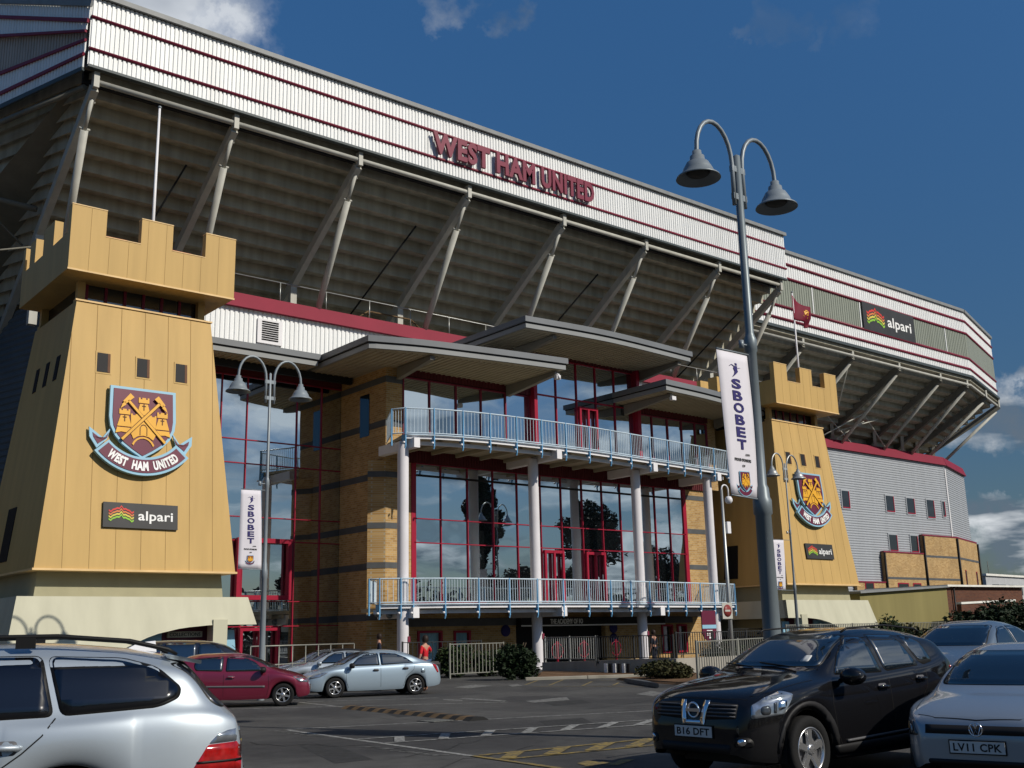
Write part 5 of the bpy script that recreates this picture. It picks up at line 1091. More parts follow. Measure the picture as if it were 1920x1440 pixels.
shed(ow, 58.6, 68.85, 38, 6, 3.55, 4.02, 'olive_wall', 'roof_grey')
ob = thing('outbuilding', (73,38,0), 'low dark red brick outbuilding with a white roof edge at the far right', 'outbuilding')
shed(ob, 68.87, 79.5, 38.03, 6, 4.06, 4.12, 'brick_red', 'white_coping', lip=.3)
m = MB(); m.tube([(69.6,37.9,.2),(69.6,37.9,4.0)], .06, 8); m.build('downpipe', 'black_plastic', ob)
shed(ob, 67.2, 74.5, 36.2, .3, 2.85, 3.05, 'brick_red', 'white_coping', nm='yard_wall', lip=.05)
fb = thing('far_building', (150,85,0), 'distant pale grey flat-roofed building at the right edge of the photo', 'building')
p0, p1 = P(1846,1066,Y=78), P(1990,1045,Y=78); w = strip((p0.x,78), (p1.x+14,82), 0, 8.4, 8, 'pale_grey_wall', fb, 'wall'); strip((p0.x-.3,77.7), (p1.x+14,81.7), 8.402, 8.7, 9, 'white_coping', fb, 'roof')
for x in (1860,1876,1895,1912,1935): 
    q = P(x,1068,Y=78); m = MB(); m.box(q.x, q.x+1.7, 77.9+(q.x-p0.x)*.08, 78.0+(q.x-p0.x)*.13, 5.7, 7.2); m.build('window', 'dark_glass', fb)
m = MB(); m.tube([(p0.x+3,79,8.6),(p0.x+3,79,10.6)], .05, 6); m.build('aerial', 'steel_dark', fb)
# ================================================================ vegetation
def bush(x, y, r, h, label, mt='leaf_dark', n=2600, size=.075, seed=1, name='bush'):
    rg = random.Random(seed); T = thing(name, (x,y,0), label, 'bush'); m = MB()
    for k in range(7):
        a = rg.uniform(0, 6.28); d = r*rg.uniform(.15, .6); rr = r*rg.uniform(.4, .65); leafclump(m, (x+d*math.cos(a), y+d*math.sin(a), h*rg.uniform(.35,.68)), rr, n//7, size, rg, min(1.3, h/(2*rr)*.75), .35)
    m.build('foliage', mt, T, recalc=False)
    m = MB()
    for k in range(6): a = k*1.05; m.tube([(x,y,0),(x+r*.3*math.cos(a),y+r*.3*math.sin(a),h*.5),(x+r*.6*math.cos(a),y+r*.6*math.sin(a),h*.85)], .02, 5)
    m.build('stems', 'bark', T); return T
bush(25.1,30.6,.82,1.5,'large dark green bush right of the barred gate',n=5200,seed=2)
bush(25.7,34.6,1.0,1.2,'clipped green bush behind the barred gate','leaf_mid',n=3200,seed=3); bush(27.0,34.4,.9,1.15,'smaller green bush behind the gate, nearer the entrance','leaf_mid',n=2400,seed=4)
bush(26.6,24.6,.9,.6,'low brownish shrub at the left foot of the near railing','leaf_warm',n=2600,seed=5,size=.06); bush(27.6,25.8,.8,.6,'low dark shrub touching the concrete wall','leaf_dark',n=2000,seed=6,size=.06)
bush(33.0,27.9,.8,1.1,'thin pale green plant growing behind the dark railing','leaf_mid',n=700,seed=7,size=.07); bush(35.4,28.2,.7,1.0,'sparse plant behind the dark railing near the third column','leaf_mid',n=500,seed=8,size=.07)
for i, (px, r, h, mt, lb) in enumerate(((1652,1.2,2.15,'leaf_mid','yellow-green bush above the black car roof beside the right tower'),(1700,1.5,1.8,'leaf_warm','spreading bush in front of the olive wall'),(1750,1.3,1.5,'leaf_dark','dark bush left of the short railing section'),(1690,1.0,1.6,'leaf_dark','dark low bush behind the black car rear'),(1765,1.6,1.35,'leaf_dark','dark low bush between the black car and the steel-grey saloon'))):
    q = P(px,1190,Y=27+(i % 2)*2.5); bush(q.x, q.y, r*.9, h*.86, lb, mt, n=3600, seed=20+i, size=.09)
for i, (px, r, h, lb) in enumerate(((1868,1.9,2.7,'left end of the tall dark hedge at the right edge'),(1908,2.1,2.8,'right end of the tall dark hedge at the right edge'),(1960,2.4,3.2,'tall dark hedge bush just past the right edge'))):
    q = P(px,1190,Y=27); bush(q.x, q.y, r, h*.87, lb, 'leaf_dark', n=6500, seed=40+i, size=.12, name='hedge_bush')
def tree(x, y, h, cr, label, seed, n=9500, ct=.62, size=.24, mt='leaf_dark'):
    rg = random.Random(seed); T = thing('broadleaf_tree', (x,y,0), label, 'tree', 'trees behind the photographer mirrored in the glass'); m = MB(); top = Vector((x+rg.uniform(-.4,.4), y, h*.72))
    m.tube([(x,y,0),(x+.1,y,h*.3),top], .3, 10, radii=[.42,.3,.08])
    C_ = []
    for k in range(11):
        a = rg.uniform(0,6.28); z0 = h*rg.uniform(.3,.6); d = cr*rg.uniform(.35,.85); e = Vector((x+d*math.cos(a), y+d*math.sin(a), z0+h*rg.uniform(.1,.32))); m.tube([(x+.1,y,z0),Vector((x,y,z0)).lerp(e,.5)+ZZ*.5,e], .1, 6, radii=[.13,.09,.03]); C_.append(e)
    m.build('trunk', 'bark', T); m = MB()
    if cr < 3: C_ += [Vector((x+rg.uniform(-.5,.5), y+rg.uniform(-.5,.5), h*t_)) for t_ in (.2,.28,.36,.44,.52,.6,.68,.76,.84,.92)]
    C_ += [top+ZZ*h*.1, top+ZZ*h*.02, Vector((x,y,h*.55))]
    for c in C_: leafclump(m, c, cr*rg.uniform(.32,.5), n//len(C_), size, rg, .8, .3)
    m.build('crown', mt, T, recalc=False); return T
tree(72.3,-12,21,2.1,'tall narrow tree behind the photographer mirrored left of centre in the glass',61,n=13000)
tree(88.5,-12,17.5,4.3,'spreading tree behind the photographer mirrored right of centre in the glass',62,n=9000)
tree(101,-12,13,3.6,'lower tree behind the photographer mirrored near the right columns',63,n=6000)
tree(56,-13,14,2.6,'tree behind the photographer mirrored in the left glass wall',64,n=7000)
tree(78,-14,10,3.6,'small tree behind the photographer mirrored low in the middle glass',65,n=5000)
tree(6,-22,13,5,'tree behind the photographer mirrored in the car bodywork',66,n=5000)
rg = random.Random(9); m = MB()
for k in range(46): x = -60+k*6.5; leafclump(m, (x, -55+rg.uniform(-6,6), rg.uniform(2,5)), rg.uniform(3.5,6.5), 330, .7, rg, .9, .3)
T = tag(m.build('distant_wood', 'leaf_dark', recalc=False), 'far-off line of dark trees behind the car park, seen only mirrored in glass', 'wood', kind='stuff')
# tape measure of the scene ends: houses behind the car park, mirrored as dark shapes
# ================================================================ cars
def paint(name, col, metal=.0, rough=.35, flake=.0):
    m, n, l, b = newmat(name); setp(b, rough=rough, metal=metal, coat=1, coatr=.03, spec=.5); b.inputs['Base Color'].default_value = (*col, 1)
    t = n.new('ShaderNodeTexCoord'); x = n.new('ShaderNodeTexNoise'); x.inputs['Scale'].default_value = 3; x.inputs['Detail'].default_value = 7; l.new(t.outputs['Object'], x.inputs['Vector'])
    r = n.new('ShaderNodeMapRange'); r.inputs[1].default_value = .35; r.inputs[2].default_value = .75; r.inputs[3].default_value = .02; r.inputs[4].default_value = .10; l.new(x.outputs[0], r.inputs[0]); l.new(r.outputs[0], b.inputs['Coat Roughness'])
paint('paint_silver', (.38,.43,.47), .5, .45); paint('paint_steel', (.13,.165,.20), .45, .38); paint('paint_silver_blue', (.34,.43,.50), .5, .4); paint('paint_black', (.006,.006,.008), 0, .3); paint('paint_red', (.17,.012,.035), .35, .35); paint('paint_grey', (.10,.11,.125), .4, .38); paint('paint_navy', (.012,.016,.03), .2, .3); paint('paint_silver_dark', (.26,.30,.34), .5, .36)
glassmat('car_glass', tint=(.75,.8,.82), dark=(.004,.006,.006), fac=.2); glassmat('car_glass_tinted', tint=(.5,.55,.6), dark=(.002,.002,.003), fac=.09)
for n_ in ('paint_black',): MATS[n_].node_tree.nodes['Principled BSDF'].inputs['Roughness'].default_value = .7; MATS[n_].node_tree.nodes['Principled BSDF'].inputs['Specular IOR Level'].default_value = .05; MATS[n_].node_tree.nodes['Principled BSDF'].inputs['Base Color'].default_value = (.003,.003,.004,1)
mat('tyre', (.012,.012,.012), .85, bump=.2); mat('alloy', (.62,.62,.62), .25, metal=.85, vary=.03); mat('chrome', (.8,.8,.82), .08, metal=1, vary=.02); mat('rubber', (.008,.008,.008), .5); mat('cladding_black', (.014,.014,.015), .55, vary=.1)
mat('lens_clear', (.35,.38,.42), .06, metal=.7, coat=1, vary=.3, scale=14); mat('lens_dark', (.05,.055,.06), .08, metal=.3, coat=1); mat('lens_red', (.32,.008,.008), .12, coat=1, vary=.35, scale=20); mat('plate_white', (.55,.56,.55), .4); mat('plate_yellow', (.6,.48,.05), .4); mat('amber', (.6,.22,.02), .2, coat=1); mat('trim_grey', (.10,.10,.105), .5); mat('interior', (.03,.03,.032), .8); mat('soft_top', (.012,.012,.014), .8)
def interp(K):
    xs = [k[0] for k in K]; ys = [k[1] for k in K]; n = len(K); d = [(ys[i+1]-ys[i])/(xs[i+1]-xs[i]) for i in range(n-1)]
    mm = [d[0]]+[0 if d[i-1]*d[i] <= 0 else 2*d[i-1]*d[i]/(d[i-1]+d[i]) for i in range(1, n-1)]+[d[-1]]
    def f(x):
        if x <= xs[0]: return ys[0]
        if x >= xs[-1]: return ys[-1]
        i = max(j for j in range(n-1) if xs[j] <= x); h = xs[i+1]-xs[i]; t = (x-xs[i])/h
        return (2*t**3-3*t*t+1)*ys[i]+(t**3-2*t*t+t)*h*mm[i]+(-2*t**3+3*t*t)*ys[i+1]+(t**3-t*t)*h*mm[i+1]
    return f
def roundpoly(poly, r, n=4):
    out = []; m = len(poly)
    for i in range(m):
        a, b, c = Vector(poly[i-1]), Vector(poly[i]), Vector(poly[(i+1) % m]); rr = min(r, (a-b).length*.45, (c-b).length*.45)
        p, q = b+(a-b).normalized()*rr, b+(c-b).normalized()*rr
        for k in range(n+1): t = k/n; out.append(tuple(p*(1-t)**2+b*2*t*(1-t)+q*t*t))
    return out
class Car:
    def __init__(s, sp, paintm, label, origin, theta, scale=1.0, glass='car_glass', group='parked cars', name='parked_car', cat='car'):
        s.sp = sp; s.T = thing(name, (0,0,0), label, cat, group); s.L = sp['L']; s.hw = sp['hw']; s.paint = paintm; s.glass = glass
        s.top, s.belt, s.wid, s.bot = interp(sp['top']), interp(sp['belt']), interp(sp['wid']), interp(sp['bot'])
        s.body(sp.get('lvl', 1)); s.T.location = origin; s.T.rotation_euler = (0,0,theta); s.T.scale = (scale,)*3
    def body(s, lvl):
        sp = s.sp; L = s.L; st = set(); x = 0.0
        while x < L: st.add(round(x, 3)); x += .085
        st |= {0.0, .02, .05, .1, L-.1, L-.05, L-.02, L}
        for c in sp['axle']:
            st = {a for a in st if not (c-sp['Ra']-.06 < a < c+sp['Ra']+.06)}
            for k in range(15): st.add(round(c-sp['Ra']*math.cos(math.pi*k/14), 4))
            st |= {c-sp['Ra']-.05, c+sp['Ra']+.05}
        st = sorted(st); vs = []; rings = []
        for x in st:
            zb = s.bot(x)
            for c in sp['axle']:
                q = sp['Ra']**2-(x-c)**2
                if q > 0: zb = max(zb, sp['r']+math.sqrt(q)*1.0)
                elif abs(x-c) < sp['Ra']+.001: zb = max(zb, sp['r'])
            zt = s.top(x); zB = min(s.belt(x), zt-.025); w = s.wid(x); H = zt-zB; cab = min(1, max(0, (H-.08)/.25)); tum = sp.get('tum', .42)
            zb = min(zb, zB-.06)
            h = zB-zb; sh = .045
            pts = [(w*.945, zb), (w*.975, zb+.10*h), (w*.995, zb+.3*h), (w*1.0, zb+.5*h), (w*.992, zb+.72*h), (w*.975, zb+.9*h), (w*.945-.0, zB)]
            yb = w*.945-.02; yt = max(.2*w, yb-tum*H-.04)
            if cab > .02:
                pts += [(yb-(yb-yt)*.12-.005, zB+.1*H), (yb-(yb-yt)*.42, zB+.45*H), (yb-(yb-yt)*.78, zB+.78*H), (yt-.03, zt-.055-.02*cab), (yt-.14, zt-.02), (yt*.5, zt-.004), (0, zt)]
            else:
                pts += [(yb*.97, zB+.2*H), (yb*.9, zB+.42*H), (yb*.8, zB+.62*H), (yb*.68, zB+.78*H), (yb*.5, zB+.9*H), (yb*.25, zB+.98*H), (0, zt)]
            if 0 < cab < 1 and cab > .02:
                alt = [(yb*.97, zB+.2*H), (yb*.9, zB+.42*H), (yb*.8, zB+.62*H), (yb*.68, zB+.78*H), (yb*.5, zB+.9*H), (yb*.25, zB+.98*H), (0, zt)]
                k = cab; pts = pts[:7]+[(a[0]*(1-k)+b[0]*k, a[1]*(1-k)+b[1]*k) for a, b in zip(alt, pts[7:])]
            full = [(x, -y, z) for y, z in pts]+[(x, y, z) for y, z in pts[-2::-1]]; rings.append([len(vs)+i for i in range(len(full))]); vs += full
        fs = []; n = len(rings[0])
        for a, b in zip(rings[:-1], rings[1:]): fs += [(a[i], b[i], b[i+1], a[i+1]) for i in range(n-1)]
        for rg_, fl_ in ((rings[0], False), (rings[-1], True)):
            hN = n//2
            for i in range(hN): 
                f = (rg_[i], rg_[i+1], rg_[n-2-i], rg_[n-1-i]); f = tuple(dict.fromkeys(f)); fs.append(f if not fl_ else f[::-1])
        me = bpy.data.meshes.new('body'); me.from_pydata(vs, [], fs); ob = bpy.data.objects.new('body', me); COL.objects.link(ob)
        md = ob.modifiers.new('s', 'SUBSURF'); md.levels = md.render_levels = lvl
        dg = bpy.context.evaluated_depsgraph_get(); m2 = bpy.data.meshes.new_from_object(ob.evaluated_get(dg)); ob.modifiers.clear(); ob.data = m2; bpy.data.meshes.remove(me)
        bm = bmesh.new(); bm.from_mesh(m2); bmesh.ops.recalc_face_normals(bm, faces=bm.faces); bm.to_mesh(m2); s.bvh = BVHTree.FromBMesh(bm); bm.free()
        for p in m2.polygons: p.use_smooth = True
        m2.name = 'body'; m2.materials.append(MATS[s.paint]); ob.parent = s.T; s.ob = ob; ORG[s.T] = Vector(); ORG[ob] = Vector()
        # dark underside, wheel wells
        m = MB(); hw = s.hw; a0, a1 = sp['axle']; Ra = sp['Ra']
        m.box(.45, L-.45, -(hw-.34), hw-.34, .2, .62); m.box(a0+Ra+.02, a1-Ra-.02, -(hw-.12), hw-.12, .2, .5)
        for c in sp['axle']:
            for sg in (-1, 1):
                k = 12; pr = [(c-Ra*1.02*math.cos(math.pi*i/k), sp['r']+Ra*1.02*math.sin(math.pi*i/k)) for i in range(k+1)]; pr = [(c-Ra*1.02, .24)]+pr+[(c+Ra*1.02, .24)]
                v = [(x, sg*(hw*.965), z) for x, z in pr]+[(x, sg*(hw-.36), z) for x, z in pr]; q = len(pr); m.add(v, [(i, i+1, q+i+1, q+i) for i in range(q-1)]+[tuple(range(q, 2*q))])
        m.build('underside', 'rubber', s.T, recalc=False)
    def hit(s, o, d):
        l, nrm, i, t = s.bvh.ray_cast(Vector(o), Vector(d))
        return (l, nrm) if l else None
    VIEW = {'L': (lambda a, b: (a, -3, b), (0,1,0)), 'R': (lambda a, b: (a, 3, b), (0,-1,0)), 'F': (lambda a, b: (-2, a, b), (1,0,0)), 'B': (lambda a, b: (9, a, b), (-1,0,0)), 'T': (lambda a, b: (a, b, 4), (0,0,-1))}
    def patch(s, poly, view, mt, name, par=None, off=.004, grid=.07, depth=.012, label=None, obl=None):
        f, d = s.VIEW[view]; d = Vector(obl or d).normalized(); bm = bmesh.new(); vv = [bm.verts.new((p[0], p[1], 0)) for p in poly]; bm.faces.new(vv)
        for ax in (0, 1):
            lo = min(p[ax] for p in poly); hi = max(p[ax] for p in poly); k = max(1, int((hi-lo)/grid))
            for i in range(1, k): 
                c = [0,0,0]; c[ax] = lo+(hi-lo)*i/k; nn = [0,0,0]; nn[ax] = 1; bmesh.ops.bisect_plane(bm, geom=bm.verts[:]+bm.edges[:]+bm.faces[:], plane_co=c, plane_no=nn)
        nr = {}; last = None
        for v in bm.verts:
            o = Vector(f(v.co.x, v.co.y)); h = s.hit(o, d)
            if not h:
                o2 = o+d*(2.0 if view in 'FB' else 2.1); l, nn, i, t = s.bvh.find_nearest(o2); h = (l, nn)
            l, nn = h
            if nn.dot(d) > 0: nn = -nn
            nr[v] = nn; v.co = l+nn*off
        bd = [e for e in bm.edges if e.is_boundary]; r = bmesh.ops.extrude_edge_only(bm, edges=bd); nv = [g_ for g_ in r['geom'] if isinstance(g_, bmesh.types.BMVert)]
        src = {}
        for v in nv:
            l, nn, i, t = s.bvh.find_nearest(v.co); nn = nn if nn.dot(d) < 0 else -nn; v.co = v.co-nn*depth
        bmesh.ops.recalc_face_normals(bm, faces=bm.faces); me = bpy.data.meshes.new(name); bm.to_mesh(me); bm.free()
        for p in me.polygons: p.use_smooth = True
        me.materials.append(MATS[mt]); o = bpy.data.objects.new(name, me); COL.objects.link(o); o.parent = par or s.T; ORG[o] = Vector()
        if label: o['label'] = label
        return o
    def line(s, pts, view, w=.009, mt='rubber', name='shut_line', off=.0015):
        m = MB(); f, d = s.VIEW[view]; P3 = []; fine = []
        for a, b in zip(pts[:-1], pts[1:]):
            k = max(1, int(math.dist(a, b)/.06)); fine += [(a[0]+(b[0]-a[0])*i/k, a[1]+(b[1]-a[1])*i/k) for i in range(k)]
        fine.append(pts[-1]); vs = []
        for i, p in enumerate(fine):
            q0, q1 = Vector(fine[max(0, i-1)]), Vector(fine[min(len(fine)-1, i+1)]); t = (q1-q0).normalized(); n2 = Vector((-t.y, t.x))*w/2
            for sg in (-1, 1):
                h = s.hit(f(p[0]+n2.x*sg, p[1]+n2.y*sg), d)
                if not h: return None
                nn = h[1] if h[1].dot(Vector(d)) < 0 else -h[1]; vs.append(h[0]+nn*off)
        m.add(vs, [(2*i, 2*i+1, 2*i+3, 2*i+2) for i in range(len(fine)-1)], True); return m.build(name, mt, s.T, recalc=False)
    def windows(s, polys, sides='LR', rubber=.022):
        for sd_ in sides:
            for p in polys:
                pp = roundpoly(p, .05); c = Vector((sum(q[0] for q in p)/len(p), sum(q[1] for q in p)/len(p)))
                big = [tuple(c+(Vector(q)-c)*(1+rubber/max(.12, (Vector(q)-c).length))) for q in pp]
                w = s.patch(big, sd_, 'rubber', 'window', off=.002); s.patch(pp, sd_, s.glass, 'pane', w, off=.0045)
    def screen(s, poly, view, nm):
        pp = roundpoly(poly, .07); c = Vector((sum(q[0] for q in poly)/len(poly), sum(q[1] for q in poly)/len(poly)))
        big = [tuple(c+(Vector(q)-c)*1.035) for q in pp]; w = s.patch(big, view, 'rubber', nm, off=.002, grid=.05); s.patch(pp, view, s.glass, 'pane', w, off=.0045, grid=.05); return w
    def wheels(s, style=5, rim=None, rimm='alloy', only=None):
        sp = s.sp; r, hw = sp['r'], s.hw; rr = rim or sp['rim']
        for c in sp['axle']:
            for sg in (-1, 1):
                o = Vector((c, sg*(hw-.02), r)); ax = Vector((0, sg, 0)); m = MB()
                m.lathe([(rr*.98,-.2),(r*.93,-.205),(r,-.175),(r,-.04),(r*.97,-.012),(r*.9,.0),(rr*1.03,-.004),(rr,-.02),(rr*.97,-.06)], o, ax, 40); w = m.build('wheel', 'tyre', s.T)
                m = MB(); m.lathe([(rr*1.0,-.012),(rr*.985,-.004),(rr*.93,-.006),(rr*.9,-.05),(rr*.88,-.12)], o, ax, 40)
                u = Vector((1,0,0)); n = style if isinstance(style, int) else 6
                for k in range(n):
                    a = 2*math.pi*(k+.25)/n; dr = Vector((math.cos(a), 0, math.sin(a))); tn = dr.cross(ax)
                    wi, wo = (.036, .062) if n <= 5 else (.034, .05)
                    wi *= rr/.22; wo *= rr/.22
                    q0, q1 = o+dr*rr*.12+ax*-.016, o+dr*rr*.95+ax*-.012
                    m.hexa([q0-tn*wi-ax*.03, q1-tn*wo*.62-ax*.03, q1+tn*wo*.62-ax*.03, q0+tn*wi-ax*.03], [q0-tn*wi*.8, q1-tn*wo*.5, q1+tn*wo*.5, q0+tn*wi*.8])
                m.lathe([(0,.0),(.045,-.002),(.06,-.012),(.06,-.04)], o, ax, 20); m.build('rim', rimm, w)
                m = MB(); m.lathe([(0,-.075),(rr*.95,-.075),(rr*.95,-.08)], o, ax, 30); m.build('brake', 'trim_grey' if n <= 5 else 'rubber', w)
                if style != 'hub':
                    m = MB()
                    for k in range(5): a = 2*math.pi*k/5+.3; m.lathe([(0,.0),(.009,0),(.009,-.02)], o+Vector((math.cos(a)*.038,0,math.sin(a)*.038))+ax*.001, ax, 8)
                    m.build('wheel_nuts', 'trim_grey', w)
    def handle(s, x, z, sides='LR', mt=None, w=.2):
        for sd_ in sides:
            f, d = s.VIEW[sd_]; h = s.hit(f(x, z), d)
            if not h: continue
            sg = -1 if sd_ == 'L' else 1; q = h[0]; s.patch(roundpoly([(x-w*.4,z-.045),(x+w*.4,z-.045),(x+w*.4,z+.04),(x-w*.4,z+.04)], .03), sd_, 'rubber' if 0 else 'trim_grey', 'handle_recess', off=.001, depth=.004)
            m = MB(); m.tube([q+Vector((-w/2,0,0)), q+Vector((-w/2+.02,sg*.03,0)), q+Vector((0,sg*.042,.004)), q+Vector((w/2-.02,sg*.03,0)), q+Vector((w/2,0,0))], .017, 8, radii=[.012,.02,.018,.02,.012]); m.build('door_handle', mt or s.paint, s.T)
    def mirror(s, x, z, sides='LR', mt=None, sz=1.0):
        for sd_ in sides:
            sg = -1 if sd_ == 'L' else 1; f, d = s.VIEW[sd_]; h = s.hit(f(x, z-.03), d); q = h[0]; m = MB(); c = q+Vector((-.03, sg*.17, .05))
            vs = []; n = 12; prof = [(-.1,.3),(-.085,.75),(-.04,1),(.02,1.0),(.05,.94)]
            for dx, k in prof: vs += [c+Vector((dx*sz, .125*sz*k*math.cos(2*math.pi*i/n)*(1 if 1 else 1), .085*sz*k*math.sin(2*math.pi*i/n))) for i in range(n)]
            m.add(vs, [(j*n+i, j*n+(i+1) % n, (j+1)*n+(i+1) % n, (j+1)*n+i) for j in range(len(prof)-1) for i in range(n)]+[tuple(range(n))], True); m.bar(q-Vector((0,sg*.02,0)), c-Vector((0,sg*.07,.03)), .05, .04)
            mo = m.build('door_mirror', mt or s.paint, s.T); m = MB(); m.add([c+Vector((.045*sz, .112*sz*math.cos(2*math.pi*i/n), .075*sz*math.sin(2*math.pi*i/n))) for i in range(n)], [tuple(range(n))]); m.build('mirror_glass', 'chrome', mo)
    def plate(s, text, z, view='F', mt='plate_white', w=.52, h=.112):
        sg = -1 if view == 'F' else 1; f, d = s.VIEW[view]; hh = [s.hit(f(y, zz), d) for y in (-w/2, 0, w/2) for zz in (z, z+h)]; xs = [q[0].x for q in hh if q]; x = (min(xs) if view == 'F' else max(xs))+sg*.012
        m = MB(); m.box(min(x, x+sg*-.03), max(x, x+sg*-.03), -w/2-.012, w/2+.012, z-.012, z+h+.012); b = m.build('number_plate', 'rubber', s.T)
        m = MB(); m.box(min(x+sg*.001, x+sg*.006), max(x+sg*.001, x+sg*.006), -w/2, w/2, z, z+h); m.build('plate_face', mt, b)
        if text:
            m = MB(); addtext(m, text, (lambda u, v: (x+sg*.0065, w/2*.88*(1-2*u), z+h*(.16+.68*v))) if view == 'F' else (lambda u, v: (x+sg*.0065, -w/2*.88*(1-2*u), z+h*(.16+.68*v))), (sg*.001,0,0), .025); m.build('characters', 'ink_black', b, recalc=False)
        return b
def origin_from_wheel(sp, contact, theta, front=True, side='L', scale=1.0):
    lx = sp['axle'][0 if front else 1]; ly = (sp['hw']-.11)*(-1 if side == 'L' else 1); lx *= scale; ly *= scale
    return Vector((contact[0]-(lx*math.cos(theta)-ly*math.sin(theta)), contact[1]-(lx*math.sin(theta)+ly*math.cos(theta)), 0))
W_STD = lambda hw, L: [(0,hw*.70),(.03,hw*.78),(.1,hw*.86),(.25,hw*.93),(.5,hw*.975),(.9,hw*.995),(L*.5,hw),(L-1.0,hw*.985),(L-.5,hw*.95),(L-.2,hw*.88),(L-.06,hw*.8),(L,hw*.72)]
B_STD = lambda L, g=.2: [(0,g+.12),(.08,g+.06),(.4,g+.02),(L*.5,g),(L-.4,g+.05),(L-.08,g+.1),(L,g+.2)]
SUV = dict(L=4.315, hw=.90, r=.348, rim=.235, Ra=.415, axle=(.86,3.49), lvl=2, tum=.40, wid=[(0,.56),(.03,.63),(.1,.71),(.25,.79),(.5,.86),(.9,.893),(2.1,.90),(3.3,.885),(3.8,.855),(4.1,.79),(4.25,.72),(4.315,.65)], bot=B_STD(4.315,.23),
  top=[(0,.60),(.02,.74),(.06,.86),(.14,.94),(.4,1.015),(.8,1.085),(1.12,1.13),(1.25,1.165),(1.6,1.35),(1.98,1.525),(2.3,1.59),(2.7,1.61),(3.2,1.59),(3.7,1.53),(3.92,1.47),(4.02,1.38),(4.18,1.08),(4.25,.95),(4.3,.75),(4.315,.6)],
  belt=[(0,.57),(.04,.72),(.14,.84),(.4,.92),(.8,.985),(1.2,1.03),(2.0,1.055),(2.9,1.10),(3.5,1.16),(3.9,1.22),(4.1,1.15),(4.25,.92),(4.315,.58)])
WAG = dict(L=4.84, hw=.925, r=.335, rim=.225, Ra=.385, axle=(.83,3.72), lvl=2, tum=.36, wid=W_STD(.925,4.84), bot=B_STD(4.84,.19),
  top=[(0,.5),(.05,.68),(.2,.78),(.7,.88),(1.3,.96),(1.5,1.0),(2.3,1.40),(2.7,1.465),(3.4,1.47),(4.0,1.425),(4.32,1.365),(4.42,1.33),(4.6,1.12),(4.74,.99),(4.80,.93),(4.83,.72),(4.84,.5)],
  belt=[(0,.48),(.1,.66),(.7,.8),(1.4,.92),(2.4,.945),(3.6,.975),(4.3,1.0),(4.6,.985),(4.76,.93),(4.84,.48)])
HATCH = dict(L=4.56, hw=.88, r=.315, rim=.205, Ra=.36, axle=(.94,3.62), lvl=2, tum=.42, wid=W_STD(.88,4.56), bot=B_STD(4.56,.2),
  top=[(0,.5),(.03,.62),(.15,.74),(.5,.88),(.95,.99),(1.1,1.03),(1.5,1.24),(1.95,1.42),(2.4,1.48),(2.9,1.46),(3.4,1.35),(3.9,1.16),(4.2,1.06),(4.4,.98),(4.5,.85),(4.56,.5)],
  belt=[(0,.48),(.1,.66),(.5,.8),(1.0,.9),(2.0,.94),(3.0,.97),(3.8,1.01),(4.2,.98),(4.45,.88),(4.56,.48)])
CLIO = dict(L=3.77, hw=.82, r=.295, rim=.19, Ra=.34, axle=(.72,3.19), lvl=2, tum=.38, wid=W_STD(.82,3.77), bot=B_STD(3.77,.2),
  top=[(0,.5),(.03,.62),(.15,.75),(.5,.88),(.85,.97),(1.0,1.02),(1.35,1.22),(1.7,1.36),(2.1,1.415),(2.8,1.41),(3.25,1.35),(3.4,1.27),(3.6,1.02),(3.7,.88),(3.77,.5)],
  belt=[(0,.48),(.1,.66),(.5,.78),(.95,.87),(2.0,.9),(3.0,.95),(3.4,.98),(3.62,.88),(3.77,.48)])
POLO = dict(L=3.97, hw=.845, r=.305, rim=.2, Ra=.35, axle=(.80,3.27), lvl=2, tum=.40, wid=[(0,.52),(.03,.58),(.1,.66),(.25,.74),(.5,.81),(.9,.84),(2.0,.845),(3.0,.83),(3.5,.80),(3.8,.74),(3.97,.6)], bot=B_STD(3.97,.2),
  top=[(0,.56),(.015,.66),(.06,.745),(.16,.80),(.5,.90),(.9,.975),(1.05,1.02),(1.45,1.25),(1.85,1.40),(2.2,1.455),(2.9,1.45),(3.4,1.37),(3.6,1.26),(3.8,.98),(3.92,.85),(3.97,.5)],
  belt=[(0,.53),(.06,.70),(.3,.79),(.9,.88),(2.0,.93),(3.0,.97),(3.5,1.0),(3.8,.88),(3.97,.48)])
SAL = dict(L=4.5, hw=.87, r=.31, rim=.2, Ra=.355, axle=(.9,3.55), lvl=1, tum=.42, wid=W_STD(.87,4.5), bot=B_STD(4.5,.2),
  top=[(0,.5),(.03,.62),(.15,.73),(.5,.86),(1.0,.97),(1.15,1.02),(1.6,1.26),(1.95,1.41),(2.4,1.46),(2.9,1.43),(3.3,1.3),(3.7,1.1),(4.0,1.03),(4.3,1.0),(4.45,.85),(4.5,.5)],
  belt=[(0,.48),(.1,.66),(.5,.8),(1.0,.9),(2.0,.93),(3.0,.96),(3.8,.99),(4.3,.95),(4.5,.48)])
MPV = dict(L=4.7, hw=.9, r=.32, rim=.2, Ra=.36, axle=(.9,3.7), lvl=1, tum=.25, wid=W_STD(.9,4.7), bot=B_STD(4.7,.2),
  top=[(0,.5),(.1,.8),(.6,.98),(1.0,1.08),(1.9,1.55),(2.4,1.64),(3.3,1.67),(4.2,1.64),(4.45,1.58),(4.6,1.0),(4.7,.5)],
  belt=[(0,.48),(.1,.7),(.6,.88),(1.1,.98),(2.5,1.0),(4.2,1.02),(4.6,.9),(4.7,.48)])
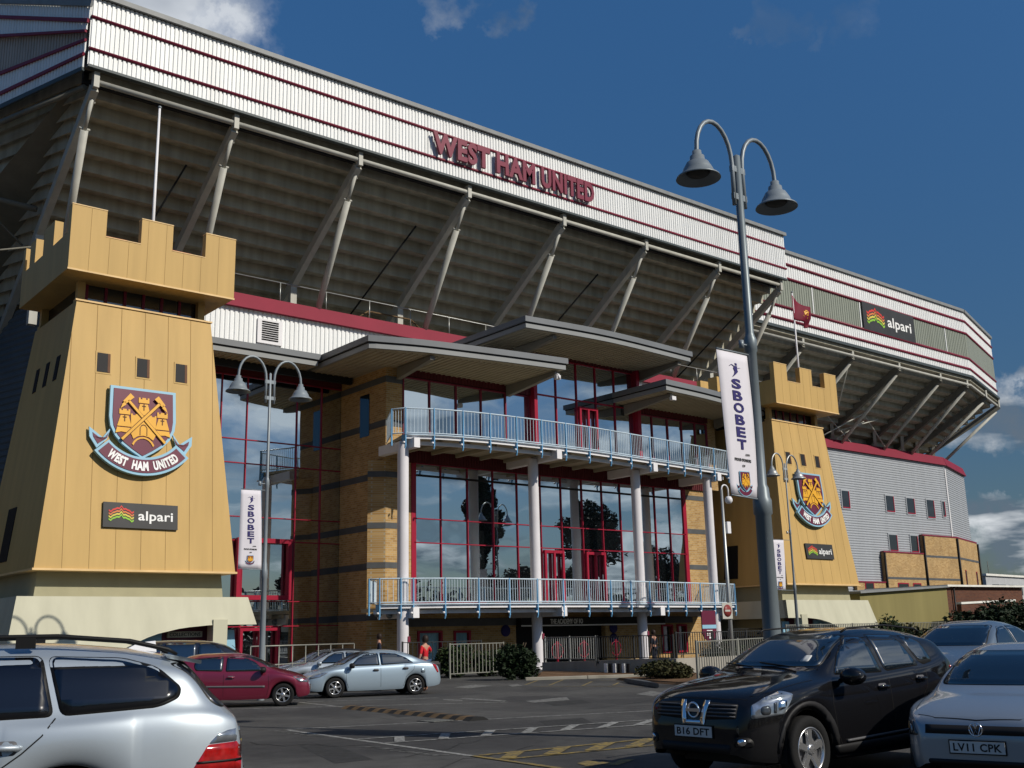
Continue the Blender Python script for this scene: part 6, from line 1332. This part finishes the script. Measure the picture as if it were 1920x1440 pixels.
# ---- black crossover, right foreground
th = R(0); c = P(1515,1470,Z=0)
s = Car(SUV, 'paint_black', 'black crossover with chrome grille badge and five-spoke alloys parked in the right foreground', origin_from_wheel(SUV, c, th, scale=.965), th, .965)
s.windows([[(1.50,1.10),(2.40,1.10),(2.36,1.49),(2.10,1.49),(1.72,1.30)], [(2.50,1.11),(3.20,1.15),(3.02,1.50),(2.48,1.51)], [(3.30,1.165),(3.56,1.20),(3.50,1.40),(3.33,1.47),(3.14,1.49)]])
s.screen([(-.66,1.19),(.66,1.19),(.52,1.52),(-.52,1.52)], 'F', 'windscreen'); s.screen([(-.58,1.12),(.58,1.12),(.5,1.42),(-.5,1.42)], 'B', 'rear_window')
s.line([(1.42,.36),(1.34,.5),(1.30,.8),(1.36,1.03)], 'L'); s.line([(2.46,.36),(2.46,1.08)], 'L'); s.line([(2.95,.37),(3.1,.75),(3.27,.9),(3.3,1.15)], 'L'); s.line([(1.4,.36),(2.95,.37)], 'L', .012)
s.line([(1.42,.36),(1.34,.5),(1.30,.8),(1.36,1.03)], 'R'); s.line([(2.46,.36),(2.46,1.08)], 'R')
s.line([(.10,.72),(.09,.35),(.05,-.35),(.10,-.72)][::-1] if 0 else [(.16,-.62),(.10,-.4),(.085,0),(.10,.4),(.16,.62)], 'T'); s.line([(.3,-.72),(1.1,-.78)], 'T'); s.line([(.3,.72),(1.1,.78)], 'T')
for sd_ in 'LR':
    hl = s.patch(roundpoly([(.10,.70),(.46,.735),(.64,.93),(.52,.965),(.28,.90),(.13,.83)], .03), sd_, 'lens_clear', 'headlight', off=.006, grid=.04)
    s.patch(roundpoly([(.20,.735),(.31,.735),(.32,.83),(.21,.82)], .05), sd_, 'lens_dark', 'headlamp_bowl', hl, off=.009, grid=.03); s.patch(roundpoly([(.40,.77),(.50,.80),(.53,.88),(.42,.86)], .03), sd_, 'chrome', 'reflector', hl, off=.009, grid=.03)
    s.patch(roundpoly([(.34,.75),(.375,.75),(.40,.86),(.36,.85)], .01), sd_, 'lens_dark', 'reflector', hl, off=.009, grid=.03)
    s.patch(roundpoly([(3.95,1.12),(4.12,1.10),(4.22,.82),(4.05,.88)], .03), sd_, 'lens_red', 'tail_light', off=.006)
    s.patch([(1.30,.26),(3.06,.26),(3.06,.40),(1.30,.36)], sd_, 'cladding_black', 'sill_trim', off=.012); s.patch([(1.5,.385),(2.95,.425),(2.95,.45),(1.5,.41)], sd_, 'trim_grey', 'sill_strip', off=.016)
    for cx_ in SUV['axle']:
        arc = [(cx_-.50*math.cos(math.pi*k/16)*1, .348+.50*math.sin(math.pi*k/16)) for k in range(17)]; inn = [(cx_+.425*math.cos(math.pi*k/16), .348+.425*math.sin(math.pi*k/16)) for k in range(17)]
        s.patch(arc+inn, sd_, 'cladding_black', 'arch_trim', off=.010, grid=.09)
for y0, y1 in ((-.56,-.17),(.17,.56)):
    gr = s.patch(roundpoly([(y0,.70),(y1,.68),(y1,.86),(y0,.845)] if y0 < 0 else [(y0,.68),(y1,.70),(y1,.845),(y0,.86)], .02), 'F', 'cladding_black', 'grille', off=.004)
    for k in range(4): s.patch([(y0+.01,.712+.036*k),(y1-.01,.712+.036*k),(y1-.01,.726+.036*k),(y0+.01,.726+.036*k)], 'F', 'trim_grey', 'grille_bar', gr, off=.012, depth=.01)
s.patch([(-.20,.87),(-.13,.87),(-.10,.67),(.10,.67),(.13,.87),(.20,.87),(.15,.63),(-.15,.63)], 'F', 'chrome', 'grille_surround', off=.016, grid=.05)
def hitF(s, y, z): return s.hit((-2, y, z), (1,0,0))[0]
q = hitF(s, 0, .77); m = MB(); m.tube([(q.x-.02, .075*math.cos(a*math.pi/12), .775+.075*math.sin(a*math.pi/12)) for a in range(25)], .011, 8); m.box(q.x-.035, q.x-.01, -.1, .1, .758, .792); m.build('badge', 'chrome', s.T)
s.plate('B16 DFT', .50); s.patch(roundpoly([(-.45,.30),(.45,.30),(.5,.44),(-.5,.44)], .05), 'F', 'cladding_black', 'lower_grille', off=.004)
for y in (-.62,.62): s.patch(roundpoly([(y-.1,.42),(y+.1,.42),(y+.08,.52),(y-.08,.52)], .05), 'F', 'rubber', 'fog_light_recess', off=.004); s.patch([(y+.04*math.cos(a*.785),.47+.035*math.sin(a*.785)) for a in range(8)], 'F', 'chrome', 'fog_light', off=.01, grid=.03)
s.handle(2.30,.93); s.handle(3.14,.99); s.mirror(1.55,1.06,sz=1.15); s.wheels(5)
for sg in (-1,1): m = MB(); m.tube([(1.98,sg*.60,1.555),(2.1,sg*.605,1.60),(2.9,sg*.60,1.625),(3.6,sg*.58,1.575),(3.7,sg*.57,1.545)], .012, 6); m.build('roof_rail', 'rubber', s.T)
s.patch(roundpoly([(-.50,1.235),(-.40,1.235),(-.41,1.30),(-.49,1.30)], .015), 'F', 'plate_white', 'parking_permit', off=.007, grid=.03)
m = MB(); q0 = s.hit((-2,-.35,1.17),(1,0,0))[0]; m.tube([q0+Vector((-.02,-.1,.01)), q0+Vector((.05,.45,.06))], .008, 6); m.tube([q0+Vector((-.02,.5,.01)), q0+Vector((.05,.95,.05))], .008, 6); m.build('wiper', 'rubber', s.T)
# ---- silver supermini, right edge, nose to the camera
th = R(13.0); s = Car(POLO, 'paint_silver_dark', 'silver supermini at the bottom right corner, nose towards the photographer', (lambda q: (q.x, q.y, 0))(P(1829,1367,Z=.61)), th, .93)
s.windows([[(1.32,.98),(2.1,.985),(2.05,1.35),(1.85,1.34),(1.52,1.2)], [(2.2,.99),(2.95,1.02),(2.85,1.34),(2.18,1.36)], [(3.03,1.04),(3.3,1.1),(3.2,1.27),(2.95,1.32)]])
s.screen([(-.62,1.03),(.62,1.03),(.49,1.37),(-.49,1.37)], 'F', 'windscreen'); s.screen([(-.52,1.0),(.52,1.0),(.45,1.27),(-.45,1.27)], 'B', 'rear_window')
s.patch([(-.50,.60),(.50,.60),(.50,.685),(-.50,.685)], 'F', 'cladding_black', 'grille', off=.004); s.patch(roundpoly([(-.46,.24),(.46,.24),(.5,.36),(-.5,.36)], .04), 'F', 'cladding_black', 'lower_grille', off=.004)
for sd_ in 'LR':
    hl = s.patch(roundpoly([(.03,.575),(.20,.57),(.36,.70),(.30,.735),(.10,.71)], .03), sd_, 'lens_dark', 'headlight', off=.006, grid=.04); s.patch(roundpoly([(.10,.60),(.18,.60),(.20,.68),(.12,.67)], .03), sd_, 'lens_clear', 'headlamp_bowl', hl, off=.009, grid=.03); s.patch(roundpoly([(.22,.62),(.28,.66),(.29,.7),(.23,.69)], .01), sd_, 'amber', 'indicator', hl, off=.009, grid=.03)
    s.line([(1.2,.3),(1.12,.5),(1.10,.7),(1.16,.9)], sd_); s.line([(2.15,.3),(2.15,.96)], sd_)
s.line([(.17,-.60),(.08,-.4),(.055,0),(.08,.4),(.17,.60)], 'T'); s.line([(.3,-.66),(1.0,-.72)], 'T'); s.line([(.3,.66),(1.0,.72)], 'T')
q = hitF(s, 0, .645); m = MB(); n_ = 28; rr = .062; x_ = q.x-.02
m.tube([(x_, rr*math.cos(a*2*math.pi/n_), .65+rr*math.sin(a*2*math.pi/n_)) for a in range(n_+1)], .006, 6)
def seg(pts):
    m.tube([(x_, -a*rr, .65+b*rr) for a, b in pts], .0052, 6)
seg([(-.33,.92),(-.02,.12)]); seg([(.33,.92),(.02,.12)]); seg([(-.8,.55),(-.36,-.82),(0,-.05),(.36,-.82),(.8,.55)]); m.build('badge', 'chrome', s.T)
s.plate('LV11 CPK', .425, w=.52); s.handle(2.0,.80); s.mirror(1.35,.98,'L'); s.wheels(5)
# ---- silver estate, left foreground
th = R(-19.0); c = P(330,1440,d=7.0)
s = Car(WAG, 'paint_silver', 'silver estate car with dark roof rails filling the bottom left corner', (0,0,0), th, glass='car_glass_tinted')
WAG_O = s.T
s.windows([[(1.75,.99),(2.62,1.0),(2.58,1.36),(2.35,1.35),(2.0,1.2)], [(2.68,1.0),(3.60,1.015),(3.50,1.372),(2.66,1.38)], [(3.68,1.018),(4.25,1.055),(4.36,1.10),(4.37,1.16),(4.22,1.28),(4.0,1.34),(3.57,1.372)]])
s.screen([(-.68,1.02),(.68,1.02),(.585,1.31),(-.585,1.31)], 'B', 'rear_window'); m = MB(); m.hexa([(4.30,-.52,1.345),(4.30,.52,1.345),(4.53,.50,1.30),(4.53,-.50,1.30)], [(4.28,-.54,1.378),(4.28,.54,1.378),(4.53,.52,1.325),(4.53,-.52,1.325)]); m.build('roof_spoiler', 'paint_silver', s.T); s.screen([(-.64,1.02),(.64,1.02),(.52,1.36),(-.52,1.36)], 'F', 'windscreen')
for sd_ in 'LR':
    s.line([(3.31,.70),(3.45,.80),(3.56,.90),(3.63,1.0)], sd_); s.line([(2.62,.28),(2.64,.97)], sd_); s.line([(4.60,1.12),(4.67,.9),(4.70,.74)], sd_, .01); s.line([(2.0,.83),(3.0,.845),(4.5,.865)], sd_, .006, 'trim_grey') if 0 else None
    tl_ = s.patch(roundpoly([(4.46,.62),(4.835,.62),(4.835,.80),(4.57,.79)], .015), sd_, 'lens_red', 'tail_light', off=.006, grid=.04); s.patch(roundpoly([(4.575,.797),(4.835,.805),(4.80,.885),(4.70,.875),(4.63,.85)], .015), sd_, 'lens_clear', 'indicator', off=.006, grid=.04); s.patch([(4.5,.675),(4.835,.675),(4.835,.69),(4.5,.69)], sd_, 'rubber', 'light_bar', tl_, off=.009, grid=.04)
s.line([(4.44,.1),(4.44,-.1)], 'T')
for sg in (-1,1):
    m = MB(); m.tube([(2.35,sg*.60,1.43),(2.45,sg*.605,1.475),(2.9,sg*.605,1.505),(3.6,sg*.60,1.505),(4.05,sg*.59,1.465),(4.3,sg*.585,1.405),(4.36,sg*.58,1.37)], .02, 8, radii=[.010,.016,.016,.016,.016,.015,.01]); m.box(3.35,3.47,sg*.605-.02,sg*.605+.02,1.43,1.5); m.build('roof_rail', 'rubber', s.T)
m = MB(); m.hexa([(4.05,-.03,1.415),(4.25,-.012,1.385),(4.25,.012,1.385),(4.05,.03,1.415)], [(4.13,-.006,1.455),(4.24,-.006,1.465),(4.24,.006,1.465),(4.13,.006,1.455)]); m.build('roof_aerial', 'white_steel', s.T)
s.handle(2.52,.80,w=.22); s.handle(3.33,.84,w=.24); s.mirror(1.7,1.0); s.wheels(5)
s.plate('', .66, 'B', 'plate_yellow')
WAGON = s
# ---- silver-blue hatchback
th = R(-20); s = Car(HATCH, 'paint_silver_blue', 'silver-blue five-door hatchback with star alloys parked in the middle distance', (0,0,0), th); PRIM = s
s.windows([[(1.45,.98),(2.40,.985),(2.38,1.36),(2.05,1.35),(1.72,1.21)], [(2.48,.985),(3.55,1.03),(3.30,1.20),(2.95,1.32),(2.46,1.37)]])
s.screen([(-.66,1.03),(.66,1.03),(.52,1.39),(-.52,1.39)], 'F', 'windscreen'); s.screen([(-.56,1.12),(.56,1.12),(.46,1.33),(-.46,1.33)], 'B', 'rear_window')
for sd_ in 'LR':
    hl = s.patch(roundpoly([(.10,.60),(.45,.66),(.72,.80),(.5,.80),(.18,.70)], .03), sd_, 'lens_clear', 'headlight', off=.006, grid=.05)
    s.patch(roundpoly([(4.2,.98),(4.36,.94),(4.45,.7),(4.4,.68)], .02), sd_, 'lens_red', 'tail_light', off=.006)
    s.line([(1.38,.3),(1.30,.5),(1.30,.8),(1.40,.95)], sd_); s.line([(2.44,.3),(2.44,.96)], sd_); s.line([(3.2,.3),(3.3,.6),(3.55,.8),(3.6,.98)], sd_)
    s.patch(roundpoly([(3.80,.70),(3.95,.70),(3.95,.85),(3.80,.85)], .03), sd_, 'paint_silver_blue', 'fuel_flap', off=.003)
s.patch([(.0,0)] and roundpoly([(-.25,.56),(.25,.56),(.22,.66),(-.22,.66)], .03), 'F', 'cladding_black', 'grille', off=.004); s.patch(roundpoly([(-.5,.3),(.5,.3),(.5,.42),(-.5,.42)], .03), 'F', 'cladding_black', 'lower_grille', off=.004)
s.handle(2.28,.83,mt='trim_grey'); s.handle(3.28,.86,mt='trim_grey'); s.mirror(1.5,.97,mt='cladding_black'); s.wheels(6); s.plate('', .42)
# ---- dark red three-door hatchback, facing right
s = Car(CLIO, 'paint_red', 'dark red three-door hatchback with silver wheel covers, half hidden behind the silver estate', (0,0,0), R(165), .97); CLI = s
s.windows([[(1.25,.93),(2.22,.94),(2.2,1.31),(1.8,1.30),(1.48,1.15)], [(2.34,.945),(3.0,.985),(3.05,1.1),(3.0,1.27),(2.32,1.32)]])
s.screen([(-.6,1.02),(.6,1.02),(.48,1.33),(-.48,1.33)], 'F', 'windscreen'); s.screen([(-.55,1.0),(.55,1.0),(.48,1.28),(-.48,1.28)], 'B', 'rear_window')
for sd_ in 'LR':
    s.patch(roundpoly([(.07,.60),(.28,.62),(.48,.76),(.3,.77),(.12,.70)], .03), sd_, 'lens_clear', 'headlight', off=.006, grid=.05); s.patch(roundpoly([(3.5,.9),(3.62,.88),(3.7,.6),(3.62,.6)], .02), sd_, 'lens_red', 'tail_light', off=.006)
    s.line([(1.15,.3),(1.10,.5),(1.12,.85)], sd_); s.line([(2.28,.3),(2.28,.92)], sd_); s.patch([(1.2,.50),(2.9,.54),(2.9,.585),(1.2,.55)], sd_, 'trim_grey', 'side_moulding', off=.012)
s.handle(2.1,.78); s.mirror(1.3,.94,mt='cladding_black'); s.wheels(6); s.plate('', .4)
m = MB(); m.tube([(1.9,0,1.41),(2.15,0,1.62)], .006, 5); m.build('aerial', 'rubber', s.T)
# ---- others
def plain(sp, pm, label, o, th, sc=1.0, style=5, open_=False):
    s = Car(sp, pm, label, o, R(th), sc); a = sp['top']; L = sp['L']; zb = sp['belt'][4][1]+.05 if sp is not MPV else 1.06; zt = max(z for x, z in a)-.11
    if sp is MPV: s.windows([[(1.6,zb),(2.5,zb),(2.5,zt),(2.15,zt),(1.8,1.35)], [(2.6,zb),(3.5,zb),(3.5,zt+.01),(2.6,zt)], [(3.6,zb+.01),(4.3,zb+.03),(4.2,zt),(3.6,zt+.01)]]); s.screen([(-.66,1.1),(.66,1.1),(.6,1.52),(-.6,1.52)], 'F', 'windscreen'); s.screen([(-.66,1.08),(.66,1.08),(.6,1.5),(-.6,1.5)], 'B', 'rear_window')
    else: s.windows([[(1.5,.98),(2.35,.985),(2.33,1.34),(2.08,1.33),(1.78,1.2)], [(2.43,.985),(3.3,1.01),(3.05,1.22),(2.8,1.33),(2.41,1.35)]]); s.screen([(-.64,1.04),(.64,1.04),(.5,1.37),(-.5,1.37)], 'F', 'windscreen'); s.screen([(-.58,1.08),(.58,1.08),(.48,1.3),(-.48,1.3)], 'B', 'rear_window')
    for sd_ in 'LR':
        s.patch(roundpoly([(.06,.58),(.3,.60),(.52,.75),(.3,.76),(.12,.69)], .03), sd_, 'lens_clear', 'headlight', off=.006, grid=.05); s.line([(1.38,.3),(1.32,.5),(1.36,.92)], sd_); s.line([(2.4,.3),(2.4,.94)], sd_)
        s.patch(roundpoly([(L-.32,.9),(L-.12,.88),(L-.06,.66),(L-.2,.66)], .02), sd_, 'lens_red', 'tail_light', off=.006)
    s.patch(roundpoly([(-.34,.54),(.34,.54),(.3,.64),(-.3,.64)], .02), 'F', 'cladding_black', 'grille', off=.004); s.handle(2.2,.82); s.handle(3.2,.84); s.mirror(1.5,.97 if sp is not MPV else 1.06); s.wheels(style); s.plate('', .42); return s
def prc(p):
    q = Vector(p)-CP; z = q.dot(FW); return (round(960+F*q.dot(RV)/z), round(720-F*q.dot(UV)/z))
def carbox(s):
    bpy.context.view_layer.update(); M = s.T.matrix_world; pts = [prc(M@v.co) for v in s.ob.data.vertices]; sp = s.sp
    print("CAR", s.T["label"][:30], "x", min(p[0] for p in pts), max(p[0] for p in pts), "top", min(p[1] for p in pts), "wheels FL,RL,FR,RR", [prc(M@Vector((c, sg*(sp["hw"]-.11), 0))) for sg in (-1,1) for c in sp["axle"]], tuple(round(c,2) for c in s.T.location))
def place(s, wheel, px, th=None, dz=0):
    """stand the car so that this wheel touches the tarmac at the given photo position"""
    sc = s.T.scale.x; t = s.T.rotation_euler.z if th is None else R(th); s.T.rotation_euler.z = t; g_ = P(*px, Z=0)
    o = origin_from_wheel(s.sp, g_, t, wheel[0] == 'F', wheel[1], sc); s.T.location = o; return o
PRIM.T.scale = (.84,)*3; place(PRIM, 'FL', (627,1309), -18)
CLI.T.scale = (.90,)*3; place(CLI, 'FR', (530,1324), 151)
WAGON.T.scale = (1.07,)*3; th = R(-19); WAGON.T.rotation_euler.z = th; q = P(439,1405,d=7.6); lx, ly = 4.74*1.07, -.80*1.07
WAGON.T.location = (q.x-(lx*math.cos(th)-ly*math.sin(th)), q.y-(lx*math.sin(th)+ly*math.cos(th)), 0)
SIL = plain(SAL, 'paint_steel', 'steel-grey saloon parked behind the black crossover at the far right', (0,0,0), 20, 1.12); place(SIL, 'FL', (1858,1332), 6)
MP = plain(MPV, 'paint_navy', 'very dark blue people carrier roof showing between the silver estate and the left tower', (0,0,0), 150, .97); place(MP, 'FR', (470,1301), 153)
GR = plain(SAL, 'paint_grey', 'farthest grey saloon, only its roof showing behind the other cars left of centre', (0,0,0), -15, .84); place(GR, 'FL', (553,1288), -20)
G2 = plain(SAL, 'paint_silver', 'silver car with a black roof, its bonnet showing between the red and blue hatchbacks', (0,0,0), -18, .86); place(G2, 'FL', (566,1300), -24)
rf = G2.patch(roundpoly([(1.98,-.5),(2.9,-.5),(3.3,-.45),(3.3,.45),(2.9,.5),(1.98,.5)], .05), 'T', 'soft_top', 'soft_top', off=.01)
for s in (PRIM, CLI, WAGON, SIL, MP, GR, G2): carbox(s)
# ================================================================ people
def skinned(name, mt, joints, edges, parent, root=0, lvl=1):
    me = bpy.data.meshes.new(name); me.from_pydata([j[0] for j in joints], edges, []); o = bpy.data.objects.new(name, me); COL.objects.link(o)
    md = o.modifiers.new('skin', 'SKIN'); md.use_smooth_shade = True; md.branch_smoothing = .6
    if not me.skin_vertices: 
        pass
    sv = me.skin_vertices[0].data if me.skin_vertices else None
    for i, j in enumerate(joints):
        if sv: sv[i].radius = (j[1], j[2] if len(j) > 2 else j[1]); sv[i].use_root = (i == root)
    sb = o.modifiers.new('sub', 'SUBSURF'); sb.levels = sb.render_levels = lvl
    dg = bpy.context.evaluated_depsgraph_get(); m2 = bpy.data.meshes.new_from_object(o.evaluated_get(dg)); o.modifiers.clear(); o.data = m2; m2.name = name
    for p in m2.polygons: p.use_smooth = True
    m2.materials.clear(); m2.materials.append(MATS[mt]); o.parent = parent; return o
def person(x, y, rz, h, label, top, bottom, hair, step=.0, armL=(.25,.18,.95), armR=(-.25,.05,.85)):
    T = thing('person', (x,y,0), label, 'person', rz=rz); k = h/1.82
    V = lambda a, b, c: (a*k, b*k, c*k)
    hip = [(.09,step,0), (-.09,-step,0)]
    J = [(V(0,0,.98),.13*k,.10*k),(V(0,0,1.16),.115*k,.09*k),(V(0,.0,1.36),.15*k,.10*k),(V(0,.01,1.47),.06*k),(V(0,.015,1.53),.052*k),(V(0,.02,1.60),.078*k,.088*k),(V(0,.015,1.67),.07*k,.08*k)]
    E = [(0,1),(1,2),(2,3),(3,4),(4,5),(5,6)]
    for sg, st in ((1,step),(-1,-step)):
        b = len(J); J += [(V(sg*.095,0,.92),.095*k),(V(sg*.10,st*.5,.50),.062*k),(V(sg*.10,st,.30),.055*k),(V(sg*.10,st,.09),.04*k),(V(sg*.105,st+.13,.035),.035*k,.03*k)]
        E += [(0,b),(b,b+1),(b+1,b+2),(b+2,b+3),(b+3,b+4)]
    for sg, hd in ((1,armL),(-1,armR)):
        b = len(J); el = ((sg*.20+hd[0])/2+sg*.05, min(0,hd[1]/2-.06), (1.40+hd[2])/2-.03); hv = Vector(hd); dv = (hv-Vector(el)).normalized()
        J += [(V(sg*.18,0,1.41),.055*k),(V(*el),.042*k),(V(*hd),.027*k),(V(*(hv+dv*.06)),.034*k,.02*k)]; E += [(2,b),(b,b+1),(b+1,b+2),(b+2,b+3)]
        sx = dv.cross(Vector((0,1,0))).normalized() if abs(dv.y) < .9 else Vector((1,0,0))
        for f, (o_, ln) in enumerate(((-.027,.075),(-.009,.088),(.009,.082),(.027,.066))):
            c = len(J); p0 = hv+dv*.08+sx*o_; J += [(V(*p0),.009*k),(V(*(p0+dv*ln*.55+Vector((0,.01,0)))),.0085*k),(V(*(p0+dv*ln+Vector((0,.03,-.004)))),.007*k)]; E += [(b+3,c),(c,c+1),(c+1,c+2)]
        c = len(J); p0 = hv+dv*.04+Vector((0,.03,0)); J += [(V(*p0),.011*k),(V(*(p0+dv*.04+Vector((0,.025,0)))),.009*k)]; E += [(b+3,c),(c,c+1)]
    body = skinned('body', 'skin', J, E, T)
    # clothes as slightly larger shells
    g_ = .014*k; S = [(J[0][0],J[0][1]+g_,J[0][2]+g_),(J[1][0],J[1][1]+g_,J[1][2]+g_),(J[2][0],J[2][1]+g_,J[2][2]+g_),(V(0,.005,1.44),.065*k)]; Es = [(0,1),(1,2),(2,3)]
    for sg, hd in ((1,armL),(-1,armR)):
        b = len(S); el = ((sg*.20+hd[0])/2+sg*.05, min(0,hd[1]/2-.06), (1.40+hd[2])/2-.03); S += [(V(sg*.18,0,1.41),.068*k),(V(*el),.054*k)]; Es += [(2,b),(b,b+1)]
    skinned('top', top, S, Es, T)
    S = [(V(0,0,1.0),.142*k,.112*k)]; Es = []
    for sg, st in ((1,step),(-1,-step)):
        b = len(S); S += [(V(sg*.095,0,.92),.108*k),(V(sg*.10,st*.5,.50),.078*k),(V(sg*.10,st,.12),.066*k)]; Es += [(0,b),(b,b+1),(b+1,b+2)]
    skinned('trousers', bottom, S, Es, T)
    m = MB(); m.lathe([(0,.125),(.05,.115),(.085,.08),(.098,.02),(.094,-.05),(.08,-.08)], V(0,-.006,1.63), n=18)
    hb = m; o = hb.build('hair', hair, None, recalc=False); o.parent = T; o.location = (0,0,0)
    m = MB(); f = .098
    m.tube([V(0,.095,1.64),V(0,.118,1.60)], .012*k, 6)
    for sg in (1,-1): m.lathe([(0,.012),(.011,.004),(.011,-.004),(0,-.006)], V(sg*.032,.088,1.645), (0,1,0), 8); m.lathe([(0,.01),(.022,0),(0,-.01)], V(sg*.083,.01,1.62), (1,0,0), 8)
    m.tube([V(-.025,.098,1.565),V(0,.103,1.562),V(.025,.098,1.565)], .006*k, 5); o = m.build('face', 'skin', None, recalc=False); o.parent = T
    return T
q = P(797,1200,Z=1.62); d_ = Vector((q.x, q.y, 0)); 
def standat(px, depth): v = P(px, 1207, d=depth); return v.x, v.y
x, y = standat(797, 31.5); person(x, y, R(20), 1.66, 'person in a bright red top and jeans walking past the silver-blue hatchback, back turned', 'cloth_red', 'cloth_jeans', 'hair_dark', .12, (.36,.25,1.12), (-.3,.05,.95))
x, y = standat(711, 38); person(x, y, R(60), 1.78, 'person in a dark jacket standing beyond the silver-blue hatchback roof', 'cloth_navy', 'cloth_navy', 'hair_dark')
x, y = standat(1226, 46); person(x, y, R(10), 1.70, 'person in dark clothes behind the dark railing near the third white column', 'cloth_navy', 'cloth_navy', 'hair_dark', .05)
